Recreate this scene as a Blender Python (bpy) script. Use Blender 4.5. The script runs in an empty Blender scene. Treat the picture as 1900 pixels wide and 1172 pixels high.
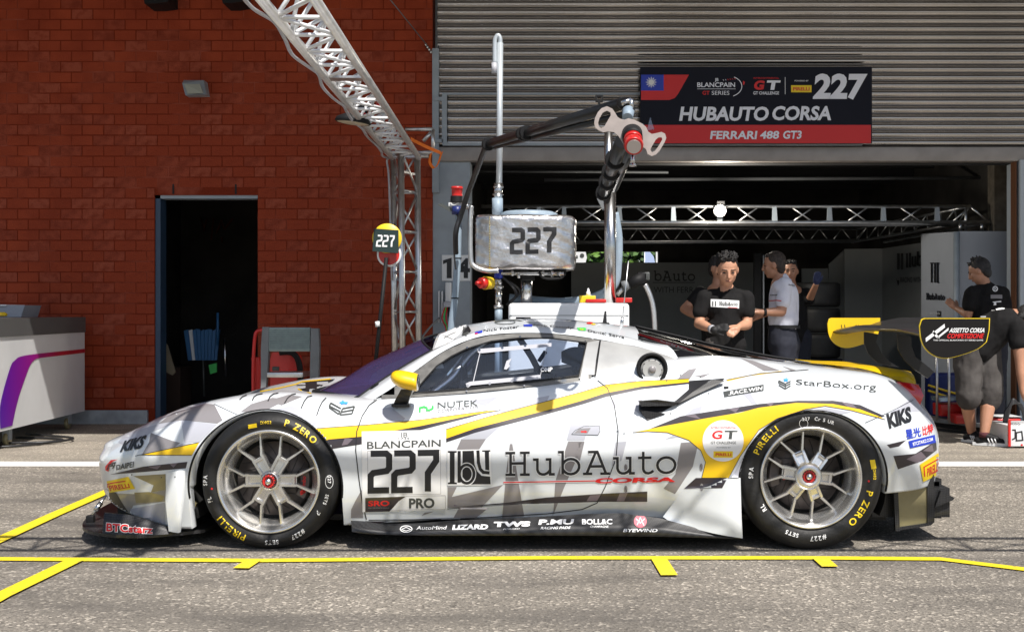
import bpy, bmesh, math, random
from mathutils import Vector, Matrix, geometry
from mathutils.bvhtree import BVHTree
random.seed(7)
sc = bpy.context.scene
COL = sc.collection
# ---------------------------------------------------------------- camera, world, sun, exposure
F, CX, CY, CH = 2070.0, 1035.0, 588.0, 1.15      # focal length and principal point in photo pixels, eye height
cam_d = bpy.data.cameras.new('camera'); cam = bpy.data.objects.new('camera', cam_d); COL.objects.link(cam)
cam.location = (0, 0, CH); cam.rotation_euler = (math.radians(90), 0, 0)
cam_d.sensor_width = 36; cam_d.lens = 36*F/1900; cam_d.shift_x = -(CX-950)/1900; cam_d.shift_y = (CY-586)/1900
cam_d.clip_start = 0.05; cam_d.clip_end = 3000
sc.camera = cam
SUNV = Vector((0.33, -0.65, 1.0)).normalized()    # towards the sun
w = bpy.data.worlds.new('World'); sc.world = w; w.use_nodes = True
nt = w.node_tree; bg = nt.nodes['Background']
sky = nt.nodes.new('ShaderNodeTexSky'); sky.sky_type = 'NISHITA'; sky.sun_disc = False
sky.sun_elevation = math.asin(SUNV.z); sky.sun_rotation = math.atan2(SUNV.x, SUNV.y)
sky.air_density = 1.0; sky.dust_density = 1.5
nt.links.new(sky.outputs[0], bg.inputs[0]); bg.inputs[1].default_value = 0.09
sd = bpy.data.lights.new('sun', 'SUN'); sun = bpy.data.objects.new('sun', sd); COL.objects.link(sun)
sd.energy = 5.0; sd.angle = math.radians(0.53); sd.color = (1, 0.955, 0.89)
sun.rotation_euler = SUNV.to_track_quat('Z', 'Y').to_euler(); sun.location = SUNV*30
sc.view_settings.view_transform = 'Standard'; sc.view_settings.look = 'None'
sc.view_settings.exposure = 0.33; sc.view_settings.gamma = 1; sc.view_settings.use_curve_mapping = False

# ---------------------------------------------------------------- helpers
def P(px, py, Y):
    "world point at depth Y that the photo shows at pixel (px, py)"
    return Vector(((px-CX)/F*Y, Y, CH-(py-CY)/F*Y))
def V(*a): return Vector(a)

def mat(name, col, rough=.6, metal=0, noise=0, nscale=20, bump=0, bscale=60, coat=0, emit=0, spec=None, col2=None,
        stretch=None, trans=0, detail=4, mask=(.35, .65), alpha=1):
    m = bpy.data.materials.new(name); m.use_nodes = True
    n = m.node_tree.nodes; l = m.node_tree.links; b = n['Principled BSDF']
    b.inputs['Base Color'].default_value = (*col, 1); b.inputs['Roughness'].default_value = rough
    b.inputs['Metallic'].default_value = metal
    if spec is not None: b.inputs['Specular IOR Level'].default_value = spec
    if coat: b.inputs['Coat Weight'].default_value = coat; b.inputs['Coat Roughness'].default_value = .04
    if trans: b.inputs['Transmission Weight'].default_value = trans
    if emit: b.inputs['Emission Color'].default_value = (*col, 1); b.inputs['Emission Strength'].default_value = emit
    tc = n.new('ShaderNodeTexCoord'); mp = n.new('ShaderNodeMapping'); l.new(tc.outputs['Object'], mp.inputs[0])
    if stretch: mp.inputs['Scale'].default_value = stretch
    if noise or col2:
        t = n.new('ShaderNodeTexNoise'); t.inputs['Scale'].default_value = nscale; t.inputs['Detail'].default_value = detail
        l.new(mp.outputs[0], t.inputs['Vector'])
        r = n.new('ShaderNodeMapRange'); r.inputs['From Min'].default_value = mask[0]; r.inputs['From Max'].default_value = mask[1]
        l.new(t.outputs[0], r.inputs['Value'])
        mx = n.new('ShaderNodeMix'); mx.data_type = 'RGBA'
        l.new(r.outputs[0], mx.inputs['Factor'])
        c2 = col2 if col2 else tuple(c*(1+noise) for c in col)
        c1 = col if col2 else tuple(c*(1-noise) for c in col)
        mx.inputs['A'].default_value = (*c1, 1); mx.inputs['B'].default_value = (*c2, 1)
        l.new(mx.outputs['Result'], b.inputs['Base Color'])
    if bump:
        t2 = n.new('ShaderNodeTexNoise'); t2.inputs['Scale'].default_value = bscale; t2.inputs['Detail'].default_value = 5
        l.new(mp.outputs[0], t2.inputs['Vector'])
        bp = n.new('ShaderNodeBump'); bp.inputs['Strength'].default_value = bump; bp.inputs['Distance'].default_value = .01
        l.new(t2.outputs[0], bp.inputs['Height']); l.new(bp.outputs[0], b.inputs['Normal'])
    return m

def glassmat(name, tint, refl=.04, rough=.02, gl=(1, 1, 1), film=None):
    "thin pane: tinted see-through, mirror gloss that grows at grazing angles, optional diffuse colour mixed in"
    m = bpy.data.materials.new(name); m.use_nodes = True
    n = m.node_tree.nodes; l = m.node_tree.links; n.clear()
    o = n.new('ShaderNodeOutputMaterial'); t = n.new('ShaderNodeBsdfTransparent'); t.inputs[0].default_value = (*tint, 1); base = t.outputs[0]
    if film:
        d = n.new('ShaderNodeBsdfDiffuse'); d.inputs[0].default_value = (*film[0], 1)
        mf = n.new('ShaderNodeMixShader'); mf.inputs[0].default_value = film[1]; l.new(t.outputs[0], mf.inputs[1]); l.new(d.outputs[0], mf.inputs[2]); base = mf.outputs[0]
    g = n.new('ShaderNodeBsdfGlossy'); g.inputs['Roughness'].default_value = rough; g.inputs[0].default_value = (*gl, 1)
    lw = n.new('ShaderNodeLayerWeight'); lw.inputs[0].default_value = .5
    pw = n.new('ShaderNodeMath'); pw.operation = 'POWER'; pw.inputs[1].default_value = 4; l.new(lw.outputs['Facing'], pw.inputs[0])
    ad = n.new('ShaderNodeMath'); ad.operation = 'MULTIPLY_ADD'; ad.inputs[1].default_value = .85; ad.inputs[2].default_value = refl; ad.use_clamp = True; l.new(pw.outputs[0], ad.inputs[0])
    mx = n.new('ShaderNodeMixShader'); l.new(ad.outputs[0], mx.inputs[0])
    l.new(base, mx.inputs[1]); l.new(g.outputs[0], mx.inputs[2]); l.new(mx.outputs[0], o.inputs[0])
    return m

def tag(o, label=None, cat=None, group=None, kind=None):
    if label: o['label'] = label
    if cat: o['category'] = cat
    if group: o['group'] = group
    if kind: o['kind'] = kind
    return o
def thing(name, loc, label, cat, group=None):
    o = bpy.data.objects.new(name, None); o.location = loc; o.empty_display_size = .1
    COL.objects.link(o); return tag(o, label, cat, group)
WM = {}
def wm(o):
    m = Matrix.Translation(o.location)
    return m if o.parent is None else WM[o.name]
def link(name, me, parent=None):
    o = bpy.data.objects.new(name, me); COL.objects.link(o)
    if parent is not None:
        o.parent = parent
        pm = Matrix.Translation(parent.location) if parent.parent is None else Matrix.Identity(4)
        o.matrix_parent_inverse = pm.inverted() if parent.parent is None else Matrix.Identity(4)
    return o

class MB:
    "mesh builder in world coordinates"
    def __init__(s): s.v = []; s.f = []; s.m = []; s.sm = []; s.mats = []
    def mi(s, m):
        if m is None: return 0
        if m not in s.mats: s.mats.append(m)
        return s.mats.index(m)
    def add(s, vs, fs, m=None, smooth=False):
        b = len(s.v); s.v += [tuple(x) for x in vs]; k = s.mi(m)
        for f in fs: s.f.append([b+i for i in f]); s.m.append(k); s.sm.append(smooth)
        return s
    def box(s, lo, hi, m=None):
        x0, y0, z0 = lo; x1, y1, z1 = hi
        vs = [(x0,y0,z0),(x1,y0,z0),(x1,y1,z0),(x0,y1,z0),(x0,y0,z1),(x1,y0,z1),(x1,y1,z1),(x0,y1,z1)]
        return s.add(vs, [(0,3,2,1),(4,5,6,7),(0,1,5,4),(1,2,6,5),(2,3,7,6),(3,0,4,7)], m)
    def bevbox(s, lo, hi, r, m=None):
        bm = bmesh.new()
        bmesh.ops.create_cube(bm, size=1)
        c = [(a+b)/2 for a, b in zip(lo, hi)]; d = [abs(b-a) for a, b in zip(lo, hi)]
        for v in bm.verts: v.co = Vector((c[0]+v.co.x*d[0], c[1]+v.co.y*d[1], c[2]+v.co.z*d[2]))
        bmesh.ops.bevel(bm, geom=list(bm.edges)+list(bm.verts), offset=min(r, min(d)*.49), segments=3, affect='EDGES', profile=.5)
        vs = [v.co.copy() for v in bm.verts]; bm.verts.index_update()
        fs = [[v.index for v in f.verts] for f in bm.faces]; bm.free()
        return s.add(vs, fs, m, True)
    def tube(s, p0, p1, r0, r1=None, n=12, m=None, cap=True):
        p0 = Vector(p0); p1 = Vector(p1); r1 = r0 if r1 is None else r1
        d = (p1-p0); q = d.to_track_quat('Z', 'Y'); vs = []
        for p, r in ((p0, r0), (p1, r1)):
            for i in range(n):
                a = 2*math.pi*i/n; vs.append(p + q @ Vector((math.cos(a)*r, math.sin(a)*r, 0)))
        fs = [(i, (i+1) % n, n+(i+1) % n, n+i) for i in range(n)]
        s.add(vs, fs, m, True)
        if cap:
            b = len(s.v)-2*n; k = s.mi(m)
            s.f.append([b+i for i in range(n)][::-1]); s.f.append([b+n+i for i in range(n)]); s.m += [k, k]; s.sm += [False, False]
        return s
    def pipe(s, pts, r, n=10, m=None, smooth_path=True, radii=None):
        pts = [Vector(p) for p in pts]
        if smooth_path and len(pts) > 2: pts, radii = resamp(pts, 6, radii)
        vs = []; N = len(pts); prev = None
        for i, p in enumerate(pts):
            t = (pts[min(i+1, N-1)]-pts[max(i-1, 0)]).normalized()
            if prev is None:
                a = t.orthogonal().normalized()
            else:
                a = (prev - t*prev.dot(t)).normalized()
            prev = a; b = t.cross(a); rr = radii[i] if radii else r
            for k in range(n):
                an = 2*math.pi*k/n; vs.append(p + (a*math.cos(an)+b*math.sin(an))*rr)
        fs = [(i*n+k, i*n+(k+1) % n, (i+1)*n+(k+1) % n, (i+1)*n+k) for i in range(N-1) for k in range(n)]
        fs += [tuple(range(n))[::-1], tuple((N-1)*n+k for k in range(n))]
        return s.add(vs, fs, m, True)
    def lathe(s, prof, c, axis='Y', n=64, m=None, smooth=True):
        "prof: list of (r, h) along the axis from centre c"
        vs = []; c = Vector(c)
        for r, h in prof:
            for i in range(n):
                a = 2*math.pi*i/n; u, w_ = math.cos(a)*r, math.sin(a)*r
                if axis == 'Y': vs.append(c+Vector((u, h, w_)))
                elif axis == 'Z': vs.append(c+Vector((u, w_, h)))
                else: vs.append(c+Vector((h, u, w_)))
        fs = [(j*n+i, j*n+(i+1) % n, (j+1)*n+(i+1) % n, (j+1)*n+i) for j in range(len(prof)-1) for i in range(n)]
        return s.add(vs, fs, m, smooth)
    def sphere(s, c, r, sc_=(1, 1, 1), n=12, m=None, rot=None):
        vs = []; fs = []; c = Vector(c)
        for j in range(n+1):
            th = math.pi*j/n
            for i in range(2*n):
                ph = math.pi*i/n
                v = Vector((math.sin(th)*math.cos(ph)*r*sc_[0], math.sin(th)*math.sin(ph)*r*sc_[1], math.cos(th)*r*sc_[2]))
                if rot is not None: v = rot @ v
                vs.append(c+v)
        for j in range(n):
            for i in range(2*n): fs.append((j*2*n+i, (j+1)*2*n+i, (j+1)*2*n+(i+1) % (2*n), j*2*n+(i+1) % (2*n)))
        return s.add(vs, fs, m, True)
    def prism(s, pts, depth, m=None, holes=(), dirv=(0, 1, 0)):
        "pts: coplanar world points; extruded by depth along dirv"
        d = Vector(dirv)*depth; loops = [[Vector(p) for p in pts]]+[[Vector(p) for p in h] for h in holes]
        tr = geometry.tessellate_polygon(loops); flat = [p for lp in loops for p in lp]; N = len(flat)
        s.add(flat+[p+d for p in flat], [tuple(t) for t in tr]+[tuple(N+i for i in t)[::-1] for t in tr], m)
        b = len(s.v)-2*N; k = s.mi(m); o = 0
        for lp in loops:
            L = len(lp)
            for i in range(L): s.f.append([b+o+i, b+o+(i+1) % L, b+N+o+(i+1) % L, b+N+o+i]); s.m.append(k); s.sm.append(False)
            o += L
        return s
    def grid(s, rows, m=None, smooth=True, close=False):
        nv = len(rows); nu = len(rows[0]); vs = [p for r in rows for p in r]
        fs = [(j*nu+i, j*nu+i+1, (j+1)*nu+i+1, (j+1)*nu+i) for j in range(nv-1) for i in range(nu-1)]
        return s.add(vs, fs, m, smooth)
    def build(s, name, m=None, parent=None, recalc=True, merge=False, smooth=None, kind=None):
        me = bpy.data.meshes.new(name)
        me.from_pydata(s.v, [], s.f)
        mats = s.mats if s.mats else [m]
        for x in mats: me.materials.append(x)
        me.polygons.foreach_set('material_index', s.m)
        me.polygons.foreach_set('use_smooth', [smooth if smooth is not None else x for x in s.sm])
        if recalc or merge:
            bm = bmesh.new(); bm.from_mesh(me)
            if merge: bmesh.ops.remove_doubles(bm, verts=bm.verts, dist=1e-5)
            if recalc: bmesh.ops.recalc_face_normals(bm, faces=bm.faces)
            bm.to_mesh(me); bm.free()
        me.update()
        o = link(name, me, parent)
        if kind: o['kind'] = kind
        return o

def cr(p0, p1, p2, p3, t):
    return 0.5*((2*p1)+(p2-p0)*t+(2*p0-5*p1+4*p2-p3)*t*t+(3*p1-p0-3*p2+p3)*t*t*t)
def resamp(pts, k, radii=None):
    out = []; rr = []; N = len(pts)
    for i in range(N-1):
        a, b, c, d = pts[max(i-1, 0)], pts[i], pts[i+1], pts[min(i+2, N-1)]
        for j in range(k):
            t = j/k; out.append(cr(a, b, c, d, t))
            if radii: rr.append(radii[i]*(1-t)+radii[i+1]*t)
    out.append(pts[-1])
    if radii: rr.append(radii[-1])
    return out, (rr if radii else None)
def evenly(pts, n, smooth=True):
    "resample a polyline of vectors to n points by arc length"
    pts = [Vector(p) for p in pts]
    if smooth and len(pts) > 2: pts, _ = resamp(pts, 8)
    L = [0]
    for a, b in zip(pts, pts[1:]): L.append(L[-1]+(b-a).length)
    out = []; j = 0
    for i in range(n):
        t = L[-1]*i/(n-1)
        while j < len(L)-2 and L[j+1] < t: j += 1
        f = (t-L[j])/max(L[j+1]-L[j], 1e-9); out.append(pts[j].lerp(pts[j+1], min(max(f, 0), 1)))
    return out
def pchip(xs, ys):
    n = len(xs); h = [xs[i+1]-xs[i] for i in range(n-1)]; d = [(ys[i+1]-ys[i])/h[i] for i in range(n-1)]
    m = [d[0]]+[0]*(n-2)+[d[-1]]
    for i in range(1, n-1):
        if d[i-1]*d[i] > 0:
            w1 = 2*h[i]+h[i-1]; w2 = h[i]+2*h[i-1]; m[i] = (w1+w2)/(w1/d[i-1]+w2/d[i])
    def f(x):
        if x <= xs[0]: return ys[0]
        if x >= xs[-1]: return ys[-1]
        i = 0
        while xs[i+1] < x: i += 1
        t = (x-xs[i])/h[i]
        return ((2*t**3-3*t**2+1)*ys[i]+(t**3-2*t**2+t)*h[i]*m[i]+(-2*t**3+3*t**2)*ys[i+1]+(t**3-t**2)*h[i]*m[i+1])
    return f
def copy_tree(o, loc=None, parent=None, label=None):
    kids = [c for c in bpy.data.objects if c.parent == o]
    c = o.copy(); COL.objects.link(c)
    if parent is not None: c.parent = parent
    if loc is not None: c.location = loc
    if label: c['label'] = label
    for k in kids: copy_tree(k, parent=c)
    return c

# ---- flat drawings in photo pixels, wrapped on to surfaces
class Draw:
    "triangles in pixel coordinates with a material each; laid on to a surface"
    def __init__(s): s.items = []; s.marks = []
    def part(s, name): s.marks.append((len(s.items), name)); return s
    def poly(s, pts, m, holes=()):
        loops = [[Vector((x, y, 0)) for x, y in pts]]+[[Vector((x, y, 0)) for x, y in h] for h in holes]
        tr = geometry.tessellate_polygon(loops); s.items.append(([ (p.x, p.y) for lp in loops for p in lp], [tuple(t) for t in tr], m)); return s
    def stroke(s, pts, wd, m, closed=False):
        pts = [Vector(p) for p in pts]; N = len(pts); L = []; R = []
        for i in range(N):
            a = pts[(i-1) % N] if (closed or i > 0) else None; c = pts[(i+1) % N] if (closed or i < N-1) else None; b = pts[i]
            d1 = (b-a).normalized() if a is not None else None; d2 = (c-b).normalized() if c is not None else None
            if d1 is None: d1 = d2
            if d2 is None: d2 = d1
            n1 = Vector((-d1.y, d1.x)); n2 = Vector((-d2.y, d2.x)); nn = (n1+n2)
            if nn.length < .1: nn = n1.copy()
            nn.normalize(); k = 1/max(nn.dot(n1), .5)
            L.append(b+nn*wd/2*k); R.append(b-nn*wd/2*k)
        vs = [(p.x, p.y) for p in L+R]
        fs = []
        for i in range(N if closed else N-1):
            j = (i+1) % N; fs.append((i, j, N+j, N+i))
        s.items.append((vs, fs, m)); return s
    def text(s, string, quad, m, bold=0, shear=0):
        "quad: tl, tr, br, bl pixel corners the text is fitted to"
        vs, fs = text_mesh(string, bold, shear)
        if not vs: return s
        x0 = min(v[0] for v in vs); x1 = max(v[0] for v in vs); y0 = min(v[1] for v in vs); y1 = max(v[1] for v in vs)
        tl, tr, br, bl = [Vector(q) for q in quad]; out = []
        for x, y in vs:
            u = (x-x0)/(x1-x0); v = (y-y0)/max(y1-y0, 1e-6)
            p = (bl.lerp(br, u)).lerp(tl.lerp(tr, u), v); out.append((p.x, p.y))
        s.items.append((out, fs, m)); return s
    def glyphs(s, string, quad, m, wd, gap=.25):
        "own stroke lettering (slab serif or squared numerals) fitted to the quad; wd = stroke width in pixels"
        tl, tr, br, bl = [Vector(q) for q in quad]; adv = []; x = 0
        for ch in string:
            g = GL[ch]; adv.append(x); x += g[0]+gap
        W = x-gap
        for ch, a in zip(string, adv):
            for line in GL[ch][1]:
                pts = []
                for (gx, gy) in line:
                    u = (a+gx)/W; p = bl.lerp(br, u).lerp(tl.lerp(tr, u), gy); pts.append((p.x, p.y))
                cl = len(pts) > 3 and (Vector(pts[0])-Vector(pts[-1])).length < .01
                s.stroke(pts[:-1] if cl else pts, wd, m, cl)
        return s
    def lay(s, name, surf, off, parent, step=8, kind=None, maxdy=.12):
        "surf: BVH to wrap round, or a number: the depth of a flat upright face"
        runs = {}; placed = []; order = []
        for it, (vs, fs, m) in enumerate(s.items):
            key = (-1, name)
            for k_, nm_ in s.marks:
                if it >= k_: key = (k_, nm_)
            if key not in runs: runs[key] = MB(); order.append(key)
            mb = runs[key]
            # a print that overlaps an earlier one of another colour lies one film higher
            bb = (min(v[0] for v in vs), max(v[0] for v in vs), min(v[1] for v in vs), max(v[1] for v in vs)); lv = 0
            for q, mq, lq in placed:
                if bb[0] < q[1] and bb[1] > q[0] and bb[2] < q[3] and bb[3] > q[2]: lv = max(lv, lq+(mq is not m))
            placed.append((bb, m, lv)); film = .00018*lv
            bm = bmesh.new(); bv = [bm.verts.new((x, y, 0)) for x, y in vs]
            for f in fs:
                try: bm.faces.new([bv[i] for i in f])
                except ValueError: pass
            if not isinstance(surf, (int, float)):
                xs = [v[0] for v in vs]; ys = [v[1] for v in vs]
                for lo, hi, no in ((min(xs), max(xs), (1, 0, 0)), (min(ys), max(ys), (0, 1, 0))):
                    k = math.ceil(lo/step)*step
                    while k < hi:
                        if k > lo:
                            g = list(bm.verts)+list(bm.edges)+list(bm.faces)
                            bmesh.ops.bisect_plane(bm, geom=g, plane_co=(k, k, 0), plane_no=no, dist=1e-4)
                        k += step
            pts = []
            bm.verts.index_update()
            for v in bm.verts:
                if isinstance(surf, (int, float)): pts.append(P(v.co.x, v.co.y, surf-off-film*3)); continue
                o = Vector((0, 0, CH)); d = (P(v.co.x, v.co.y, 10)-o).normalized()
                h = surf.ray_cast(o, d)
                if h[0] is None: pts.append(None)
                else:
                    n = h[1] if h[1].dot(d) < 0 else -h[1]
                    pts.append(h[0]+n*(off+film))
            idx = {}; ov = []; of = []
            for f in bm.faces:
                q = [pts[v.index] for v in f.verts]
                if any(p is None for p in q): continue
                yy = [p.y for p in q]
                if max(yy)-min(yy) > maxdy: continue
                ids = []
                for v in f.verts:
                    if v.index not in idx: idx[v.index] = len(ov); ov.append(pts[v.index])
                    ids.append(idx[v.index])
                of.append(ids)
            bm.free()
            if of: mb.add(ov, of, m, not isinstance(surf, (int, float)))
        o = None
        for key in order:
            mb = runs[key]
            if not mb.f: print('EMPTY DRAW', key[1]); continue
            o = mb.build(key[1], None, parent, recalc=False)   # faces look towards the camera side
            me = o.data
            c = Vector((0, 0, CH)); bad = [p.index for p in me.polygons if p.normal.dot(p.center-c) > 0]
            if bad:
                bm = bmesh.new(); bm.from_mesh(me); bm.faces.ensure_lookup_table()
                bmesh.ops.reverse_faces(bm, faces=[bm.faces[i] for i in bad]); bm.to_mesh(me); bm.free()
            if kind: o['kind'] = kind
        return o
_tm = {}
def text_mesh(string, bold=0, shear=0):
    k = (string, bold, shear)
    if k not in _tm:
        c = bpy.data.curves.new('t', 'FONT'); c.body = string; c.offset = bold; c.shear = shear; c.resolution_u = 3
        o = bpy.data.objects.new('t', c); COL.objects.link(o)
        dg = bpy.context.evaluated_depsgraph_get(); me = o.evaluated_get(dg).to_mesh()
        _tm[k] = ([(v.co.x, v.co.y) for v in me.vertices], [tuple(p.vertices) for p in me.polygons])
        o.evaluated_get(dg).to_mesh_clear(); bpy.data.objects.remove(o); bpy.data.curves.remove(c)
    return _tm[k]
def arc(cx, cy, rx, ry, a0, a1, n=14):
    return [(cx+rx*math.cos(math.radians(a0+(a1-a0)*i/n)), cy+ry*math.sin(math.radians(a0+(a1-a0)*i/n))) for i in range(n+1)]
def rect(x0, y0, x1, y1): return [(x0, y0), (x1, y0), (x1, y1), (x0, y1)]
def Q(x0, y0, x1, y1, dy=0, sl=0):
    "quad for text: box, right end shifted down by dy, top shifted right by sl"
    return ((x0+sl, y0), (x1+sl, y0+dy), (x1, y1+dy), (x0, y1))
GL = {  # width, strokes (unit height, y up)
 '2': (.62, [[(0, 1), (.52, 1), (.62, .93), (.62, .60), (.54, .525), (.09, .475), (0, .40), (0, 0), (.62, 0)]]),
 '7': (.62, [[(0, 1), (.62, 1), (.62, .78), (.34, .45), (.34, -.05)]]),
 'H': (.95, [[(.2, 0), (.2, 1)], [(.75, 0), (.75, 1)], [(.2, .52), (.75, .52)], [(0, 0), (.38, 0)], [(.57, 0), (.95, 0)], [(0, 1), (.38, 1)], [(.57, 1), (.95, 1)]]),
 'u': (.85, [[(0, .68), (.17, .68), (.17, .22), (.20, .12), (.26, .04), (.35, 0), (.45, 0), (.55, .05), (.62, .12), (.67, .2)], [(.5, .68), (.67, .68), (.67, 0), (.85, 0)]]),
 'b': (.85, [[(0, 1), (.18, 1), (.18, 0)], [(.18, .42)]+[(.50+.33*math.cos(math.radians(a)), .34+.345*math.sin(math.radians(a))) for a in range(150, -151, -20)]+[(.18, .24)]]),
 'A': (1.05, [[(.2, .98), (.56, .98), (.9, 0)], [(.5, .98), (.14, 0)], [(.28, .33), (.76, .33)], [(0, 0), (.36, 0)], [(.68, 0), (1.05, 0)]]),
 't': (.6, [[(.2, .95), (.2, .18), (.23, .08), (.3, .01), (.4, -.01), (.5, .02), (.6, .10)], [(0, .68), (.52, .68)]]),
 'o': (.75, [[(.375+.35*math.cos(a*math.pi/10), .34+.34*math.sin(a*math.pi/10)) for a in range(21)]]),
}
class Cr:
    "photo crop: turns crop coordinates into photo pixels"
    def __init__(s, ox, oy, k): s.o = (ox, oy, k)
    def __call__(s, *pts): return [(s.o[0]+x/s.o[2], s.o[1]+y/s.o[2]) for x, y in pts]
cA = Cr(130, 660, 2.931); cB = Cr(560, 570, 3.393); cC = Cr(620, 760, 3.8); cD = Cr(1080, 600, 2.725); cE = Cr(1340, 650, 2.93)
# ---------------------------------------------------------------- materials
def asphalt(name, c1, c2, stain, scale=260):
    m = bpy.data.materials.new(name); m.use_nodes = True; n = m.node_tree.nodes; l = m.node_tree.links; b = n['Principled BSDF']
    tc = n.new('ShaderNodeTexCoord')
    def noise(sc_, det, st=None, rough=.5):
        t = n.new('ShaderNodeTexNoise'); t.inputs['Scale'].default_value = sc_; t.inputs['Detail'].default_value = det; t.inputs['Roughness'].default_value = rough
        mp = n.new('ShaderNodeMapping'); l.new(tc.outputs['Object'], mp.inputs[0])
        if st: mp.inputs['Scale'].default_value = st
        l.new(mp.outputs[0], t.inputs['Vector']); return t
    def rng(o, a, b_, c=0, d=1):
        r = n.new('ShaderNodeMapRange'); r.inputs[1].default_value = a; r.inputs[2].default_value = b_; r.inputs[3].default_value = c; r.inputs[4].default_value = d
        l.new(o, r.inputs[0]); return r.outputs[0]
    def mix(f, a, b_, bt='MIX'):
        x = n.new('ShaderNodeMix'); x.data_type = 'RGBA'; x.blend_type = bt
        if isinstance(f, (int, float)): x.inputs['Factor'].default_value = f
        else: l.new(f, x.inputs['Factor'])
        for k, q in (('A', a), ('B', b_)):
            if isinstance(q, tuple): x.inputs[k].default_value = (*q, 1)
            else: l.new(q, x.inputs[k])
        return x.outputs['Result']
    big = noise(1.6, 5, (1, 1, 1)); grain = noise(scale*.55, 3, None, .8); streak = noise(1.1, 8, (.55, 2.0, 1), .62)
    vor = n.new('ShaderNodeTexVoronoi'); vor.inputs['Scale'].default_value = scale*.5; l.new(tc.outputs['Object'], vor.inputs['Vector'])
    c = mix(rng(grain.outputs[0], .38, .62), c1, c2)
    vc = n.new('ShaderNodeSeparateColor'); l.new(vor.outputs['Color'], vc.inputs[0])
    c = mix(rng(vc.outputs[0], .86, .93, 0, .65), c, tuple(min(1, x*2.1) for x in c2))
    c = mix(rng(vc.outputs[1], .8, .9, 0, .55), c, tuple(x*.35 for x in c1))
    c = mix(rng(streak.outputs[0], .46, .64, 0, .7), c, stain)
    spot = noise(5.5, 4, (1, 1, 1)); c = mix(rng(spot.outputs[0], .66, .72, 0, .45), c, tuple(x*.35 for x in c1))
    c = mix(rng(big.outputs[0], .35, .7, 0, .35), c, tuple(x*.62 for x in c1))
    l.new(c, b.inputs['Base Color']); b.inputs['Roughness'].default_value = .85
    bp = n.new('ShaderNodeBump'); bp.inputs['Strength'].default_value = .7; bp.inputs['Distance'].default_value = .006
    l.new(vor.outputs['Distance'], bp.inputs['Height']); l.new(bp.outputs[0], b.inputs['Normal'])
    return m
M = {}
M['asphalt'] = asphalt('asphalt', (.135, .120, .100), (.335, .298, .25), (.085, .076, .068), 170)
M['apron'] = asphalt('apron_concrete', (.25, .22, .18), (.36, .32, .26), (.17, .15, .13), 200)
M['tape'] = mat('yellow_line_paint', (.78, .60, .02), .55, col2=(.42, .36, .06), nscale=26, detail=8, mask=(.60, .74))
M['whiteline'] = mat('white_line_paint', (.78, .77, .74), .6, col2=(.45, .43, .40), nscale=18, detail=8, mask=(.60, .78))
M['brick'] = mat('painted_brick', (.235, .033, .011), .7, col2=(.32, .050, .017), nscale=3.2, bump=.5, bscale=70, mask=(.3, .7), spec=.2)
M['brick2'] = mat('painted_brick_dull', (.20, .031, .013), .75, spec=.2, col2=(.30, .056, .026), nscale=9, bump=.6, bscale=60, mask=(.35, .65))
M['brick3'] = mat('painted_brick_chalky', (.31, .066, .034), .8, spec=.2, col2=(.22, .034, .014), nscale=14, bump=.6, bscale=90, mask=(.45, .7))
M['joint'] = mat('painted_joint', (.185, .026, .010), .85, spec=.1, col2=(.33, .080, .048), nscale=2.2, mask=(.52, .70), detail=6, bump=.4, bscale=120)
M['steel'] = mat('galvanised_slat', (.43, .41, .395), .20, 1.0, noise=.12, nscale=2, stretch=(.4, 3, 3))
M['greysteel'] = mat('grey_blue_paint', (.30, .34, .38), .42, noise=.08, nscale=6)
M['lintel'] = mat('lintel_metal', (.30, .27, .25), .5, .4, noise=.1, nscale=5)
M['kerb'] = mat('kerb_concrete', (.30, .33, .36), .7, noise=.18, nscale=8, bump=.2)
M['black'] = mat('matt_black', (.010, .010, .011), .6, spec=.25)
M['blackgloss'] = mat('gloss_black', (.012, .012, .013), .32, spec=.4)
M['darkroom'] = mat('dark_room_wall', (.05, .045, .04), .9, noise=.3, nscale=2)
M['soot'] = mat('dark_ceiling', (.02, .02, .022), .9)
M['alu'] = mat('aluminium_tube', (.66, .66, .66), .36, 1.0, noise=.10, nscale=14)
M['chrome'] = mat('polished_steel', (.56, .56, .56), .24, 1.0, noise=.1, nscale=8)
M['foil'] = mat('crinkled_foil', (.70, .68, .68), .30, 1.0, noise=.12, nscale=9, bump=1.0, bscale=16)
M['paint'] = mat('white_car_paint', (.68, .71, .735), .28, coat=.9, noise=.02, nscale=3)
M['pearl'] = mat('silver_pillar_paint', (.50, .50, .49), .35, .35, coat=.4, noise=.1, nscale=7)
M['yellow'] = mat('yellow_wrap', (.83, .52, .004), .38, coat=.35)
M['g1'] = mat('wrap_pale_grey', (.43, .435, .48), .35, coat=.4)
M['g2'] = mat('wrap_mid_grey', (.235, .22, .225), .35, coat=.4)
M['g3'] = mat('wrap_warm_grey', (.30, .28, .25), .35, coat=.4)
M['gold'] = mat('wrap_olive_gold', (.29, .255, .14), .32, .3, coat=.4, noise=.2, nscale=5)
M['dk'] = mat('wrap_dark_plum', (.030, .023, .028), .35, coat=.4)
M['dk2'] = mat('wrap_plum_facet', (.15, .12, .14), .35, coat=.4)
M['ink'] = mat('black_print', (.012, .012, .014), .45)
M['inkg'] = mat('charcoal_print', (.06, .065, .062), .45)
M['white'] = mat('white_print', (.78, .78, .78), .45)
M['red'] = mat('red_print', (.62, .012, .012), .45)
M['blue'] = mat('blue_print', (.015, .04, .42), .45)
M['sky'] = mat('light_blue_print', (.06, .36, .80), .45)
M['green'] = mat('green_print', (.05, .55, .10), .45)
M['yel'] = mat('yellow_print', (.82, .58, .01), .5)
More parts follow.
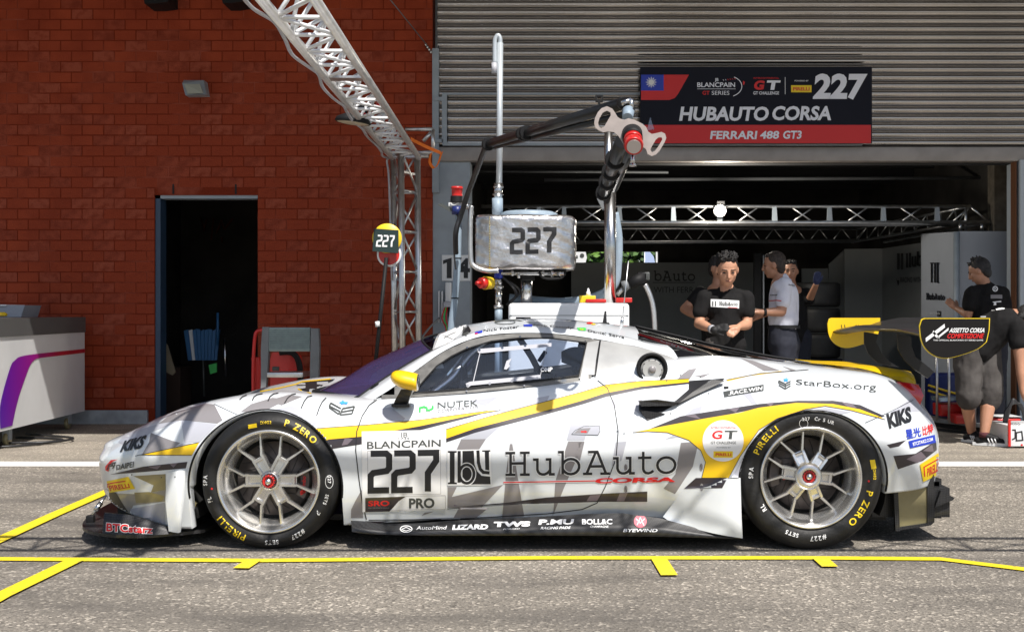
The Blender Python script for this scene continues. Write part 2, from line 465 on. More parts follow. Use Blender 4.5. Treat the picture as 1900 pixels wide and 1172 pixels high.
M['rubber'] = mat('tyre_rubber', (.012, .012, .0125), .55, spec=.35, col2=(.03, .028, .026), nscale=5, bump=.25, bscale=60, mask=(.45, .8))
M['rim'] = mat('wheel_alloy', (.74, .73, .71), .27, .88, noise=.06, nscale=9)
M['rimdark'] = mat('wheel_well_black', (.02, .02, .02), .7)
M['disc'] = mat('brake_disc', (.10, .085, .08), .5, .6, noise=.25, nscale=12)
M['grey'] = mat('grey_plastic', (.16, .17, .18), .5, noise=.08, nscale=10)
M['redpl'] = mat('red_plastic', (.55, .015, .012), .35, coat=.3)
M['yelpl'] = mat('yellow_plastic', (.80, .55, .02), .4)
M['orange'] = mat('orange_webbing', (.85, .18, .01), .7)
M['hose'] = mat('grey_blue_hose', (.26, .33, .40), .5, noise=.06, nscale=20)
M['cable'] = mat('black_rubber_hose', (.018, .018, .02), .4)
M['wht'] = mat('white_cabinet_paint', (.74, .75, .76), .35, coat=.2, noise=.03, nscale=3)
M['navy'] = mat('navy_plastic', (.01, .02, .12), .4)
def carbon():
    m = mat('carbon_fibre', (.02, .02, .022), .42, coat=.25, spec=.3)
    n = m.node_tree.nodes; l = m.node_tree.links; b = n['Principled BSDF']; tc = n['Texture Coordinate']
    ck = n.new('ShaderNodeTexChecker'); ck.inputs['Scale'].default_value = 160
    ck.inputs[1].default_value = (.012, .012, .013, 1); ck.inputs[2].default_value = (.034, .034, .036, 1)
    mp = n.new('ShaderNodeMapping'); mp.inputs['Rotation'].default_value = (.2, .785, .3); l.new(tc.outputs['Object'], mp.inputs[0]); l.new(mp.outputs[0], ck.inputs[0])
    l.new(ck.outputs[0], b.inputs['Base Color']); return m
M['carbon'] = carbon()
M['glass'] = glassmat('polycarbonate', (.84, .90, 1.0), .04, film=((.30, .36, .48), .05))
M['wsglass'] = glassmat('tinted_windscreen', (.20, .17, .38), .12, .03, (.7, .68, .9), film=((.10, .085, .22), .42))  # violet diffuse share paints in the sky reflection on the windscreen
M['darkglass'] = glassmat('dark_engine_glass', (.03, .03, .035), .08)
M['redlens'] = mat('red_lens', (.50, .008, .012), .15, coat=1)
M['skin'] = mat('skin', (.52, .27, .17), .5, noise=.08, nscale=8)
M['skin2'] = mat('skin_tanned', (.42, .21, .13), .5, noise=.08, nscale=8)
M['hair'] = mat('black_hair', (.012, .010, .010), .55, noise=.4, nscale=60, bump=.8, bscale=120)
M['hair2'] = mat('brown_hair', (.035, .024, .018), .6, noise=.4, nscale=60, bump=.8, bscale=120)
M['tee'] = mat('black_tshirt', (.013, .0125, .013), .9, spec=.15, noise=.15, nscale=12, bump=.6, bscale=9)
M['polo'] = mat('white_polo', (.68, .69, .78), .85, noise=.03, nscale=12, bump=.5, bscale=9)
M['trs'] = mat('navy_trousers', (.012, .014, .025), .85, bump=.5, bscale=9)
M['short'] = mat('grey_shorts', (.045, .04, .038), .9, spec=.2, col2=(.085, .078, .074), nscale=6, bump=.9, bscale=10)
M['glove'] = mat('black_glove', (.012, .012, .013), .7)

# ---------------------------------------------------------------- the setting
def sheet(name, x0, x1, y0, y1, z, m, kind='structure'):
    o = MB().add([(x0, y0, z), (x1, y0, z), (x1, y1, z), (x0, y1, z)], [(0, 1, 2, 3)], m).build(name, m, None, recalc=False)
    o['kind'] = kind; return o
sheet('ground', -400, 400, -400, 900, 0, M['asphalt'])
sheet('pit_apron', -40, 40, 8.86, 12.0, .004, M['apron'])
wl = sheet('white_line', -40, 40, 8.58, 8.86, .004, M['whiteline'])
g = sheet('garage_floor', -.96, 4.95, 12.0, 20, .004, mat('garage_floor_paint', (.09, .09, .095), .4, noise=.2, nscale=2))
def yline(name, pts, wds, z):
    "painted line on the ground through pixel points"
    q = [V(*(P(x, y, CH*F/(y-CY)).xy), 0) for x, y in pts]; L = []; R = []
    for i, p in enumerate(q):
        t = (q[min(i+1, len(q)-1)]-q[max(i-1, 0)]).normalized(); n_ = V(-t.y, t.x, 0); L.append(p+n_*wds/2); R.append(p-n_*wds/2)
    vs = [V(v.x, v.y, z) for v in L+R]; N = len(q)
    o = MB().add(vs, [(i, i+1, N+i+1, N+i) for i in range(N-1)], M['tape']).build(name, M['tape'], None, recalc=False)
    me = o.data
    if me.polygons[0].normal.z < 0: me.flip_normals()
    o['kind'] = 'structure'; return o
yline('yellow_line', [(-500, 1038), (0, 1038), (135, 1039), (480, 1041), (1000, 1036), (1500, 1036), (1745, 1038), (1900, 1057), (2050, 1075)], .075, .006)
yline('yellow_line', [(-300, 1140), (0, 1003), (100, 957), (200, 913), (300, 868)], .085, .010)
yline('yellow_line', [(-300, 1280), (0, 1109), (138, 1042)], .085, .010)
yline('yellow_tick', [(470, 1042), (447, 1057)], .075, .010)
yline('yellow_tick', [(1222, 1038), (1242, 1070)], .075, .010)
yline('yellow_tick', [(1522, 1038), (1540, 1054)], .075, .010)

WY = 12.0; SW = F/WY
# building shell : brick wall with a doorway
bw = thing('brick_wall', (-4, WY, 0), 'dark red painted brick wall with an open doorway, left of the garage', 'wall')
def WP(px, py): return P(px, py, WY)
DX0, DX1, DZ1 = WP(287, 0).x, WP(478, 0).x, WP(0, 362).z
wr = WP(803, 0).x
mb = MB()
for x0, x1, z0, z1 in ((-9, DX0, 0, 6), (DX1, wr, 0, 6), (DX0, DX1, DZ1, 6)):
    mb.box((x0, WY+.0042, z0), (x1, WY+.26, z1), M['joint'])
mb.build('wall_core', M['joint'], bw)
bwid, bh = .2315, .113
cells = []
rowi = 0; z = .166
while z < 5.3:
    x = -7.2+(bwid/2 if rowi % 2 else 0)
    while x < wr:
        x0, x1 = x+.002, min(x+bwid-.002, wr)
        if x1-x0 > .05:
            if z < DZ1 and x0 < DX1 and x1 > DX0:
                if x0 < DX0-.04: cells.append((x0, DX0, z))
                if x1 > DX1+.04: cells.append((DX1, x1, z))
            elif not (z < DZ1+.0 and False): cells.append((x0, x1, z))
        x += bwid
    z += bh; rowi += 1
# lintel course: tall soldier joints as in the photo at both sides of the doorway
def vis(c):
    x = (c[0]+c[1])/2; zz = c[2]+.05; px = CX+x*SW; py = CY-(zz-CH)*SW
    if px < 0 or px > 800 or py < 0: return 9e9
    if py > 740: return 5e5
    return math.hypot(px-420, (py-420))
cells.sort(key=vis)
base = {}
def brickmesh(wd, k):
    key = (round(wd, 3), k)
    if key not in base:
        mb = MB(); b = .004
        ins = .006
        vs = [(0, .02, 0), (wd, .02, 0), (wd, .02, bh-.006), (0, .02, bh-.006), (b, 0, b), (wd-b, 0, b), (wd-b, 0, bh-.006-b), (b, 0, bh-.006-b)]
        mb.add(vs, [(4, 5, 6, 7), (0, 1, 5, 4), (1, 2, 6, 5), (2, 3, 7, 6), (3, 0, 4, 7)])
        me = bpy.data.meshes.new('brick'); me.from_pydata(mb.v, [], mb.f); me.materials.append(M[['brick', 'brick2', 'brick', 'brick3'][k]]); base[key] = me
    return base[key]
rest = MB()
for i, (x0, x1, zz) in enumerate(cells):
    k = random.choice([0, 0, 0, 1, 2, 2, 1, 3]) if random.random() < .9 else 0
    dy = random.uniform(-.0016, .0030)
    if i < 298:
        o = link('brick', brickmesh(x1-x0, k), bw)
        o.matrix_parent_inverse = Matrix.Translation(bw.location).inverted(); o.location = (x0, WY+dy, zz+.003)
    else:
        me = brickmesh(x1-x0, k)
        rest.add([(v.co.x+x0, v.co.y+WY+dy, v.co.z+zz+.003) for v in me.vertices], [tuple(p.vertices) for p in me.polygons], me.materials[0])
rest.build('brick_courses', None, bw, recalc=False)['kind'] = 'stuff'
mb = MB()
mb.box((-9, WY-.03, 0), (DX0-.07, WY+.01, .15), M['kerb']).box((DX1+.04, WY-.03, 0), (wr, WY+.01, .15), M['kerb'])
mb.build('plinth', M['kerb'], bw)
mb = MB()
for px in (320, 436): mb.box((WP(px, 0).x, WY-.004, WP(0, 360).z), (WP(px+3, 0).x, WY+.002, WP(0, 342).z), M['soot'])
mb.build('lintel_joint', M['soot'], bw)
# door frame and dark room
df = thing('door_frame', (DX0, WY, 0), 'narrow dark blue steel frame round the open doorway', 'door frame')
mb = MB(); mb.box((DX0, WY+.02, 0), (DX0+.055, WY+.2, DZ1), None); mb.build('jamb', mat('navy_frame_paint', (.03, .06, .11), .4), df)
mb = MB(); mb.box((DX0, WY+.02, DZ1-.035), (DX1, WY+.2, DZ1)); mb.build('head', M['greysteel'], df)
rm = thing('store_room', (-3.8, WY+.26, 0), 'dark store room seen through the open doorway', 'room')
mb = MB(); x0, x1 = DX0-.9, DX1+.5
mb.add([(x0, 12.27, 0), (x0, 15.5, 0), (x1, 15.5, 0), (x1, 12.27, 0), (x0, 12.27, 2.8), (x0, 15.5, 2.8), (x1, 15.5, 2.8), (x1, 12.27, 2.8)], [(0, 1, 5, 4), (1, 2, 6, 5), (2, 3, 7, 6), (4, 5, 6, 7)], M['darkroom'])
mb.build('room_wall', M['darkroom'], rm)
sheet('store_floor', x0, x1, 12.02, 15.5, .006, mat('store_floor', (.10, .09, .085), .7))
# overhanging upper floor above the frame: casts the shade the wall stands in
oh = thing('overhanging_upper_floor', (0, 10, 5.3), 'concrete upper floor jutting out above the wall and garage', 'building')
mb = MB(); mb.box((-14, 7.5, 5.3), (13, 12.6, 5.75), mat('soffit_concrete', (.33, .32, .31), .8, noise=.1)); mb.build('soffit', None, oh)
mb = MB(); mb.box((-14, 12.3, 5.76), (13, 20.4, 6.0), M['kerb']); mb.build('roof', M['kerb'], oh)

# garage: shutter
sh = thing('roller_shutter', (2, WY, 2.9), 'corrugated grey metal roller shutter half open above the garage', 'shutter')
SX0, SX1 = WP(812, 0).x, 7.2
pitch = 15.15/SW
prof = [(-.034*math.sin(math.pi*q/12)**.8, q/12) for q in range(13)]
me = bpy.data.meshes.new('slat')
vs = []; fs = []
NX = 24
for i in range(NX+1):
    x = (SX1-SX0)*i/NX
    for dy, dz in prof: vs.append((x, dy, dz*pitch))
L = len(prof)
for i in range(NX):
    for j in range(L-1): fs.append((i*L+j, (i+1)*L+j, (i+1)*L+j+1, i*L+j+1))
me.from_pydata(vs, [], fs); me.materials.append(M['steel']); me.polygons.foreach_set('use_smooth', [True]*len(fs))
z = WP(0, 272).z; k = 0
while z < 5.3:
    o = link('slat', me, sh); o.location = (SX0+random.uniform(-.002, .002), WY+.02+random.uniform(-.002, .002), z); o.rotation_euler = (random.uniform(-.035, .035), 0, 0); z += pitch
mb = MB(); mb.bevbox((SX0, WY-.03, WP(0, 300).z), (SX1, WY+.09, WP(0, 273).z), .01); mb.build('bottom_rail', M['lintel'], sh)
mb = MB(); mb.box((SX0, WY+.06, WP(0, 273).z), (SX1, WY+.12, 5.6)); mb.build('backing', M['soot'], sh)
sg = thing('shutter_guide', (WP(808, 0).x, WY, 2), 'grey steel guide channel with bracket frame beside the shutter', 'rail')
mb = MB(); mb.box((WP(803, 0).x, WY-.05, WP(0, 358).z), (WP(815, 0).x, WY+.03, WP(0, 92).z)); mb.build('channel', M['greysteel'], sg)
mb = MB()
def wbar(x0, y0, x1, y1, d=.04, yy=WY-.07):
    a = P(x0, y0, yy); b = P(x1, y1, yy); mb.box((a.x, yy, b.z), (b.x, yy+d, a.z))
wbar(820, 172, 1190, 176); wbar(821, 265, 1600, 270); wbar(820, 176, 829, 265); wbar(806, 180, 820, 187); wbar(806, 258, 822, 264)
mb.build('bracket_frame', M['greysteel'], sg)
# pillar, jamb, garage box
pl = thing('garage_pillar', (WP(845, 0).x, WY, 0), 'grey blue metal panel pillar left of the garage opening with number 14', 'pillar')
mb = MB(); mb.box((WP(803, 0).x, WY+.01, 0), (WP(872, 0).x, WY+.3, WP(0, 300).z)); mb.build('panel', M['greysteel'], pl)
mb = MB(); mb.box((WP(820, 0).x, WY-.006, WP(0, 521).z), (WP(873, 0).x, WY+.009, WP(0, 473).z)); mb.build('number_plate', M['wht'], pl)
d = Draw(); d.poly([(828, 481), (838, 478), (838, 516), (829, 516), (829, 487), (822, 490), (822, 483)], M['ink'])
d.text('4', Q(846, 479, 872, 516), M['ink'], .03); d.lay('numeral', WY-.006, .004, pl)
mb = MB(); mb.box((4.95, WY-.06, 0), (13, WY+.3, WP(0, 298).z)); mb.box((7.2, WY-.02, WP(0, 298).z+.002), (13, WY+.3, 5.29))

jb = mb.build('garage_jamb', mat('jamb_paint', (.42, .46, .50), .5)); tag(jb, 'pale blue grey wall edge right of the garage opening', 'wall')
mb = MB(); mb.box((4.912, WY-.02, 0), (4.928, WY+.1, WP(0, 298).z)); tag(mb.build('orange_strip', mat('rusty_orange_edge', (.12, .04, .01), .7)), 'thin orange strip on the right edge of the garage opening', 'strip')
gb = thing('garage_box', (2, 16, 0), 'dark interior walls and ceiling of the open pit garage', 'building')
mb = MB()
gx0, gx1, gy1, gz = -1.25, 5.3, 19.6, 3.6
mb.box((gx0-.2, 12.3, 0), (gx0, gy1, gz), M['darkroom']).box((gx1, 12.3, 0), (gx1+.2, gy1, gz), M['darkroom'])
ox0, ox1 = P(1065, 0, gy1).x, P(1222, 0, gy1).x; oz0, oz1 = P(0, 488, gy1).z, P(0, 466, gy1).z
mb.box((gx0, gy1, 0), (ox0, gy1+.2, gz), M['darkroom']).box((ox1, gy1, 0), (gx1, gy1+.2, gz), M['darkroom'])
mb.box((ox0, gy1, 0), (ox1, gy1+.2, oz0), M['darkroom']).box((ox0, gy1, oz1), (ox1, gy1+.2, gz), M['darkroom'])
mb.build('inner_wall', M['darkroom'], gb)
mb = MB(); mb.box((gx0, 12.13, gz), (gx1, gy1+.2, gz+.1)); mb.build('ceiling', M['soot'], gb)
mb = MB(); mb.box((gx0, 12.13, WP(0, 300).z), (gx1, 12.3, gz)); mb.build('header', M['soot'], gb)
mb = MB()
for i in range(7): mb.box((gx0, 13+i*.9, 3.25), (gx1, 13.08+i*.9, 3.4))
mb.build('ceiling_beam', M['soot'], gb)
mb = MB(); p = P(1010, 334, 14); mb.tube(p, P(1830, 330, 14), .022, n=8); mb.tube(P(870, 318, 13.4), P(1240, 320, 13.4), .015, n=6); mb.build('ceiling_pipe', M['grey'], gb)
mb = MB(); mb.box((P(1845, 0, 12.9).x, 12.9, 0), (5.29, 13.1, P(0, 300, 12.9).z)); mb.build('side_blockwork', mat('bare_block', (.13, .11, .085), .9, noise=.25, nscale=9), gb)
# view out of the back: trees and white banners
def foliage(name, c, r, n, cols, label, cat, size=.12):
    t = thing(name, (c[0], c[1], 0), label, cat)
    mbs = MB()
    for i in range(n):
        a = random.uniform(0, 6.28); b = random.uniform(-1, 1); q = random.uniform(.55, 1)**.5
        p = V(c[0]+r[0]*q*math.cos(a)*math.sqrt(1-b*b), c[1]+r[1]*q*math.sin(a)*math.sqrt(1-b*b), c[2]+r[2]*q*b)
        u = V(random.gauss(0, 1), random.gauss(0, 1), random.gauss(0, 1)).normalized()*size*random.uniform(.6, 1.4); v_ = u.orthogonal().normalized()*size*.6
        mbs.add([p-u*.5, p+v_*.5, p+u*.5, p-v_*.5], [(0, 1, 2, 3)], random.choice(cols))
    mbs.build('crown', None, t, recalc=False)['kind'] = 'stuff'
    mb = MB(); mb.tube((c[0], c[1], 0), (c[0], c[1], c[2]), .14, .08, m=M['hair2']); mb.build('trunk', M['hair2'], t)
leafs = [mat('leaf_a', (.05, .12, .02), .6), mat('leaf_b', (.10, .20, .03), .6), mat('leaf_c', (.03, .07, .015), .6)]
foliage('tree', (P(1120, 0, 30).x, 30, 3.2), (1.7, 1.2, 2.8), 5200, leafs, 'green tree seen left of the mast through the garage rear opening', 'tree', .24)
foliage('tree', (P(1200, 0, 31).x, 31, 3.4), (1.8, 1.2, 2.9), 5200, leafs, 'green tree seen right of the mast through the garage rear opening', 'tree', .24)
bn = thing('banner', (P(1075, 0, 26).x, 26, 0), 'white banner with dark round mark outside the garage rear opening', 'banner')
mb = MB(); mb.prism([P(1040, 455, 26), P(1084, 455, 26), P(1089, 478, 26), P(1083, 500, 26), P(1040, 500, 26)], .03); mb.build('cloth', M['wht'], bn)
d = Draw(); d.poly(arc(1080, 474, 4, 4, 0, 360), M['inkg']); d.poly(rect(1066, 474, 1072, 479), M['inkg']); d.lay('mark', 26.0, .01, bn)
mb = MB(); mb.tube(P(1040, 455, 26.05), V(P(1040, 0, 26).x, 26.05, 0), .03); mb.build('pole', M['alu'], bn)
bn = thing('feather_flag', (P(1200, 0, 26).x, 26, 0), 'pale blue and white feather flag outside the garage rear opening', 'flag')
mb = MB(); mb.prism([P(1197, 460, 26), P(1205, 466, 26), P(1213, 476, 26), P(1217, 495, 26), P(1196, 495, 26)], .02); mb.build('cloth', mat('flag_cloth', (.40, .50, .75), .8), bn)
mb = MB(); mb.tube(P(1196, 455, 26.02), V(P(1196, 0, 26).x, 26.02, 0), .02); mb.build('pole', M['alu'], bn)
tag(MB().box((P(1217, 0, 27).x, 27, 0), (P(1224, 0, 27).x, 27.1, 3.4)).build('white_post', M['wht']), 'white post at the right end of the garage rear opening', 'post')
# ---------------------------------------------------------------- the racing car
YC = 6.52
car = thing('racing_car', (0, YC, 0), 'white silver and yellow GT racing car number 227 parked side on', 'racing car')
S = [-2.58, -2.54, -2.44, -2.28, -2.08, -1.87, -1.43, -1.02, -.5, 0, .45, .8, 1.25, 1.62, 1.8, 1.93, 2.04, 2.09]
ROWY = [
 [6.52]*18,
 [6.52,6.28,6.0,5.77,5.63,5.57,5.56,5.60,5.64,5.64,5.62,5.57,5.54,5.56,5.62,5.75,6.05,6.52],
 [6.52,6.26,5.96,5.74,5.59,5.53,5.51,5.545,5.563,5.563,5.55,5.515,5.49,5.52,5.58,5.70,6.02,6.52],
 [6.52,6.25,5.94,5.73,5.58,5.52,5.495,5.53,5.545,5.545,5.53,5.50,5.475,5.50,5.57,5.70,6.02,6.52],
 [6.52,6.28,6.0,5.80,5.65,5.58,5.56,5.58,5.59,5.60,5.60,5.57,5.53,5.56,5.64,5.78,6.08,6.52],
 [6.52,6.3,6.05,5.88,5.78,5.74,5.74,5.72,5.71,5.71,5.73,5.76,5.75,5.74,5.78,5.88,6.15,6.52],
 [6.52,6.4,6.3,6.2,6.1,6.05,6.05,6.0,5.95,5.95,5.88,5.93,5.99,6.0,6.05,6.1,6.3,6.52],
 [6.52]*18]
ROWZ = [
 [.30,.24,.18,.15,.12,.09,.09,.09,.09,.09,.09,.09,.12,.26,.27,.28,.30,.33],
 [.30,.26,.215,.17,.13,.095,.10,.11,.13,.135,.14,.09,.10,.27,.28,.29,.31,.33],
 [.34,.32,.30,.29,.28,.28,.28,.28,.29,.29,.29,.29,.3,.38,.39,.40,.42,.42],
 [.38,.38,.39,.42,.46,.48,.50,.52,.53,.53,.54,.56,.59,.57,.53,.52,.52,.52],
 [.40,.41,.44,.495,.565,.63,.675,.665,.66,.67,.70,.74,.79,.76,.67,.62,.58,.57],
 [.41,.43,.475,.533,.622,.698,.762,.728,.752,.805,.86,.855,.875,.853,.785,.67,.61,.58],
 [.415,.44,.49,.553,.632,.69,.74,.735,.76,.80,.915,.943,.905,.858,.82,.74,.66,.6],
 [.42,.445,.49,.54,.60,.65,.70,.72,.75,.80,.90,.90,.88,.855,.84,.78,.68,.60]]
FY = [pchip(S, r) for r in ROWY]; FZ = [pchip(S, r) for r in ROWZ]
ARCH = [(-1.449, .307, .376), (1.262, .318, .369)]
def uX(u):      # finer near nose and tail
    if u < .12: t = u/.12; return -2.58+.5*(1-math.cos(t*math.pi/2))
    if u > .9: t = (1-u)/.1; return 2.09-.46*(1-math.cos(t*math.pi/2))
    return -2.08+(u-.12)/.78*(1.63+2.08)
def section(X, kseg):
    pts = [Vector((FY[j](X), FZ[j](X))) for j in range(8)]
    out = []
    for j in range(7):
        a = pts[max(j-1, 0)] if j != 1 else pts[1]; b, c = pts[j], pts[j+1]; d_ = pts[min(j+2, 7)]
        if j == 0: d_ = c
        if j == 1: a = b-(c-b)
        for k in range(kseg[j]): out.append((cr(a, b, c, d_, k/kseg[j]), j+k/kseg[j]))
    out.append((pts[7], 7)); return out
NU = 400; kseg = [3, 14, 18, 14, 12, 12, 10]
secs = [(uX(i/NU), section(uX(i/NU), kseg)) for i in range(NU+1)]
NV = len(secs[0][1])
bm = bmesh.new(); grid = []
for X, s_ in secs: grid.append([bm.verts.new((X, p.x, p.y)) for p, _ in s_])
def inarch(x, z, grow=0):
    for ax, az, r in ARCH:
        if (x-ax)**2+(z-az)**2 < (r+grow)**2 and z >= az: return True
        if abs(x-ax) < r+grow and z < az: return True
    return False
CAB0, CAB1 = -1.06, .36
faces_kept = []
for i in range(NU):
    for j in range(NV-1):
        v0 = (secs[i][1][j][1]+secs[i][1][j+1][1])/2
        X = (secs[i][0]+secs[i+1][0])/2
        c = (grid[i][j].co+grid[i+1][j+1].co)/2
        if v0 > 5.28 and CAB0 < X < CAB1: continue
        if v0 > 5 and X <= CAB0 and X > -1.44:
            yb = YC+.09-(X+1.44)/(1.44-1.06)*.66
            if c.y > yb+.0: continue
        if v0 < 1 and inarch(c.x, .2): continue
        faces_kept.append((grid[i][j], grid[i+1][j], grid[i+1][j+1], grid[i][j+1]))
for f in faces_kept:
    try: bm.faces.new(f)
    except ValueError: pass
loose = [v for v in bm.verts if not v.link_faces]
bmesh.ops.delete(bm, geom=loose, context='VERTS')
# cut the wheel arches exactly: split the edges that cross the outline, then the faces
def low(v): return v.co.y < 5.95 and v.co.z < .75
def ins(v): return inarch(v.co.x, v.co.z)
cut = set(); inside = {v: ins(v) for v in bm.verts if low(v)}
for e in list(bm.edges):
    a, b_ = e.verts
    if a in inside and b_ in inside and inside[a] != inside[b_]:
        p, q = (a, b_) if inside[a] else (b_, a); lo_, hi_ = 0.0, 1.0
        for _ in range(18):
            m_ = (lo_+hi_)/2; c = p.co.lerp(q.co, m_)
            if inarch(c.x, c.z): lo_ = m_
            else: hi_ = m_
        _, nv_ = bmesh.utils.edge_split(e, p, (lo_+hi_)/2); cut.add(nv_)
for f in list(bm.faces):
    cv = [v for v in f.verts if v in cut]
    if len(cv) == 2:
        try: bmesh.utils.face_split(f, cv[0], cv[1])
        except ValueError: pass
dead = []
for f in bm.faces:
    vv = [v for v in f.verts if v not in cut]
    if vv and all(v in inside for v in vv) and all(inside[v] for v in vv): dead.append(f)
bmesh.ops.delete(bm, geom=dead, context='FACES')
bmesh.ops.delete(bm, geom=[v for v in bm.verts if not v.link_faces], context='VERTS')
edgev = [v for v in bm.verts if v in cut and v.is_boundary]
# rolled-in lip
es = set(edgev)
be = [e for e in bm.edges if e.is_boundary and e.verts[0] in es and e.verts[1] in es]
r_ = bmesh.ops.extrude_edge_only(bm, edges=be)
for v in [g_ for g_ in r_['geom'] if isinstance(g_, bmesh.types.BMVert)]:
    v.co.y += .07
    for ax, az, r in ARCH:
        dx, dz = v.co.x-ax, v.co.z-az
        if abs(dx) < r+.02 and dz >= 0: v.co.x -= dx/r*.012; v.co.z -= dz/r*.012
vs = [v.co.copy() for v in bm.verts]; bm.verts.index_update(); fs = [[v.index for v in f.verts] for f in bm.faces]; bm.free()
mb = MB(); mb.add(vs, fs, M['paint'], True)
b = len(vs); mb.add([V(v.x, 2*YC-v.y, v.z) for v in vs], [f[::-1] for f in fs], M['paint'], True)
body = mb.build('body', None, car, recalc=True, merge=True)
def bvh(*obs):
    vs = []; fs = []
    for o in obs:
        b = len(vs); vs += [v.co.copy() for v in o.data.vertices]; fs += [[b+i for i in p.vertices] for p in o.data.polygons]
    return BVHTree.FromPolygons(vs, fs)
BV = bvh(body)
mirr_ = lambda pts: [V(p.x, 2*YC-p.y, p.z) for p in pts]
for ax, az, r in ARCH:
    for far_ in (0, 1):
        pts = []
        for k in range(73):
            a = math.radians(-14+208*k/72); x, z = ax+math.cos(a)*(r+.004), az+math.sin(a)*(r+.004)
            h = BV.ray_cast(V(x, 4.8, z), V(0, 1, 0))
            if h[0] is not None and h[0].y < 5.9: pts.append(h[0]+V(0, .002, 0))
            elif len(pts) < 10: pts = []
        if len(pts) > 10:
            mb = MB(); mb.pipe(mirr_(pts) if far_ else pts, .0052, 6, M['black'], smooth_path=False); mb.build('arch_edge', None, car)
# dark wheel wells and floor
for ax, az, r in ARCH:
    for sgn in (1, -1):
        mb = MB()
        rows = []
        for k in range(25):
            a = math.radians(-25+230*k/24); rr = r+.02
            rows.append([V(ax+math.cos(a)*rr, YC-sgn*(YC-y), az+math.sin(a)*rr) for y in (5.60, 5.9, 6.1)])
        mb.grid(rows, M['rimdark'], True)
        vs = [r0[-1] for r0 in rows]; mb.add(vs, [tuple(range(len(vs)))], M['rimdark']); mb.build('wheel_well', None, car, recalc=False)
mb = MB(); mb.box((-2.2, 5.95, .07), (1.75, 7.1, .10)); mb.box((-1.0, 5.60, .075), (.85, 7.44, .11)); mb.build('floor_pan', M['carbon'], car)
mb = MB(); mb.box((-1.05, 5.62, .1), (-1.03, 7.42, .62)); mb.build('inner_bulkhead', M['rimdark'], car); mb = MB(); mb.box((.84, 5.62, .1), (.86, 7.42, .8)); mb.build('inner_bulkhead', M['rimdark'], car)

# greenhouse : rows of points, near side, mirrored for the far side
def R(*t): return [P(*q) for q in t]
rowA = R((690,743,5.72),(731,717,5.78),(778,682,5.84),(825,650,5.90),(870,630,5.94),(914,620,5.97),(973,617,5.98),(1032,619,5.98),(1091,626,5.97),(1153,637,5.95),(1197,646,5.93),(1260,668,5.89))
rowB = R((661,740,5.86),(708,706,5.93),(761,673,5.98),(802,650,6.0),(848,627,6.05),(900,610,6.10),(973,604,6.13),(1040,606,6.13),(1100,613,6.12),(1150,621,6.10),(1190,632,6.08),(1238,640,6.05))
mirr = lambda pts: [V(p.x, 2*YC-p.y, p.z) for p in pts]
def loft(rows, nu, kv, mt, name, parent, both=True, kind=None, sep=False):
    rr = [evenly(r, nu) for r in rows]; g_ = []
    n_ = len(rr)
    for j in range(n_-1):
        for k in range(kv):
            t = k/kv; g_.append([cr(rr[max(j-1, 0)][i], rr[j][i], rr[j+1][i], rr[min(j+2, n_-1)][i], t) for i in range(nu)])
    g_.append(rr[-1]); mb = MB(); mb.grid(g_, mt, True)
    if both and not sep: mb.grid([mirr(r) for r in g_], mt, True)
    if sep: m2 = MB(); m2.grid([mirr(r) for r in g_], mt, True); m2.build(name, None, parent)
    o = mb.build(name, None, parent, recalc=True, merge=True)
    if kind: o['kind'] = kind
    return o
mid = [a.lerp(b_, .5)+V(0, -.012, .012) for a, b_ in zip(evenly(rowA, 60), evenly(rowB, 60))]
pillar = loft([rowA, mid, rowB], 90, 4, M['paint'], 'roof_rail', car, sep=True)
roofB = evenly(rowB, 200)
rb = [p for p in roofB if p.x > P(802, 0, 6.0).x-.001 and p.x < P(1192, 0, 6.08).x]
rowC = R((814,619,6.52),(855,605,6.52),(914,595.5,6.52),(973,591,6.52),(1057,592.5,6.52),(1142,601,6.52),(1178,606,6.52))
rowBC = [a.lerp(b_, .5)+V(0, 0, .016) for a, b_ in zip(evenly(rb, 60), evenly(rowC, 60))]
roof = loft([rb, rowBC, rowC], 70, 5, M['paint'], 'roof', car)
# windscreen
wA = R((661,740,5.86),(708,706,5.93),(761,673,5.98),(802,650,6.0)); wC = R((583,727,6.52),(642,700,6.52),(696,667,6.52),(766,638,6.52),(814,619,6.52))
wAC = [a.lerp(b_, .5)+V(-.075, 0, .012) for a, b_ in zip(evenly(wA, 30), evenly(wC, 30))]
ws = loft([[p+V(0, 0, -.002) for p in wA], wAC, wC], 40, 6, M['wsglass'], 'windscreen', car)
mb = MB()
for side in (0, 1):
    base_ = [wA[0]+V(-.004, 0, .004), wAC[0]+V(-.004, 0, .004), wC[0]+V(-.004, 0, .004)]
    top_ = [wA[-1], wAC[-1], wC[-1]]
    for line, rad in ((base_, .012), (top_, .006), ([p+V(0, -.003, .003) for p in wA], .006)):
        if side: line = mirr(line)
        mb.pipe(line, rad, 6, M['black'])
mb.build('windscreen_seal', None, car)
# engine cover glass behind the roof
eC = R((1178,606,6.52),(1263,626,6.52),(1337,644,6.52),(1429,662,6.52),(1475,669,6.52)); eB = R((1185,628,6.09),(1240,643,6.05),(1300,658,6.02),(1370,668,6.02),(1440,677,6.04))
eng = loft([eB, [a.lerp(b_, .5)+V(0, 0, .01) for a, b_ in zip(evenly(eB, 20), evenly(eC, 20))], eC], 50, 4, M['darkglass'], 'engine_cover_glass', car)
mb = MB(); mb.pipe([p+V(0, 0, .006) for p in eC], .006, 6, M['black']); mb.pipe([p+V(0, -.0, .004) for p in eB], .006, 6, M['black']); mb.pipe(mirr([p+V(0, 0, .006) for p in eB]), .008, 6, M['black'])
mb.build('cover_trim', None, car)
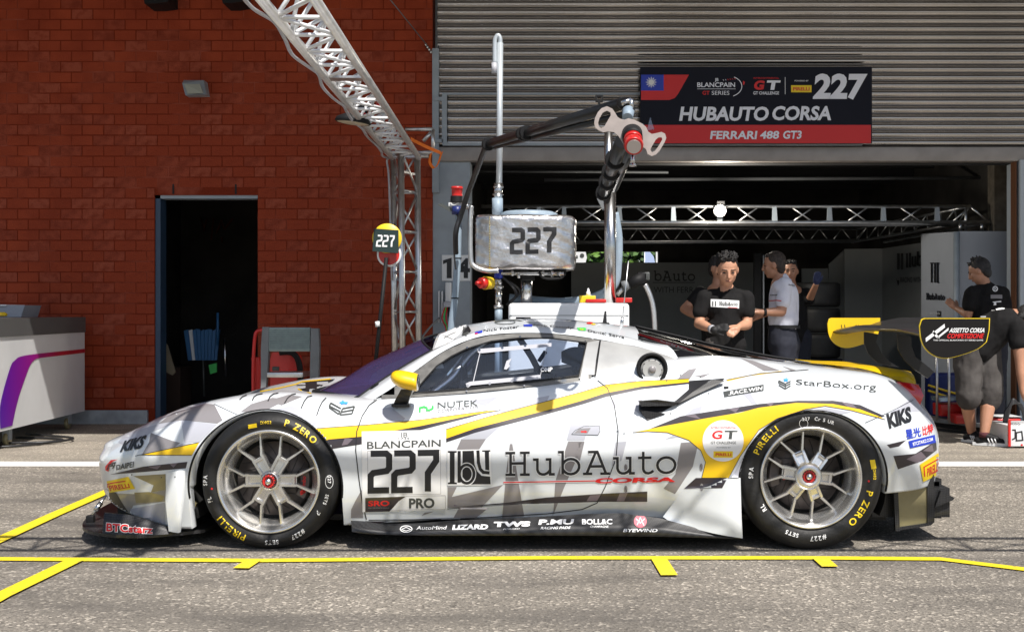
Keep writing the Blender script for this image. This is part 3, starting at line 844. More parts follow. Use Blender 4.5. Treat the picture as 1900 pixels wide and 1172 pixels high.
# side of the cabin: surface the frames and panes are cut from
belt = R((690,743,5.72),(758,738,5.715),(855,731,5.71),(973,719,5.71),(1085,707,5.715),(1150,696,5.74),(1197,688,5.77),(1238,674,5.83),(1262,669,5.88))
rb_ = evenly(belt, 60); ra_ = evenly(rowA, 200)
# pair by X so the lines between stay upright
def atx(line, x):
    for a, b_ in zip(line, line[1:]):
        if a.x <= x <= b_.x: return a.lerp(b_, (x-a.x)/max(b_.x-a.x, 1e-6))
    return line[0] if x < line[0].x else line[-1]
xs = [rb_[0].x+(min(rb_[-1].x, ra_[-1].x)-rb_[0].x)*i/70 for i in range(71)]
bl = [atx(rb_, x) for x in xs]; al = [atx(ra_, x) for x in xs]
sv = []; sf = []
for j in range(9):
    t = j/8
    for a, b_ in zip(bl, al):
        p = a.lerp(b_, t); p = p+V(0, -.03*math.sin(t*math.pi), 0); sv.append(p)
n_ = len(xs)
for j in range(8):
    for i in range(n_-1): sf.append((j*n_+i, j*n_+i+1, (j+1)*n_+i+1, (j+1)*n_+i))
BS = BVHTree.FromPolygons(sv, sf)
BSF = BVHTree.FromPolygons(mirr(sv), sf)
glass_out = [(767,729),(789,704),(811,680),(838,662),(866,648),(912,634),(965,628),(1025,629),(1088,637),(1081,668),(1074,697),(987,708),(866,721)]
frame_out = [(692,742),(731,717),(778,682),(825,651),(870,631),(914,621),(973,618),(1032,620),(1091,627),(1111,631),(1104,668),(1096,705),(1085,706),(973,718),(855,730),(758,737)]
def sidepiece(name, m, build, off=.0, far=True):
    d = Draw(); build(d); o = d.lay(name, BS, off, car, 12)
    if far and o:
        me = o.data; n0 = len(me.vertices)
        mb = MB(); vs = [v.co.copy() for v in me.vertices]; fs = [tuple(p.vertices) for p in me.polygons]
        mb.add(mirr(vs), [f[::-1] for f in fs], me.materials[0], True); mb.build(name, None, car, recalc=False)
    return o
M['trim'] = mat('grey_window_trim', (.17, .165, .155), .5, .2, noise=.2, nscale=20)
sidepiece('window_frame', M['trim'], lambda d: d.poly(frame_out, M['trim'], [glass_out]))
sidepiece('side_window', M['glass'], lambda d: d.poly(glass_out, M['glass']), -.006)
sidepiece('door_pillar', M['pearl'], lambda d: d.poly([(1090,636),(1112,632),(1106,668),(1102,705),(1076,707),(1083,668)], M['pearl']), .004)
quart = sidepiece('quarter_panel', M['pearl'], lambda d: d.poly([(1115,632),(1153,638),(1197,647),(1240,661),(1256,668),(1238,673),(1197,687),(1150,695),(1105,704),(1110,668)], M['pearl']), .003)
d = Draw(); lw = M['ink']
d.stroke([(1113,632),(1108,668),(1103,705)], 1.6, lw); d.stroke([(690,743),(731,716),(778,681),(825,649),(870,629),(914,619),(973,616)][::-1], 1.6, lw); d.stroke([(767,729),(866,722),(987,709),(1075,698)], 1.8, M['black'])
d.stroke(glass_out, 2.2, M['black'], True)
for x, y in ((965,626),(867,646),(1086,635),(1076,702),(973,716),(866,726)): d.poly(arc(x, y, 1.8, 1.8, 0, 360, 8), M['chrome'])
d.lay('window_seal', BS, .006, car, 12)
# sliding window rails of clear plastic
cW = Cr(760, 600, 5.28)
M['clear'] = mat('frosted_plastic_rail', (.42, .42, .45), .35)
d = Draw()
d.poly(cW((665,255),(1390,195),(1390,230),(710,295),(670,290)), M['clear']); d.poly(cW((550,590),(590,572),(1280,505),(1290,545),(600,610),(570,632)), M['clear'])
d.stroke(cW((690,290),(625,570)), 1.6, M['clear']); d.stroke(cW((1345,240),(1280,520)), 1, M['clear']); d.poly(cW((950,370),(1000,345),(975,400),(985,420),(950,455),(925,450)), M['clear'])
for q in cW((683,265),(908,243),(1132,222),(568,612),(785,590),(1003,565),(1250,535)): d.poly(arc(q[0], q[1], 2.6, 2.6, 0, 360, 8), M['chrome'])
d.poly(cW((1280,450),(1320,430),(1400,425),(1400,432),(1325,437),(1300,455),(1325,480),(1395,482),(1395,489),(1320,487)), M['white']) if False else None
d.text('OMP', [*cW((1282,436),(1400,432),(1398,474),(1284,476))], M['white'], .03)
d.lay('window_rail', BS, .004, car, 12)
# cockpit
mb = MB()
ck = 6.1
mb.bevbox((-1.0, 5.85, .1), (-.7, 7.2, .80), .05, M['black'])      # dash
mb.pipe(R((800,730,5.95),(838,700,6.02),(870,660,6.08),(905,632,6.13)), .022, 10, M['alu'])
mb.pipe(mirr(R((800,730,5.95),(838,700,6.02),(870,660,6.08),(905,632,6.13))), .022, 10, M['alu'])
mb.pipe(R((905,632,6.13),(1000,622,6.15),(1085,634,6.13),(1090,720,6.1)), .02, 8, M['black']); mb.pipe(mirr(R((905,632,6.13),(1000,622,6.15),(1085,634,6.13),(1090,720,6.1))), .02, 8, M['black'])
mb.build('roll_cage', None, car)
mb = MB(); sx = -.2
seat = [P(1070,640,6.35)]
mb.pipe([V(.30,6.1,.15), V(.26,6.12,.55), V(.22,6.14,.80), V(.12,6.16,.92), V(.02,6.16,.93)], .10, 10, M['black'], radii=[.12,.12,.11,.07,.03])
mb.sphere((.22, 6.14, .86), .11, (1.3, .9, .7), 10, M['black'])
mb.bevbox((-.35, 5.95, .12), (.3, 6.4, .42), .06, M['black']); mb.bevbox((.18, 5.95, .3), (.34, 6.4, .98), .06, M['black'])
mb.build('driver_seat', None, car)
mb = MB()
mb.lathe([(.145, -.012), (.165, 0), (.145, .012)], V(-.52, 6.15, .78), 'X', 24, M['black']); mb.tube(V(-.7, 6.15, .74), V(-.53, 6.15, .78), .025, m=M['black']); mb.box((-.53, 6.02, .765), (-.51, 6.28, .80), M['grey'])
mb.build('steering_wheel', None, car)
mb = MB(); mb.pipe(R((960,622,6.3),(985,660,6.28),(1002,688,6.25),(1030,700,6.2)), .018, 8, M['black']); mb.pipe(R((1012,652,6.3),(1000,670,6.28)), .012, 8, M['black']); mb.bevbox(P(990,690,6.3), P(1008,678,6.36), .004, M['black'])
mb.build('seat_belt', None, car)
mb = MB(); mb.bevbox((-1.0, 5.80, .55), (.5, 5.86, .70), .02, M['black']); mb.bevbox((-.95, 7.1, .5), (.5, 7.2, .74), .02, M['black']); mb.box((.38, 5.9, .1), (.42, 7.14, 1.0-.12), M['rimdark']); mb.build('inner_sill', None, car)
mb = MB()
for k in range(7): mb.bevbox(P(1060+random.uniform(0, 22), 634+k*5, 6.6), P(1072+random.uniform(5, 12), 640+k*5, 6.66), .005, M['black'])
mb.build('head_net', None, car)

# front bumper, splitter, skirts
c9 = Cr(150, 880, 7.814)
mb = MB()
zs = .058
outl = [V(*P(x, y, 1).xy, 0) for x, y in ()]
plan = [(-1.79,5.66),(-1.90,5.58),(-2.05,5.52),(-2.20,5.53),(-2.35,5.61),(-2.45,5.75),(-2.52,5.95),(-2.57,6.2),(-2.60,6.52)]
full = evenly([V(x, y, zs) for x, y in plan], 30); full = full+mirr(full)[::-1][1:]
mb.prism(full+[V(-1.79, 7.1, zs), V(-1.79, 5.9, zs)], .016, None, dirv=(0, 0, 1)); mb.build('splitter', M['carbon'], car)
mb = MB(); fe = []
a_ = [(-2.27,5.56,.072),(-2.18,5.53,.072),(-2.08,5.52,.072),(-2.0,5.525,.072),(-1.93,5.54,.074)]
t_ = [(-2.27,5.585,.170),(-2.18,5.56,.168),(-2.10,5.55,.158),(-2.0,5.55,.125),(-1.93,5.555,.098)]
A1 = evenly([V(*q) for q in a_], 24); T1 = evenly([V(*q) for q in t_], 24)
mb.grid([A1, [p.lerp(q, .5) for p, q in zip(A1, T1)], T1], None); mb.grid([[p+V(0, .008, 0) for p in A1], [p+V(0, .008, .002) for p in T1]], None); mb.grid([T1, [p+V(0, .008, .002) for p in T1]], None)
mbm = MB(); mbm.v = [(p[0], 2*YC-p[1], p[2]) for p in mb.v]; mbm.f = [f[::-1] for f in mb.f]; mbm.m = mb.m; mbm.sm = mb.sm
fence = mb.build('splitter_fence', M['carbon'], car, merge=True); mbm.build('splitter_fence', M['carbon'], car, merge=True)
mb = MB()
for s_ in (1, -1):
    yy = lambda y: YC-s_*(YC-y)
    a1 = P(203, 909, 5.95); b1 = P(168, 960, 5.86); mb.tube(V(a1.x, yy(a1.y), a1.z), V(b1.x, yy(b1.y), b1.z), .006, m=M['chrome']); c1 = a1.lerp(b1, .45); e1 = a1.lerp(b1, .75); mb.tube(V(c1.x, yy(c1.y), c1.z), V(e1.x, yy(e1.y), e1.z), .013, m=M['chrome'])
    mb.bevbox(V(b1.x-.02, yy(b1.y)-.015, .07), V(b1.x+.02, yy(b1.y)+.015, .11), .005, M['black'])
mb.build('splitter_strut', None, car)
mb = MB()   # dark mouth under the nose
mb.box((-2.36, 5.98, .075), (-2.0, 7.06, .22), M['rimdark']); mb.build('air_intake', None, car)
mb = MB()   # bumper corner flap ahead of the wheel
fl = R((309,878,5.50),(333,872,5.49),(344,873,5.50)); fl2 = R((313,985,5.53),(333,988,5.52),(336,982,5.53))
mb.grid([evenly(fl, 8), evenly(R((307,930,5.49),(330,930,5.475),(342,930,5.50)), 8), evenly(fl2, 8)], None)
flap = mb.build('bumper_flap', M['paint'], car)
mb = MB(); mb.prism(R((340,915,5.60),(352,922,5.62),(364,934,5.62),(357,955,5.62),(360,972,5.62),(340,980,5.6)), .02, M['gold']); mb.build('turning_vane', None, car)
d = Draw(); d.poly([(203,911),(216,913),(226,930),(238,948),(252,962),(262,975),(205,975)], M['ink']); d.lay('grille_mouth', BV, .002, body, 3, maxdy=.8)  # black patch on the body paints the dark gap between bumper and splitter
# side skirt of carbon
top = R((651,963,5.60),(678,966,5.60),(720,974,5.595),(780,970,5.59),(838,965,5.59),(962,960,5.59),(1080,953,5.585),(1153,951,5.575),(1227,961,5.55),(1300,981,5.52),(1376,998,5.49))
bot = R((653,986,5.50),(680,990,5.49),(730,992,5.485),(800,993,5.48),(860,993,5.48),(962,993,5.48),(1080,993,5.48),(1153,994,5.48),(1227,995,5.48),(1300,997,5.48),(1377,999,5.485))
T1 = evenly(top, 60, False); B1 = evenly(bot, 60, False)
mb = MB(); mb.grid([T1, [p.lerp(q, .5)+V(0, .006, 0) for p, q in zip(T1, B1)], B1, [p+V(0, .25, .006) for p in B1]], None); skirt = mb.build('side_skirt', M['carbon'], car)
mb = MB(); mb.grid([mirr(T1), mirr(B1), mirr([p+V(0, .25, .006) for p in B1])], None); mb.build('side_skirt', M['carbon'], car)
# white flared panel ahead of the rear wheel
mb = MB(); 
pa = R((1269,906,5.53),(1310,903,5.505),(1350,886,5.485),(1374,886,5.478)); pb = R((1230,958,5.58),(1300,960,5.52),(1345,962,5.48),(1376,960,5.468)); pc = R((1240,965,5.56),(1300,983,5.515),(1340,992,5.475),(1378,998,5.462))
g_ = [evenly(pa, 16), evenly([a.lerp(b_, .5) for a, b_ in zip(pa, pb)], 16), evenly(pb, 16), evenly(pc, 16)]
mb.grid(g_, None); flare = mb.build('flared_panel', M['paint'], car)
# diffuser side, gold panel, canards
mb = MB(); mb.prism(R((1664,902,5.70),(1700,905,5.70),(1722,904,5.70),(1722,972,5.70),(1668,982,5.70)), .02, M['gold']); mb.build('diffuser_plate', None, car)
mb = MB(); mb.prism(R((1721,896,5.69),(1733,880,5.69),(1734,968,5.69),(1727,974,5.69),(1664,984,5.69),(1664,978,5.69),(1721,970,5.69)), .025); mb.prism(R((1658,900,5.68),(1666,900,5.68),(1670,985,5.68),(1662,985,5.68)), .03); mb.build('diffuser_edge', M['carbon'], car)
mb = MB()
a1, b1, c1, d1 = P(1734,942,5.72), P(1746,909,5.9), P(1770,923,5.8), P(1734,916,6.2)
mb.prism([V(1.90,5.72,.10),V(1.96,5.74,.215),V(2.05,5.80,.205),V(2.04,5.86,.19)], .02); 
mb.prism([P(1735,941,5.72), P(1746,910,5.72), P(1771,923,5.72), P(1769,927,5.72)], .12)
mb.prism(R((1734,884,5.8),(1747,888,5.8),(1747,912,5.8),(1743,912,5.8),(1743,893,5.8),(1734,893,5.8)), .3); mb.prism(R((1735,940,5.85),(1747,940,5.85),(1747,961,5.85),(1735,961,5.85)), .3)
mb.build('diffuser_canard', M['carbon'], car)
mb = MB(); mb.box((1.62, 5.75, .12), (2.02, 7.28, .27)); mb.build('diffuser', M['carbon'], car)
# rear yellow spoiler lip
s1 = R((1500,673,6.15),(1545,677,6.15),(1590,682,6.12),(1625,690,6.05),(1650,699,5.98),(1690,713,5.90)); s2 = R((1506,672,6.3),(1545,675,6.3),(1600,677,6.25),(1645,682,6.15),(1680,690,6.05),(1697,700,5.96))
s3 = R((1506,672,6.52),(1560,674,6.52),(1600,676,6.52),(1640,681,6.52),(1680,687,6.52),(1690,690,6.52))
loft([s1, s2, s3], 40, 4, M['yellow'], 'spoiler_lip', car)
mb = MB(); 
E1 = R((1660,700,5.95),(1680,702,5.93),(1698,702,5.95)); 
mb.grid([evenly(R((1645,701,5.90),(1670,706,5.86),(1700,712,5.86)), 10), evenly(R((1650,699,5.97),(1675,698,5.95),(1698,702,5.95)), 10)], M['yellow']); mb.build('spoiler_edge', None, car)
# tail light
mb = MB(); T = R((1656,706,5.80),(1672,708,5.79),(1692,711,5.79),(1704,714,5.81)); Bq = R((1662,709,5.78),(1680,722,5.765),(1694,738,5.76),(1707,752,5.78))
mb.grid([evenly(T, 14), evenly([a.lerp(b_, .5)+V(.02, -.012, 0) for a, b_ in zip(T, Bq)], 14), evenly(Bq, 14)], M['redlens'])
mb.grid([evenly(T, 14), evenly([q+V(.03, .06, -.002) for q in T], 14)], M['redlens']); mb.grid([[q for q in (P(1704,714,5.81), P(1710,722,5.80), P(1711,738,5.79), P(1707,752,5.78))], [q+V(-.01, .2, 0) for q in (P(1704,714,5.81), P(1710,722,5.80), P(1711,738,5.79), P(1707,752,5.78))]], M['redlens']); mb.add([P(1704,714,5.81), P(1710,722,5.80), P(1711,738,5.79), P(1707,752,5.78)], [(0,1,2,3)], M['redlens']); mb.build('tail_light', None, car)
# fuel filler behind the side window
mb = MB(); fc = P(1210, 683, 5.715)
q = 368
mb.lathe([(.072, .15), (.080, .02), (.080, -.008), (.072, -.016), (.064, -.006), (.062, .012)], fc, 'Y', 40, M['black'])
mb.lathe([(.0001, -.006), (.020, -.008), (.022, -.002), (.048, -.004), (.058, .006)], fc+V(0, 0, -.006), 'Y', 40, M['pearl'], False)
for k in range(10):
    a = k*math.pi/5; mb.tube(fc+V(.05*math.cos(a), -.006, .05*math.sin(a)-.006), fc+V(.05*math.cos(a), .004, .05*math.sin(a)-.006), .003, n=6, m=M['ink'])
mb.lathe([(.0001, -.012), (.018, -.012), (.019, -.004)], fc+V(0, 0, -.006), 'Y', 24, M['g2'])
mb.build('fuel_filler', None, car)
# side intake: carbon blades over a flat black patch that paints the recess dark
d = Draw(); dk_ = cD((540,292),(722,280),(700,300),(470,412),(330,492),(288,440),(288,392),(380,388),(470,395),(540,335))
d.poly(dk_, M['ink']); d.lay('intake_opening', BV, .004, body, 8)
mb = MB()
def dd(x, y, Y): p = cD((x, y))[0]; return P(p[0], p[1], Y)
mb.prism([dd(286,392,5.54), dd(380,385,5.54), dd(490,400,5.56), dd(465,415,5.56), dd(300,418,5.54)], .05); mb.prism([dd(488,402,5.57), dd(560,345,5.6), dd(660,283,5.63), dd(722,290,5.63), dd(480,412,5.57)], .03)
mb.prism([dd(290,436,5.56), dd(420,455,5.56), dd(330,492,5.56)], .02)
mb.build('intake_blade', M['carbon'], car)
# door mirror
mc = P(750, 704, 5.50); mb = MB(); pr = []
for k in range(15):
    t = k/14; pr.append((max(.001, .047*(1-(1-min(t/.62, 1))**2.6)**.5 if t < .97 else .043), -.068+.136*t))
mb.lathe(pr, (0, 0, 0), 'X', 24, M['yellow'])
mb.v = [(mc.x+x, mc.y+y*1.5, mc.z+z*.95-.015*(x/.07)) for x, y, z in mb.v]
mb.build('mirror_housing', None, car)
mb = MB(); mb.lathe([(.0001, 0), (.038, 0), (.042, -.006)], (0, 0, 0), 'X', 24, M['chrome']); mb.v = [(mc.x+.071+x, mc.y+y*1.4, mc.z+z*.9-.015) for x, y, z in mb.v]; mb.build('mirror_glass', None, car)
mb = MB(); mb.prism(R((744,722,5.53),(765,722,5.53),(757,748,5.60),(729,752,5.60),(733,742,5.58)), .03, M['carbon']); mb.bevbox(P(726,755,5.585), P(762,748,5.63), .004, M['carbon']); mb.build('mirror_arm', None, car)
# roof furniture
mb = MB(); mb.pipe([P(918,598,6.25), P(932,595,6.25), P(958,594,6.25), P(972,597,6.25)], .004, 6, M['inkg']); 
mb.bevbox(P(957,594,6.52), P(985,588,6.6), .004, M['black']); mb.build('roof_hatch', None, car)
hb = bvh(roof, pillar)
d = Draw(); d.stroke([(937+19*math.cos(a*math.pi/12), 598.5+3.6*math.sin(a*math.pi/12)) for a in range(24)], 1, M['inkg'], True)
d.poly([(860,606),(872,614),(866,624),(858,622)], M['inkg'])
d.lay('roof_detail', hb, .004, roof, 6, maxdy=.5)
mb = MB()
sc1 = R((822,620,6.2),(845,610,6.2),(866,603,6.2)); sc2 = R((812,645,6.02),(836,632,6.04),(866,618,6.07))
mb.prism(R((856,622,6.08),(868,603,6.2),(874,613,6.1),(867,623,6.06)), .01, M['ink'])
mb.build('roof_scoop', None, car)
mb = MB(); p = P(1178, 610, 6.4); mb.tube(P(1154,601,6.45), P(1166,484,6.45), .0045, .003, 6, M['alu']); mb.tube(P(1153,606,6.45), P(1155,588,6.45), .012, .008, 10, M['chrome']); mb.build('whip_antenna', None, car)
mb = MB(); mb.prism(R((1118,600,6.4),(1122,577,6.4),(1125,577,6.4),(1126,600,6.4)), .02, M['ink']); mb.bevbox(P(1108,603,6.38), P(1129,598,6.5), .004, M['black']); mb.build('fin_antenna', None, car)

# rear wing
wing = MB()
def wp(x, y, Y): return P(x, y, Y)
near = 5.52; far = 7.40
prof_w = [(1.80,1.10),(1.86,1.118),(1.93,1.13),(2.02,1.135),(2.10,1.15),(2.17,1.155),(2.10,1.128),(2.02,1.108),(1.93,1.092),(1.86,1.088),(1.82,1.090)]
prof_w = [(1.825,1.085),(1.85,1.098),(1.90,1.103),(1.96,1.103),(2.04,1.118),(2.12,1.147),(2.12,1.141),(2.05,1.105),(1.98,1.080),(1.91,1.066),(1.85,1.068),(1.83,1.076)]
def sect(Y, dz): return [V(x, Y, z+dz) for x, z in prof_w]
rows = []
for k in range(21):
    t = k/20; Y = near+(far-near)*t; s_ = abs(2*t-1); dz = -.030*(max(0, (s_-.45)/.55)**1.2)+.0
    r_ = sect(Y, dz); rows.append(r_+[r_[0]])
wing.grid(rows, M['carbon'], True); wing.build('main_plane', None, car)
d = Draw()
ep = [(1709,594),(1711,591.5),(1716,590),(1837,590),(1836,612),(1831,634),(1815,647),(1787,658),(1757,665),(1735,661),(1718,648),(1709,630),(1706,604)]
ep = ep[:5]+[(q.x, q.y) for q in evenly([Vector((x, y, 0)) for x, y in ep[5:]], 36)]
mb = MB(); mb.prism([P(x, y, near-.006) for x, y in ep], .012, M['yel']); 
ep_in = [(cx_+(x-cx_)*.978, cy_+(y-cy_)*.965) for x, y in ep for cx_, cy_ in ((1770, 626),)]
mb.prism([P(x, y, near-.0085) for x, y in ep_in], .003, mat('endplate_black', (.010, .009, .009), .7, spec=.15))
mb.build('endplate', None, car)
epf = [V(P(x, y, near).x, far, P(x, y, near).z) for x, y in ep]
mb = MB(); mb.prism(epf, .012, M['yellow']); mb.build('endplate', None, car)
cF = Cr(1640, 560, 3.908)
d = Draw()
d.poly(cF((305,290),(303,262),(440,158),(443,185)), M['white']); d.poly(cF((385,255),(470,185),(468,205),(400,258)), M['white']); d.poly(cF((360,205),(405,262),(380,258),(352,222)), M['white'])
d.text('ASSETTO CORSA', Q(*cF((472,188))[0], *cF((728,222))[0], 0, 1.5), M['white'], .03, .2)
d.text('COMPETIZIONE', Q(*cF((458,228))[0], *cF((722,264))[0], 0, 1.5), M['red'], .03, .2)
d.text('THE OFFICIAL BLANCPAIN GT SERIES GAME', Q(*cF((358,272))[0], *cF((720,282))[0]), M['white'], .01)
d.lay('endplate_lettering', near-.0085, .002, car)
d = Draw()
for x in (1561, 1567, 1588, 1592): d.stroke([(x, 602), (x+2, 612 if x < 1580 else 606)], 1, M['ink'])
d.lay('far_endplate_mark', far, .003, car)
# swan neck supports: curved plates from the deck up and over to the plane
for Y in (6.25, 6.79):
    sY = F/Y
    k = (Y-6.25)
    ox_ = 1.0
    cS = Cr(1440, 560, 5.86)
    if Y < 6.5: pts = cS((1315,340),(1470,380),(1475,480),(1520,600),(1640,690),(1720,760),(1650,830),(1500,730),(1390,630),(1330,520))
    else: pts = cS((960,325),(1110,350),(1090,430),(1150,560),(1240,650),(1340,710),(1250,700),(1100,660),(1000,560),(960,450))
    mb = MB(); mb.prism([P(x, y, Y) for x, y in pts], .014); mb.build('wing_support', M['blackgloss'], car)

# wheels
def wheel(c, R_, rim_r, dish, rot, hubr, front):
    w = c; nm = 'wheel'
    e = bpy.data.objects.new('wheel', None); COL.objects.link(e); e.parent = car; e.matrix_parent_inverse = Matrix.Translation(car.location).inverted(); e.location = (0, 0, 0)
    W = .30
    mb = MB()
    prof_ = [(rim_r-.004, .012), (rim_r+.006, .004), (rim_r+.02, -.004), (rim_r+(R_-rim_r)*.45, -.012), (R_-.035, -.006), (R_-.018, .006), (R_-.007, .022), (R_-.001, .045), (R_, .08), (R_, W-.08), (R_-.001, W-.045), (R_-.02, W-.0), (rim_r+.01, W), (rim_r-.01, W-.02)]
    mb.lathe(prof_, c, 'Y', 96, M['rubber']); t = mb.build('tyre', None, e)
    mb = MB()
    mb.lathe([(rim_r, .010), (rim_r+.001, -.002), (rim_r-.004, -.006), (rim_r-.012, -.004), (rim_r-.016, .008), (rim_r-.022, .016), (rim_r-.026, dish*.6), (rim_r-.034, dish), (rim_r-.05, dish+.012), (rim_r-.052, .2), (rim_r-.04, .26)], c, 'Y', 96, M['rim'])
    mb.build('rim', None, e)
    # six Y spokes
    ro = rim_r-.030; ys = dish
    def bar(p, q, w0, w1, y0, y1, th):
        p = Vector(p); q = Vector(q); t_ = (q-p).normalized(); n_ = Vector((-t_.y, t_.x))
        vs = []
        for (pt, wd, yy) in ((p, w0, y0), (q, w1, y1)):
            for sgn, dy, kk in ((-1, .010, 1.0), (-1, 0, .62), (1, 0, .62), (1, .010, 1.0), (1, th, .9), (-1, th, .9)):
                a = pt+n_*sgn*wd/2*kk; vs.append(V(c.x+a.x, c.y+yy+dy, c.z+a.y))
        fs = [(i, (i+1) % 6, 6+(i+1) % 6, 6+i) for i in range(6)]+[(5,4,3,2,1,0), (6,7,8,9,10,11)]
        mb.add(vs, fs, M['rim'], False)
    for k in range(6):
        mb = MB(); a = math.radians(rot+60*k)
        jr = rim_r*.50; hub_y = ys-.012 if front else ys-.03
        J = Vector((math.cos(a), math.sin(a)))*jr
        H0 = Vector((math.cos(a), math.sin(a)))*.045
        n_ = Vector((-math.sin(a), math.cos(a)))
        for sg in (-1, 1):
            bar(H0+n_*sg*.022, J+n_*sg*.026, .020, .018, hub_y, ys-.008, .035)
            ea = a+sg*math.radians(17.0)
            bar(J+n_*sg*.022, Vector((math.cos(ea), math.sin(ea)))*(ro+.006), .018, .011, ys-.008, ys-.002, .030)
        bar(J-Vector((math.cos(a), math.sin(a)))*.012+n_*.026, J-Vector((math.cos(a), math.sin(a)))*.012-n_*.026, .016, .016, ys-.008, ys-.008, .03)
        bar(H0, J, .05, .05, hub_y+.012, ys+.006, .02); mb.build('spoke', None, e)
    mb = MB()
    mb.lathe([(.030, .01), (.033, -.012), (.040, -.016), (hubr*.9, -.010), (hubr, .004), (hubr*1.1, .05)], c+V(0, ys-.012 if front else ys-.034, 0), 'Y', 48, M['rim'])
    mb.build('hub', None, e)
    mb = MB()
    mb.lathe([(.030, -.012), (.034, -.022), (.026, -.03), (.020, -.02)], c+V(0, ys-.018, 0), 'Y', 24, M['redpl'])
    for k in range(14):
        a = k*2*math.pi/14; mb.tube(c+V(.029*math.cos(a), ys-.046, .029*math.sin(a)), c+V(.036*math.cos(a), ys-.03, .036*math.sin(a)), .0035, n=6, m=M['ink'])
    mb.lathe([(.0001, -.052), (.012, -.049), (.018, -.035), (.020, -.015)], c+V(0, ys-.008, 0), 'Y', 24, M['chrome'])
    mb.build('wheel_nut', None, e)
    mb = MB(); dr = rim_r*.72
    mb.lathe([(.07, .0), (dr, 0), (dr, .03), (.07, .03)], c+V(0, ys+.07, 0), 'Y', 64, M['disc'])
    mb.lathe([(.0001, -.01), (.075, -.005), (.08, .03)], c+V(0, ys+.06, 0), 'Y', 32, M['rimdark'])
    for k in range(20):
        a = k*math.pi/10; mb.pipe([c+V(.09*math.cos(a), ys+.069, .09*math.sin(a)), c+V(dr*.78*math.cos(a+.35), ys+.069, dr*.78*math.sin(a+.35)), c+V(dr*.97*math.cos(a+.5), ys+.069, dr*.97*math.sin(a+.5))], .0018, 4, M['rimdark'])
    mb.lathe([(.0001, 0), (rim_r-.03, 0)], c+V(0, ys+.13, 0), 'Y', 32, M['rimdark'])
    mb.build('brake_disc', None, e)
    mb = MB(); sg = 1 if front else -1; rows = []
    for k in range(9):
        a = math.radians((-32 if front else 150)+k*(50/8)); rows.append([c+V(math.cos(a)*r_, ys+y_, math.sin(a)*r_) for r_, y_ in ((dr*.72, .065), (dr*.76, .035), (dr*1.0, .035), (dr*1.05, .065))])
    mb.grid(rows, M['disc'], False); mb.add([r0 for r0 in rows[0]], [(0,1,2,3)], M['disc']); mb.add([r0 for r0 in rows[-1]], [(3,2,1,0)], M['disc'])
    mb.build('brake_caliper', None, e)
    return e, t
def arc_text(dr, s, c, r, a0, size, m, bold=.02, adv=.62, narrow=1):
    "lettering round the tyre, clockwise, tops outward; a0 in degrees, c and r in photo pixels"
    a = math.radians(a0); dr.part('tyre_lettering')
    for ch in s:
        if ch != ' ':
            vs, fs = text_mesh(ch, bold, 0)
            x0 = min(v[0] for v in vs); x1 = max(v[0] for v in vs); out = []; wd = (x1-x0)*size*narrow+size*.16; a -= wd/2/r
            for x, y in vs:
                lx = (x-(x0+x1)/2)*size*narrow; ly = y*size-.35*size
                th = a-lx/r; rr = r+ly
                out.append((c[0]+rr*math.cos(th), c[1]-rr*math.sin(th)))
            dr.items.append((out, fs, m)); a -= wd/2/r
        else: a -= size*.42/r
cf = V(P(498, 893, 5.515).x, 5.515, P(498, 893, 5.515).z); crr = V(P(1505, 886, 5.50).x, 5.50, P(1505, 886, 5.50).z)
w1, t1 = wheel(cf, .3405, .256, .045, 0, .050, True)
w2, t2 = wheel(crr, .3615, .252, .085, -8, .068, False)
w1['label'] = 'front wheel with Y spokes and red caliper script'; w2['label'] = 'rear wheel with a deep dished rim'
for wq in (w1, w2):    # the far pair
    cc = wq.copy(); COL.objects.link(cc); cc.location = (0, 2*YC-2*.0-5.5-5.5-.30+0, 0)
    for k in [k for k in bpy.data.objects if k.parent == wq]:
        q = k.copy(); COL.objects.link(q); q.parent = cc
    if 'label' in cc: del cc['label']
d = Draw(); c0 = (498, 893)
arc_text(d, 'PIRELLI', c0, 113, 248, 16, M['yel'], .018, narrow=1.1); arc_text(d, 'P ZERO', c0, 114, 75, 17, M['yel'], .018, narrow=1.0)
arc_text(d, 'SPA', c0, 117, 184, 10, M['white']); arc_text(d, 'FL', c0, 114, 200, 10, M['white']); arc_text(d, 'SET5', c0, 113, -80, 10.5, M['white']); arc_text(d, '#227', c0, 113, -53, 11, M['white'])
arc_text(d, '227', c0, 113, 6, 8, M['white']); arc_text(d, 'SET5', c0, 112, -12, 8, M['white']); arc_text(d, 'JF', c0, 110, -30, 8, M['white'])
d.stroke([(c0[0]+113*math.cos(math.radians(0))+7*math.cos(a*math.pi/8), c0[1]+12*math.sin(a*math.pi/8)) for a in range(16)], .8, M['white'], True)
arc_text(d, 'DHG2', c0, 110, 98, 7, M['yel']); d.poly([(460,788),(476,785),(477,792),(461,795)], M['yel'])
d.poly(arc(393, 906, 2, 2, 0, 360, 8), M['red'])
TB = bvh(t1); d.lay('tyre_lettering', TB, .0015, w1, 6)
d = Draw(); c0 = (1505, 886)
arc_text(d, 'PIRELLI', c0, 112, 157, 16, M['yel'], .018, narrow=1.12); arc_text(d, 'P ZERO', c0, 112, -12, 17, M['yel'], .018, narrow=1.1)
arc_text(d, 'SPA', c0, 112, 181, 11, M['white']); arc_text(d, 'RL', c0, 105, 216, 11, M['white']); arc_text(d, 'SET5', c0, 110, -102, 10.5, M['white']); arc_text(d, '#227', c0, 113, -75, 12, M['white'])
arc_text(d, '227', c0, 110, 99, 8, M['white']); arc_text(d, 'Cr 5 UR', c0, 110, 87, 9, M['white'])
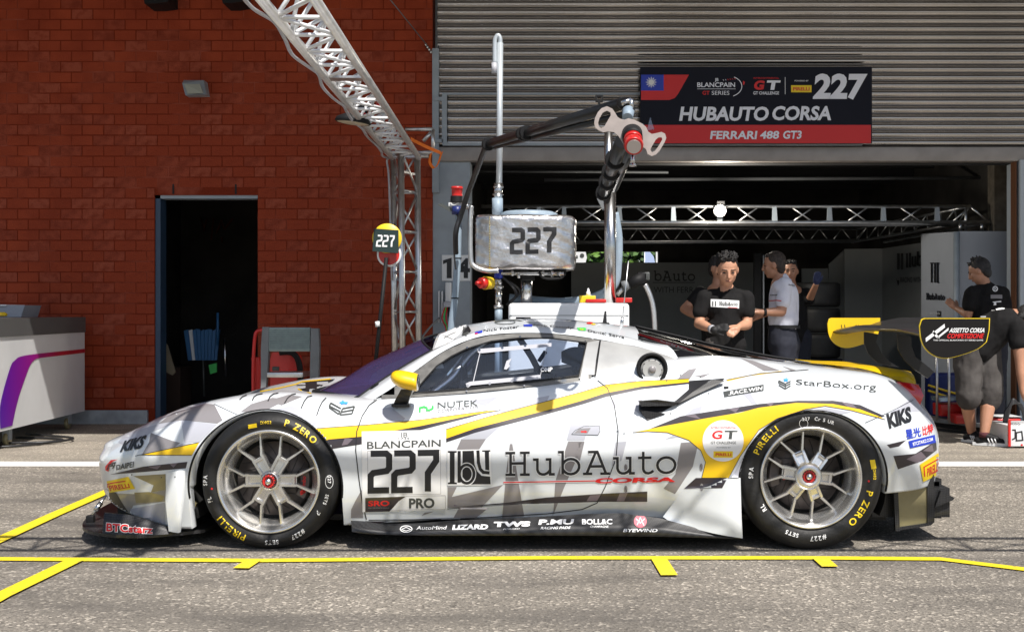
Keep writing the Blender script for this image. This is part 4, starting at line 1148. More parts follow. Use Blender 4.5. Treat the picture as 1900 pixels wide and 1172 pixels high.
d.stroke([(1491+8*math.cos(a*math.pi/8), 785+8*math.sin(a*math.pi/8)) for a in range(16)], .8, M['white'], True)
arc_text(d, 'DH02', c0, 118, 8, 7, M['yel']); d.poly([(1614,853),(1623,852),(1626,868),(1617,870)], M['yel']); d.poly(arc(1612, 892, 2, 2, 0, 360, 8), M['red'])
d.lay('tyre_lettering', bvh(t2), .0015, w2, 6)
cc1 = Cr(350, 750, 4.04)
d = Draw(); d.text('brembo', [*cc1((872,545),(860,520),(880,640),(845,665))][:0] or [cc1((845,665))[0], cc1((850,530))[0], cc1((880,540))[0], cc1((872,665))[0]], M['red'], .02)
d.poly(cc1((835,650),(870,625),(875,660),(840,680)), M['red']); d.lay('caliper_print', cf.y+.045+.035, .003, w1)
d = Draw(); d.poly(Cr(1360, 750, 4.04)((372,530),(402,520),(400,560),(375,565)), M['red']); d.poly(arc(1457, 866, 2.5, 2.5, 0, 360, 8), M['red']); d.lay('caliper_print', crr.y+.085+.035, .003, w2)
# ---- livery: wraps and lettering laid on the bodywork
BA = bvh(body, flare, flap)
d = Draw()
def many(dr, m, *polys):
    for p in polys: dr.poly(p, m)
# pale facets first, darker above them
d.part('pale_facets')
many(d, M['g1'],
  cA((300,425),(480,370),(605,350),(440,415),(330,500),(262,468)), cA((605,350),(800,372),(705,470),(622,472)), cA((530,500),(620,474),(660,476),(390,538)),
  cC((1690,0),(1830,0),(1765,215),(1640,215)), cC((1170,62),(1262,36),(1070,205),(890,208)), cB((1050,590),(1240,560),(1160,620)), cB((1240,640),(1400,585),(1560,555),(1520,640),(1300,700)),
  cD((120,440),(200,320),(262,250),(335,485),(255,430),(225,405)), cD((420,585),(500,545),(480,500),(560,430),(610,415),(560,560)), cD((60,340),(125,330),(160,480),(80,430)),
  cD((170,600),(225,595),(200,690),(150,720)), cE((95,215),(150,225),(190,290),(160,290)), cE((560,205),(700,230),(640,300),(600,290)), cE((1040,250),(1085,300),(1150,390),(1160,430),(1075,330),(905,345)),
  [(460,772),(540,752),(600,775),(575,795),(520,765)], cC((330,-10),(400,-20),(500,60),(480,90),(345,90)), cB((560,610),(640,590),(600,640)), cC((640,250),(700,265),(600,300)))
d.part('grey_facets')
many(d, M['g2'],
  cA((738,260),(784,264),(830,350),(800,368),(612,350),(482,368),(560,310)), cA((440,418),(560,462),(600,472),(540,520),(392,535),(430,470)),
  cA((925,306),(985,262),(1100,228),(1185,236),(1060,300)), cA((1080,242),(1190,212),(1262,222),(1150,270)),
  cC((895,208),(1070,205),(975,350),(870,520),(830,520),(860,290)), cC((1240,240),(1256,240),(1340,748),(1185,762),(1215,420)),
  cC((1650,222),(1765,222),(1620,550),(1545,738),(1560,500)), cC((800,542),(865,542),(830,612),(1190,527),(1035,690),(1088,690),(980,775),(830,780),(880,690),(800,688)),
  cC((640,722),(702,715),(615,745)), cD((500,602),(590,596),(560,722),(470,860),(412,833),(472,760)), cD((500,262),(540,232),(580,226),(542,285),(480,285)),
  cD((562,268),(650,252),(612,272)), cD((-20,600),(12,598),(-10,690),(-40,700)), cD((802,176),(870,190),(1000,238),(920,240),(850,202)), cD((1012,216),(1080,236),(1060,240)),
  cC((120,700),(150,640),(195,560),(205,760),(118,760)))
many(d, M['g3'], cA((225,745),(400,752),(520,728),(516,790),(345,812),(320,858),(268,800)), cC((395,783),(600,775),(900,775),(960,790),(700,800),(400,812)) )
many(d, M['gold'], cA((345,652),(520,641),(520,716),(455,702)), cA((455,702),(520,716),(520,728),(440,742)), cA((350,742),(430,738),(515,760),(500,790),(360,800)))
many(d, M['g1'], cA((330,830),(515,796),(520,950),(340,870)))
d.part('dark_stripes')
many(d, M['dk'], [(602,816),(671,810),(778,790),(883,768),(905,764),(872,774),(778,798),(668,824),(611,833)], [(828,812),(883,793),(962,773),(1015,760),(1080,742),(1124,729),(1190,716),(1278,708),(1278,712),(1190,722),(1124,736),(1080,750),(1015,768),(962,782),(883,802),(828,820)],
  [(1201,797),(1263,772),(1337,760),(1410,749),(1480,743),(1545,743),(1596,751),(1642,772),(1633,774),(1596,760),(1545,750),(1477,748),(1408,757),(1308,777),(1227,792)],
  [(203,880),(266,865),(348,856),(345,868),(266,875)], [(1269,906),(1291,886),(1350,886),(1340,905)], cE((930,572),(1050,560),(1162,490),(1166,540),(1090,598),(955,645)), cE((895,512),(1000,486),(960,520),(912,530)),
  [(830,941),(936,932),(1015,922),(1120,915),(1201,911),(1201,930),(1120,930),(1015,933),(936,935)], cC((220,782),(400,782),(400,815),(224,815)))
d.part('yellow_stripes')
many(d, M['yellow'], [(580,795),(680,788),(778,779),(905,762),(928,761),(883,769),(778,791),(671,810),(602,816)],
  [(828,796),(909,772),(962,758),(1015,744),(1080,727),(1124,714),(1190,707),(1278,703),(1278,709),(1190,717),(1124,729),(1080,743),(1015,761),(962,774),(883,794),(828,813)],
  [(1174,802),(1227,791),(1308,776),(1374,765),(1408,756),(1477,747),(1545,749),(1596,759),(1633,773),(1642,778),(1596,766),(1579,761),(1531,753),(1494,759),(1442,776),(1408,797),(1374,845),(1352,886),(1302,886),(1309,857),(1300,835),(1278,816),(1238,802),(1201,800)],
  cA((382,538),(703,470),(663,540)), [(1348,705),(1410,693),(1451,688),(1447,690),(1392,697),(1350,707)])
d.part('arch_trim')
many(d, M['g1'], [(1579,764),(1531,756),(1494,762),(1444,779),(1412,800),(1378,848),(1357,886),(1370,886),(1378,860),(1400,820),(1432,790),(1480,769),(1531,764),(1560,768)])
d.part('plum_facets')
many(d, M['dk2'], [(640,812),(655,814),(645,824),(634,826)], [(690,808),(705,804),(720,803),(706,813)], [(842,935),(842,938),(850,937)], [(1095,918),(1115,916),(1108,928),(1088,929)], [(1150,914),(1165,913),(1158,929),(1144,929)], [(1420,748),(1438,746),(1430,753)], [(1270,771),(1290,769),(1300,777)], [(1350,758),(1372,756),(1365,765)], [(1560,745),(1580,748),(1590,757),(1572,754)],
     cE((1000,590),(1080,548),(1110,580),(1060,610)), cE((1090,545),(1140,510),(1150,550)), [(275,866),(300,862),(292,870)], [(315,860),(330,858),(322,867)])
d.lay('livery_wrap', BA, .0011, body, 5)
d = Draw()
for s_ in ([(602,816),(671,810),(778,791),(883,769),(928,761)], [(580,795),(680,788),(778,779),(905,762)], [(828,796),(909,772),(962,758),(1015,744),(1080,727),(1124,714),(1190,707),(1278,703)],
   [(1174,802),(1201,800),(1238,802),(1278,816),(1300,835),(1309,857),(1302,886)], [(1352,886),(1374,845),(1408,797),(1442,776),(1494,759),(1531,753),(1579,761),(1642,778)], cA((355,543),(382,538),(703,470)), cA((382,538),(663,540)), [(1348,705),(1410,693),(1500,686)]):
    d.stroke(s_, 1, M['ink'])
d.part('shut_lines')
for s_, w_ in (([(699,742),(685,752),(672,772),(662,800),(660,835),(665,880),(672,930),(680,963)], 1.8), ([(1109,706),(1127,720),(1140,752),(1147,800),(1143,850),(1124,900),(1108,932),(1080,944),(1015,952),(845,962),(684,964)], 1.7),
   ([(1302,886),(1371,886)], 1), ([(1605,784),(1646,766),(1706,736)], 1), (cA((785,263),(905,318),(910,310)), .8), ([(830,943),(962,934)], .8), (cA((100+52,700),(250,750)), .6), ([(1185,775),(1262,740)], .5)):
    d.stroke(s_, w_, M['ink'])
d.part('fender_louvres')
cH = Cr(440, 640, 6.333)
for a in (((30,645),(62,610),(115,588)), ((178,655),(200,610),(235,585),(300,572)), ((362,662),(385,610),(430,575),(485,565)), ((555,690),(590,630),(640,585),(690,575)), ((750,748),(790,660),(830,610),(880,598)), ((935,828),(965,740),(1000,670),(1045,622))):
    d.stroke(cH(*a), 1.9, M['ink'])
d.part('rivets')
for q in [(1117,723),(1237,707),(1262,696),(1300,700),(1315,730),(1244,767),(1158,804),(1145,800),(1130,716),(300,885),(325,884),(316,760),(245,880)]: d.poly(arc(q[0], q[1], 1.3, 1.3, 0, 360, 6), M['inkg'])
d.part('quarter_turn_fasteners')
for q in [(1161,867),(1161,907),(1301,866),(1302,903)]: d.poly(arc(q[0], q[1], 3.2, 7, 0, 360, 12), M['g2']); d.stroke([(q[0]-1.5, q[1]-4), (q[0]+1.5, q[1]+4)], 1, M['inkg'])
d.part('hood_outlet')
d.poly(cH((690,480),(760,440),(1150,400),(1120,425),(1010,470),(900,560),(780,540),(720,520)), M['ink'])
d.stroke(cH((270,548),(480,510),(690,462),(760,432),(1100,400)), 2, M['yellow']); d.stroke(cH((690,480),(720,520),(790,548),(870,568)), 1.8, M['yellow'])
d.lay('panel_gap', BA, .0022, body, 7)
# door handle
d = Draw(); d.poly(cC((1675,172),(1700,145),(1760,118),(1870,112),(1875,150),(1860,178)), M['g1']); d.stroke(cC((1675,172),(1700,145),(1760,118),(1870,112),(1875,150),(1860,178)), 1, M['inkg'], True)
d.poly(cC((1690,165),(1730,132),(1810,128),(1785,168)), M['g2']); d.poly(cC((1740,149),(1768,149),(1768,144),(1786,155),(1768,165),(1768,160),(1740,160)), M['red']); d.lay('door_handle', BA, .0030, body, 7)
# number panel
d = Draw(); d.poly(cC((195,152),(785,140),(798,692),(770,700),(200,718)), M['white']); d.stroke(cC((236,290),(750,283),(752,590),(240,596)), .6, M['g2'], True)
d.lay('number_panel', BA, .0028, body, 7)
d = Draw()
for a, b_, c_, e_ in ((240,396,245,405), (410,566,414,574), (575,738,590,742)):
    pass
def num(dr, s, x0, y0, x1, y1, wd, m, top=0):
    dr.glyphs(s, ((x0+wd/2, y0+wd/2), (x1-wd/2, y0+wd/2+top), (x1-wd/2, y1-wd/2+top), (x0+wd/2, y1-wd/2)), m, wd, .17)
d.part('race_number')
num(d, '227', *cC((236,286))[0], *cC((742,588))[0], 11.5, M['ink'], -2)
d.part('series_lettering')
d.text('BLANCPAIN', (*cC((232,224)), *cC((752,208)), *cC((752,258)), *cC((232,276))), M['inkg'], .015)
d.text('IB', Q(*cC((474,160))[0], *cC((518,192))[0]), M['inkg'], .0); d.text('1735', Q(*cC((455,195))[0], *cC((532,208))[0]), M['inkg'], .0)
d.part('class_strip')
d.poly(cC((220,618),(505,608),(455,640),(420,680),(390,712),(220,716)), M['dk']); d.text('SRO', Q(*cC((240,638))[0], *cC((390,676))[0], -.5), M['red'], .03); d.text('MOTORSPORTS GROUP', Q(*cC((242,684))[0], *cC((388,692))[0]), M['g2'], .0)
d.text('PRO', Q(*cC((528,620))[0], *cC((708,692))[0], -.8), M['inkg'], .035)
d.stroke(cC((505,604),(784,600),(786,694),(400,704)), .6, M['g2'])
# team name
def slab(dr, s, q, wd):
    dr.glyphs(s, q, M['white'], wd+3.0, .13); dr.glyphs(s, q, M['ink'], wd, .13)
d.part('team_lettering')
slab(d, 'HubAuto', ((938,840),(1254,834),(1254,876),(938,880)), 5.0)
d.stroke([(934,894),(1104,891)], 4, M['white']); d.stroke([(934,894),(1104,891)], 2.3, M['red']); 
d.text('CORSA', ((1106,886),(1255,884),(1253,893),(1102,896)), M['red'], .05)
d.part('monogram')
mk = cC
d.poly(mk((798,282),(1106,276),(1110,528),(798,530)), M['white'])
d.poly(mk((802,288),(866,288),(866,300),(850,302),(850,508),(866,510),(866,522),(802,522),(802,510),(816,508),(816,302),(802,300)), M['ink'])
d.poly(mk((905,288),(985,286),(990,380),(1008,430),(1040,462),(1100,468),(1104,522),(950,524),(905,470)), M['ink'])
d.stroke(mk((1014,284),(1018,370),(1030,415),(1052,438),(1096,442)), 6, M['ink'])
d.poly(mk((1044,284),(1102,282),(1102,292),(1092,294),(1094,425),(1066,420),(1062,294),(1044,294)), M['ink'])
ctr_ = cC((935,450))[0]; ring = [(ctr_[0]+13.5*math.cos(a*math.pi/12), ctr_[1]+17*math.sin(a*math.pi/12)) for a in range(24)]
d.stroke(ring, 8.5, M['white'], True); d.stroke(mk((882,286),(882,500)), 9, M['white']); d.stroke(ring, 5.2, M['ink'], True); d.stroke(mk((882,288),(882,510)), 6, M['ink'])
# sponsors
d.part('sponsor_logo')
d.text('NUTEK', ((812,747),(887,742),(887,753),(812,758)), M['inkg'], .0); d.text('CORPORATION', ((812,760),(888,752),(888,757),(812,766)), M['g2'], -.0)
d.stroke([(779,765),(779,757),(787,755),(792,757),(792,761),(797,761),(803,758),(803,753)], 3.4, M['green'])
d.part('sponsor_logo')
d.text('KIKS', (*cA((300,462)), *cA((425,428)), *cA((390,503)), *cA((272,524))), M['ink'], .05)
d.part('sponsor_logo')
d.text('DAIPEI', (*cA((254,592)), *cA((350,572)), *cA((348,604)), *cA((254,620))), M['inkg'], .025)
d.poly(cA((195,600),(225,566),(262,562),(232,575),(215,600),(212,628),(196,620)), M['red']); d.stroke(cA((205,618),(215,590),(250,580),(235,612)), 2, M['ink']); d.poly(cA((215,600),(240,585),(236,600)), M['ink'])
d.part('sponsor_logo')
d.poly(cA((202,680),(320,655),(356,720),(218,742)), M['yel']); d.text('PIRELLI', (*cA((212,703)), *cA((322,692)), *cA((330,714)), *cA((222,733))), M['red'], .03); d.stroke(cA((205,697),(230,690),(305,679)), 2.2, M['red']); d.stroke(cA((208,700),(208,716)), 1.6, M['red'])
d.part('sponsor_logo')
d.poly(cE((1072,618),(1172,556),(1182,640),(1172,672),(1090,712)), M['yel']); d.text('PIRELLI', (*cE((1110,640)), *cE((1174,604)), *cE((1172,652)), *cE((1112,684))), M['red'], .03); d.stroke(cE((1098,684),(1094,632),(1172,588)), 2.2, M['red'])
d.part('sponsor_logo')
d.text('KIKS', (*cE((890,345)), *cE((1020,302)), *cE((1030,386)), *cE((908,426))), M['ink'], .05)
d.part('sponsor_logo')
d.text('星光', (*cE((990,428)), *cE((1072,416)), *cE((1082,466)), *cE((1002,484))), M['blue'], .02); d.text('比特', (*cE((1084,412)), *cE((1142,396)), *cE((1146,452)), *cE((1088,464))), M['red'], .02)
d.poly(cE((1010,492),(1152,458),(1158,500),(1020,530)), M['blue']); d.text('BTCSTARZ.COM', (*cE((1032,500)), *cE((1140,472)), *cE((1142,490)), *cE((1036,518))), M['white'], .02)
d.part('sponsor_logo')
d.text('StarBox.org', (*cE((402,160)), *cE((838,182)), *cE((835,232)), *cE((400,196))), M['inkg'], .0)
def boxlogo(x, y, k):
    d.poly([(x+k*a, y+k*b_) for a, b_ in ((-3,-9),(0,-8),(2,-11),(3,-8),(7,-8),(4,-6),(5,-3),(1,-4.5),(-3,-3),(-2,-6))], M['sky'])
    for a, b_, c_, e_ in ((-12,-5,0,1),(-12,-1,0,5),(-12,3,0,10),(0,1,10,-4),(0,5,10,0),(0,10,10,4)): d.stroke([(x+k*a, y+k*b_), (x+k*c_, y+k*e_)], 1.9*k, M['inkg'])
    d.stroke([(x-12*k, y-5*k), (x-12*k, y-1*k)], 1.6*k, M['inkg']); d.stroke([(x+.4*k, y+k), (x+.4*k, y+10*k)], 1.6*k, M['inkg'])
d.part('sponsor_logo')
boxlogo(1457, 712, 1.0)
d.part('sponsor_logo')
cs = Cr(440, 640, 6.333)
for s_ in (cs((1100,685),(1220,750)), cs((1080,735),(1195,815)), cs((1100,685),(1085,720),(1205,780),(1195,815)), cs((1240,750),(1380,725)), cs((1225,790),(1360,765)), cs((1210,822),(1350,808)), cs((1240,750),(1210,822)), cs((1380,725),(1350,808))): d.stroke(s_, 2.6, M['inkg'])
d.poly(cs((1195,680),(1225,670),(1240,655),(1260,672),(1310,678),(1285,690),(1300,702),(1255,695),(1215,705),(1222,690)), M['sky'])
d.part('sponsor_logo')
d.poly([(1342,727),(1417,714),(1417,725),(1344,737)], M['inkg']); d.text('.RACE.WIN', ((1352,727),(1415,717),(1414,724),(1352,734)), M['white'], .02)
# GT challenge roundel
d.part('round_sticker')
q = cD((713,592))[0]
d.poly(arc(q[0], q[1], 38, 38, 0, 360, 48), M['white'])
d.text('INTERCONTINENTAL', Q(q[0]-23, q[1]-26, q[0]+24, q[1]-22), M['red'], .02); d.text('G', Q(q[0]-22, q[1]-19, q[0]-3, q[1]-3, 0, 3), M['red'], .03); d.text('T', Q(q[0]+1, q[1]-19, q[0]+25, q[1]-3, 0, 2), M['inkg'], .03); d.text('GT CHALLENGE', Q(q[0]-23, q[1]+1, q[0]+24, q[1]+6), M['inkg'], .02); d.text('POWERED BY', Q(q[0]-12, q[1]+11, q[0]+14, q[1]+13.5), M['inkg']); 
d.poly(rect(q[0]-18, q[1]+19, q[0]+18, q[1]+31), M['yel']); d.text('PIRELLI', Q(q[0]-14, q[1]+22.5, q[0]+15, q[1]+28), M['red'], .03)
sp = d.lay('sponsor_lettering', BA, .0036, body, 7)
# skirt, splitter and roof lettering
BK = bvh(skirt, fence, flare)
d = Draw()
d.stroke([(cC((508,842))[0][0]+11*math.cos(a*math.pi/8), cC((508,842))[0][1]+6*math.sin(a*math.pi/8)) for a in range(16)], 1.4, M['white'], True); d.stroke(cC((475,845),(508,830),(540,845),(508,856),(475,845)), 1.2, M['white'])
for s_, x0, y0, x1, y1, b_ in (('AutoMind',578,822,788,848,.0),('LIZARD',832,812,1082,848,.05),('TWS',1120,790,1380,828,.06),('FORGED',1190,838,1305,848,.0),('P.MU',1440,775,1685,812,.04),('RACING PADS',1455,826,1662,844,.03)):
    d.part('skirt_logo'); a0 = cC((x0,y0))[0]; a1 = cC((x1,y1))[0]; d.text(s_, Q(*a0, *a1, -1, 2), M['white'], b_)
d.part('skirt_logo'); d.text('BOLL&C', Q(1080, 963, 1136, 973, -.5), M['white'], .02); d.text('CHAMPAGNE', Q(1095, 975, 1129, 979), M['white'], .01); d.part('skirt_logo'); d.poly(arc(1188, 967, 12, 12, 0, 360, 20), mat('pink_print', (.55, .12, .16), .5)); d.stroke([(1180,962),(1188,970),(1196,962)], 1.5, M['white']); d.stroke([(1182,974),(1188,960),(1195,975)], 1.2, M['white']); d.text('BYEWIND', Q(1156, 981, 1219, 987, 0, 2), M['white'], .02)
d.lay('skirt_lettering', BK, .003, skirt, 7)
d = Draw(); d.text('BTCstarz', (*c9((372,690)), *c9((1050,742)), *c9((1054,868)), *c9((366,828))), M['white'], .085); d.lay('fence_lettering', BK, .003, fence, 6)
d = Draw(); d.text('BTCstarz', (*c9((382,700)), *c9((1040,752)), *c9((1044,858)), *c9((376,820))), M['red'], .03); d.lay('fence_lettering', BK, .005, fence, 6)
d = Draw(); cR = Cr(760, 600, 5.28)
for s_, a, b_ in (('Nick Foster', (725,68,1070,22), 0), ('Nick Cassidy', (1215,10,1600,38), 0), ('Daniel Serra', (1745,64,2104,128), 0)):
    d.part('driver_name'); x0, y0, x1, y1 = a; h_ = 26; d.text(s_, (*cR((x0,y0-4)), *cR((x1,y1-4)), *cR((x1,y1+h_)), *cR((x0,y0+h_-6))), M['ink'], .008)
d.part('flags')
d.poly(cR((640,88),(715,70),(715,92),(640,110)), M['blue']); d.poly(cR((1115,12),(1205,10),(1200,34),(1120,32)), M['blue']); d.poly(cR((1640,45),(1730,45),(1725,75),(1650,72)), M['green']); d.poly(cR((1660,58),(1686,50),(1712,60),(1686,70)), M['yel'])
d.poly(cR((640,100),(670,95),(670,104),(640,110)), M['red']); d.poly(cR((1115,12),(1145,12),(1145,20),(1116,22)), M['white'])
d.poly(arc(1094, 600, 6, 1.6, 0, 360), M['red']); d.poly(arc(1101, 602, 4, 1.2, 0, 360), M['yel'])
d.lay('driver_names', hb, .003, roof, 7, maxdy=.4)
d = Draw(); d.poly([(806,648),(816,622),(850,606),(866,603),(852,622),(836,636)], M['white']); d.stroke([(824,628),(836,621),(846,617)], 1.2, M['inkg']); d.stroke([(822,622),(840,630)], 1.2, M['inkg']); d.lay('roof_banner', hb, .003, roof, 6, maxdy=.5)
# ---------------------------------------------------------------- things round the car
def tubepart(name, a, b, r, parent, m=None, n=10):
    mb = MB(); mb.tube(a, b, r, n=n); return mb.build(name, m or M['alu'], parent, recalc=False)
def truss(t, corners0, corners1, nb, r=.022, rb=.010, m=None, faces=None, mb_=None):
    "box or triangular truss between two end frames of matching corners"
    k = len(corners0); faces = faces if faces is not None else [(i, (i+1) % k) for i in range(k)]
    for a, b_ in zip(corners0, corners1): tubepart('chord', a, b_, r, t, m)
    for (i, j) in faces:
        for q in range(nb):
            f0, f1 = q/nb, (q+1)/nb
            a0 = corners0[i].lerp(corners1[i], f0); b0 = corners0[j].lerp(corners1[j], f0); a1 = corners0[i].lerp(corners1[i], f1); b1 = corners0[j].lerp(corners1[j], f1)
            tubepart('rung', a0, b0, rb, t, mb_ or m, 6)
            tubepart('brace', *( (a0, b1) if q % 2 else (b0, a1)), rb, t, mb_ or m, 6)
        tubepart('rung', corners1[i], corners1[j], rb, t, mb_ or m, 6)
# truss column beside the garage
tc = thing('truss_column', (P(755, 0, 11.2).x, 11.2, 0), 'silver aluminium truss column standing against the brick wall', 'truss')
x0, xm, x1 = P(733, 0, 11.25).x, P(748, 0, 11.0).x, P(779, 0, 11.3).x
c0 = [V(x0, 11.25, 0), V(xm, 10.98, 0), V(x1, 11.25, 0)]; ht = P(0, 283, 11.2).z
truss(tc, c0, [V(p.x-.02, p.y, ht) for p in c0], 7, .033, .013, M['alu'])
for z_ in (P(0, 325, 11.2).z,):
    mb = MB(); mb.prism([V(c.x-.015, c.y, z_) for c in c0], .02, dirv=(0, 0, 1)); mb.build('plate', M['alu'], tc)
# overhead beam coming towards the camera
ob = thing('overhead_truss', (-1.5, 8, 2.8), 'silver square truss boom reaching from the column over the camera', 'truss')
h_ = .145
M['boom'] = mat('bright_aluminium', (.80, .79, .77), .35, .55, noise=.08, nscale=10)
e0 = V(P(752, 0, 11.1).x, 11.1, 2.88); e1 = V(-1.27, 3.6, 2.86)
dr_ = (e1-e0).normalized(); sd_ = V(dr_.y, -dr_.x, 0).normalized()
cor = lambda e: [e-sd_*.132+V(0, 0, -h_), e+sd_*.132+V(0, 0, -h_), e+V(0, 0, .06)]
truss(ob, cor(e0), cor(e1), 20, .028, .012, M['boom'], [(0, 1), (1, 2), (2, 0)], M['wht'])
for f in (0.005, .5, .76):
    c = e0.lerp(e1, f); mb = MB(); mb.box((c.x-.14, c.y-.05, c.z-h_-.012), (c.x+.14, c.y+.05, c.z-h_+.004)); mb.build('joint_plate', M['alu'], ob)
cb = thing('power_cable', (-1.6, 9, 2.7), 'grey cable tied along the left side of the overhead truss', 'cable')
pts = []
for k in range(24):
    c = cor(e0)[0 if sd_.x > 0 else 1].lerp(cor(e1)[0 if sd_.x > 0 else 1], k/23); pts.append(c+V(-.035-.02*math.sin(k*1.9), 0, -.01-.03*abs(math.sin(k*.8))))
pts = [P(727, 520, 11.2), P(722, 340, 11.2), P(718, 300, 11.2)]+pts
mb = MB(); mb.pipe(pts, .011, 6); mb.build('sheath', M['clear'], cb, recalc=False)
tj = thing('truss_frame', (P(778, 0, 11.4).x, 11.4, 2.7), 'small square aluminium truss end on top of the column', 'truss')
for a, b_ in (((752,240),(803,240)), ((803,240),(803,283)), ((803,283),(760,283)), ((785,262),(800,246)), ((730,290),(795,290))):
    tubepart('tube', P(*a, 11.35), P(*b_, 11.35), .02, tj)
os_ = thing('ratchet_strap', (P(795, 0, 11.2).x, 11.2, 2.6), 'bright orange strap hanging from the truss corner', 'strap')
mb = MB()
def ribbon(mb, pts, wd, ax=V(0, 0, 1), m=None):
    pts = evenly(pts, 30); mb.grid([[p+ax*wd/2 for p in pts], [p-ax*wd/2 for p in pts]], m)
ribbon(mb, [P(762, 258, 11.0), P(790, 272, 11.1), P(818, 284, 11.3)], .035); ribbon(mb, [P(800, 284, 11.2), P(797, 300, 11.2), P(805, 312, 11.2), P(812, 305, 11.2), P(818, 288, 11.2), P(820, 282, 11.2)], .03, V(.8, 0, .5))
mb.build('webbing', M['orange'], os_, recalc=False)
# work lamp hung from the boom
wlm = thing('work_lamp', P(655, 222, 8.9), 'black work lamp with a pale lens clamped under the overhead truss', 'lamp')
mb = MB(); c = P(655, 222, 8.9); mb.lathe([(.0001, .05), (.06, .045), (.13, .01), (.145, -.02), (.13, -.03)], c, 'Z', 28); mb.v = [(c.x+(x-c.x), c.y+(y-c.y)*.8, z+(x-c.x)*-.12) for x, y, z in mb.v]; mb.build('housing', M['black'], wlm)
mb = MB(); mb.lathe([(.0001, -.034), (.10, -.033), (.128, -.027)], c, 'Z', 28); mb.v = [(x, c.y+(y-c.y)*.8, z-(x-c.x)*.12) for x, y, z in mb.v]; mb.build('lens', mat('lamp_lens', (.55, .5, .38), .3), wlm)
mb = MB(); mb.tube(P(652, 196, 8.9), P(708, 203, 8.9), .02); mb.tube(P(680, 200, 8.9), P(678, 220, 8.9), .016); mb.sphere(P(648, 191, 8.9), .026, m=M['redpl']); mb.sphere(P(703, 195, 8.9), .026, m=M['redpl']); mb.sphere(P(675, 213, 8.9), .02, m=M['redpl']); mb.mats = [M['black'], M['redpl']] if mb.mats != [M['redpl']] else mb.mats
mb2 = MB(); mb2.tube(P(652, 196, 8.9), P(708, 203, 8.9), .02, m=M['black']); mb2.tube(P(680, 200, 8.9), P(676, 216, 8.9), .016, m=M['black'])
for q in ((648,191),(703,195),(675,213)): mb2.sphere(P(*q, 8.9), .024, m=M['redpl'])
mb2.build('clamp', None, wlm)
gw = thing('guy_wire', P(760, 50, 9), 'thin steel wire ending at the shutter guide', 'wire')
mb = MB(); mb.tube(P(700, -30, 11.0), P(792, 84, WY-.06), .006, n=6); mb.build('strand', M['grey'], gw)
mb = MB()
for k in range(4): mb.sphere(P(790+k*3.2, 83+k*4.6, WY-.06), .014, (1, 1, 1.4), 6)
mb.build('turnbuckle', M['chrome'], gw)
# gantry over the working area in front of the car, out of frame: throws the lattice shadow on the tarmac
gt = thing('lattice_gantry', (0, 3.6, 3.1), 'aluminium gantry truss above the working lane', 'truss')
g0 = [V(-4.5, 3.49, 3.1), V(-4.5, 3.78, 3.1), V(-4.5, 3.64, 3.34)]
truss(gt, g0, [p+V(10.5, 0, 0) for p in g0], 18, .022, .011, M['alu'])
# flood light on the brick wall, lamps at the top
fl_ = thing('flood_light', WP(360, 163), 'small grey square flood light on the brick wall above the doorway', 'lamp')
mb = MB(); mb.prism([P(338,155,11.75), P(341,149,11.85), P(378,149,11.85), P(383,176,11.75), P(344,177,11.7)], .12, M['greysteel']); mb.tube(P(370, 160, 11.8), P(372, 160, 12.0), .02, m=M['greysteel']); mb.build('housing', None, fl_)
mb = MB(); mb.prism([P(342,156,11.72), P(371,156,11.76), P(377,173,11.7), P(348,174,11.68)], .008, mat('lamp_glass', (.42, .43, .36), .2)); mb.build('lens', None, fl_)
for i, (xa, xb, ya, lb) in enumerate(((264, 312, 7, 'left dark fitting at the top edge of the brick wall'), (409, 450, 6, 'right dark fitting at the top edge of the brick wall'))):
    mb = MB(); mb.prism([P(xa,-14,11.7), P(xb,-14,11.7), P(xb,ya-3,11.7), P((xa+xb)/2,ya,11.7), P(xa+4,ya,11.7)], .3); tag(mb.build('wall_fitting', M['black']), lb, 'fitting', 'dark fittings high on the wall')
# flight case cart at left
ca = thing('flight_cart', (-5.3, 10, 0), 'white equipment cart with purple to red stripe and dark grey top', 'cart')
yk0, yk1 = 8.0, 11.67
def CP(px, py):   # point of the cart side that the photo shows at a pixel
    t = (px-0)/157; s_ = 215.7+(177-215.7)*t; return P(px, py, F/s_-.0)
def CF(px, py): return CP(px, py)
nearp = (-115)
mb = MB()
tl, tr, br, bl_ = CF(nearp, 632), CF(157, 616), CF(157, 762), CF(nearp, 829)
mb.prism([tl, tr, br, bl_], .9, M['wht'], dirv=(-1, 0, 0)); mb.build('cabinet', None, ca)
mb = MB(); mb.prism([CF(nearp, 592)+V(.01, 0, 0), CF(157, 588)+V(.01, 0, 0), CF(157, 616)+V(.01, 0, 0), CF(nearp, 632)+V(.01, 0, 0)], .92, mat('cart_top_band', (.10, .10, .10), .5), dirv=(-1, 0, 0)); mb.build('worktop', None, ca)
vio = bpy.data.materials.new('violet_red_stripe'); vio.use_nodes = True
nn = vio.node_tree.nodes; ll = vio.node_tree.links; tcx = nn.new('ShaderNodeTexCoord'); sp_ = nn.new('ShaderNodeSeparateXYZ'); ll.new(tcx.outputs['Object'], sp_.inputs[0])
mr = nn.new('ShaderNodeMapRange'); mr.inputs[1].default_value = 9.6; mr.inputs[2].default_value = 11.0; ll.new(sp_.outputs['Y'], mr.inputs[0])
rp = nn.new('ShaderNodeValToRGB'); rp.color_ramp.elements[0].color = (.10, .01, .36, 1); rp.color_ramp.elements[1].color = (.50, .01, .03, 1); e_ = rp.color_ramp.elements.new(.45); e_.color = (.30, .01, .26, 1)
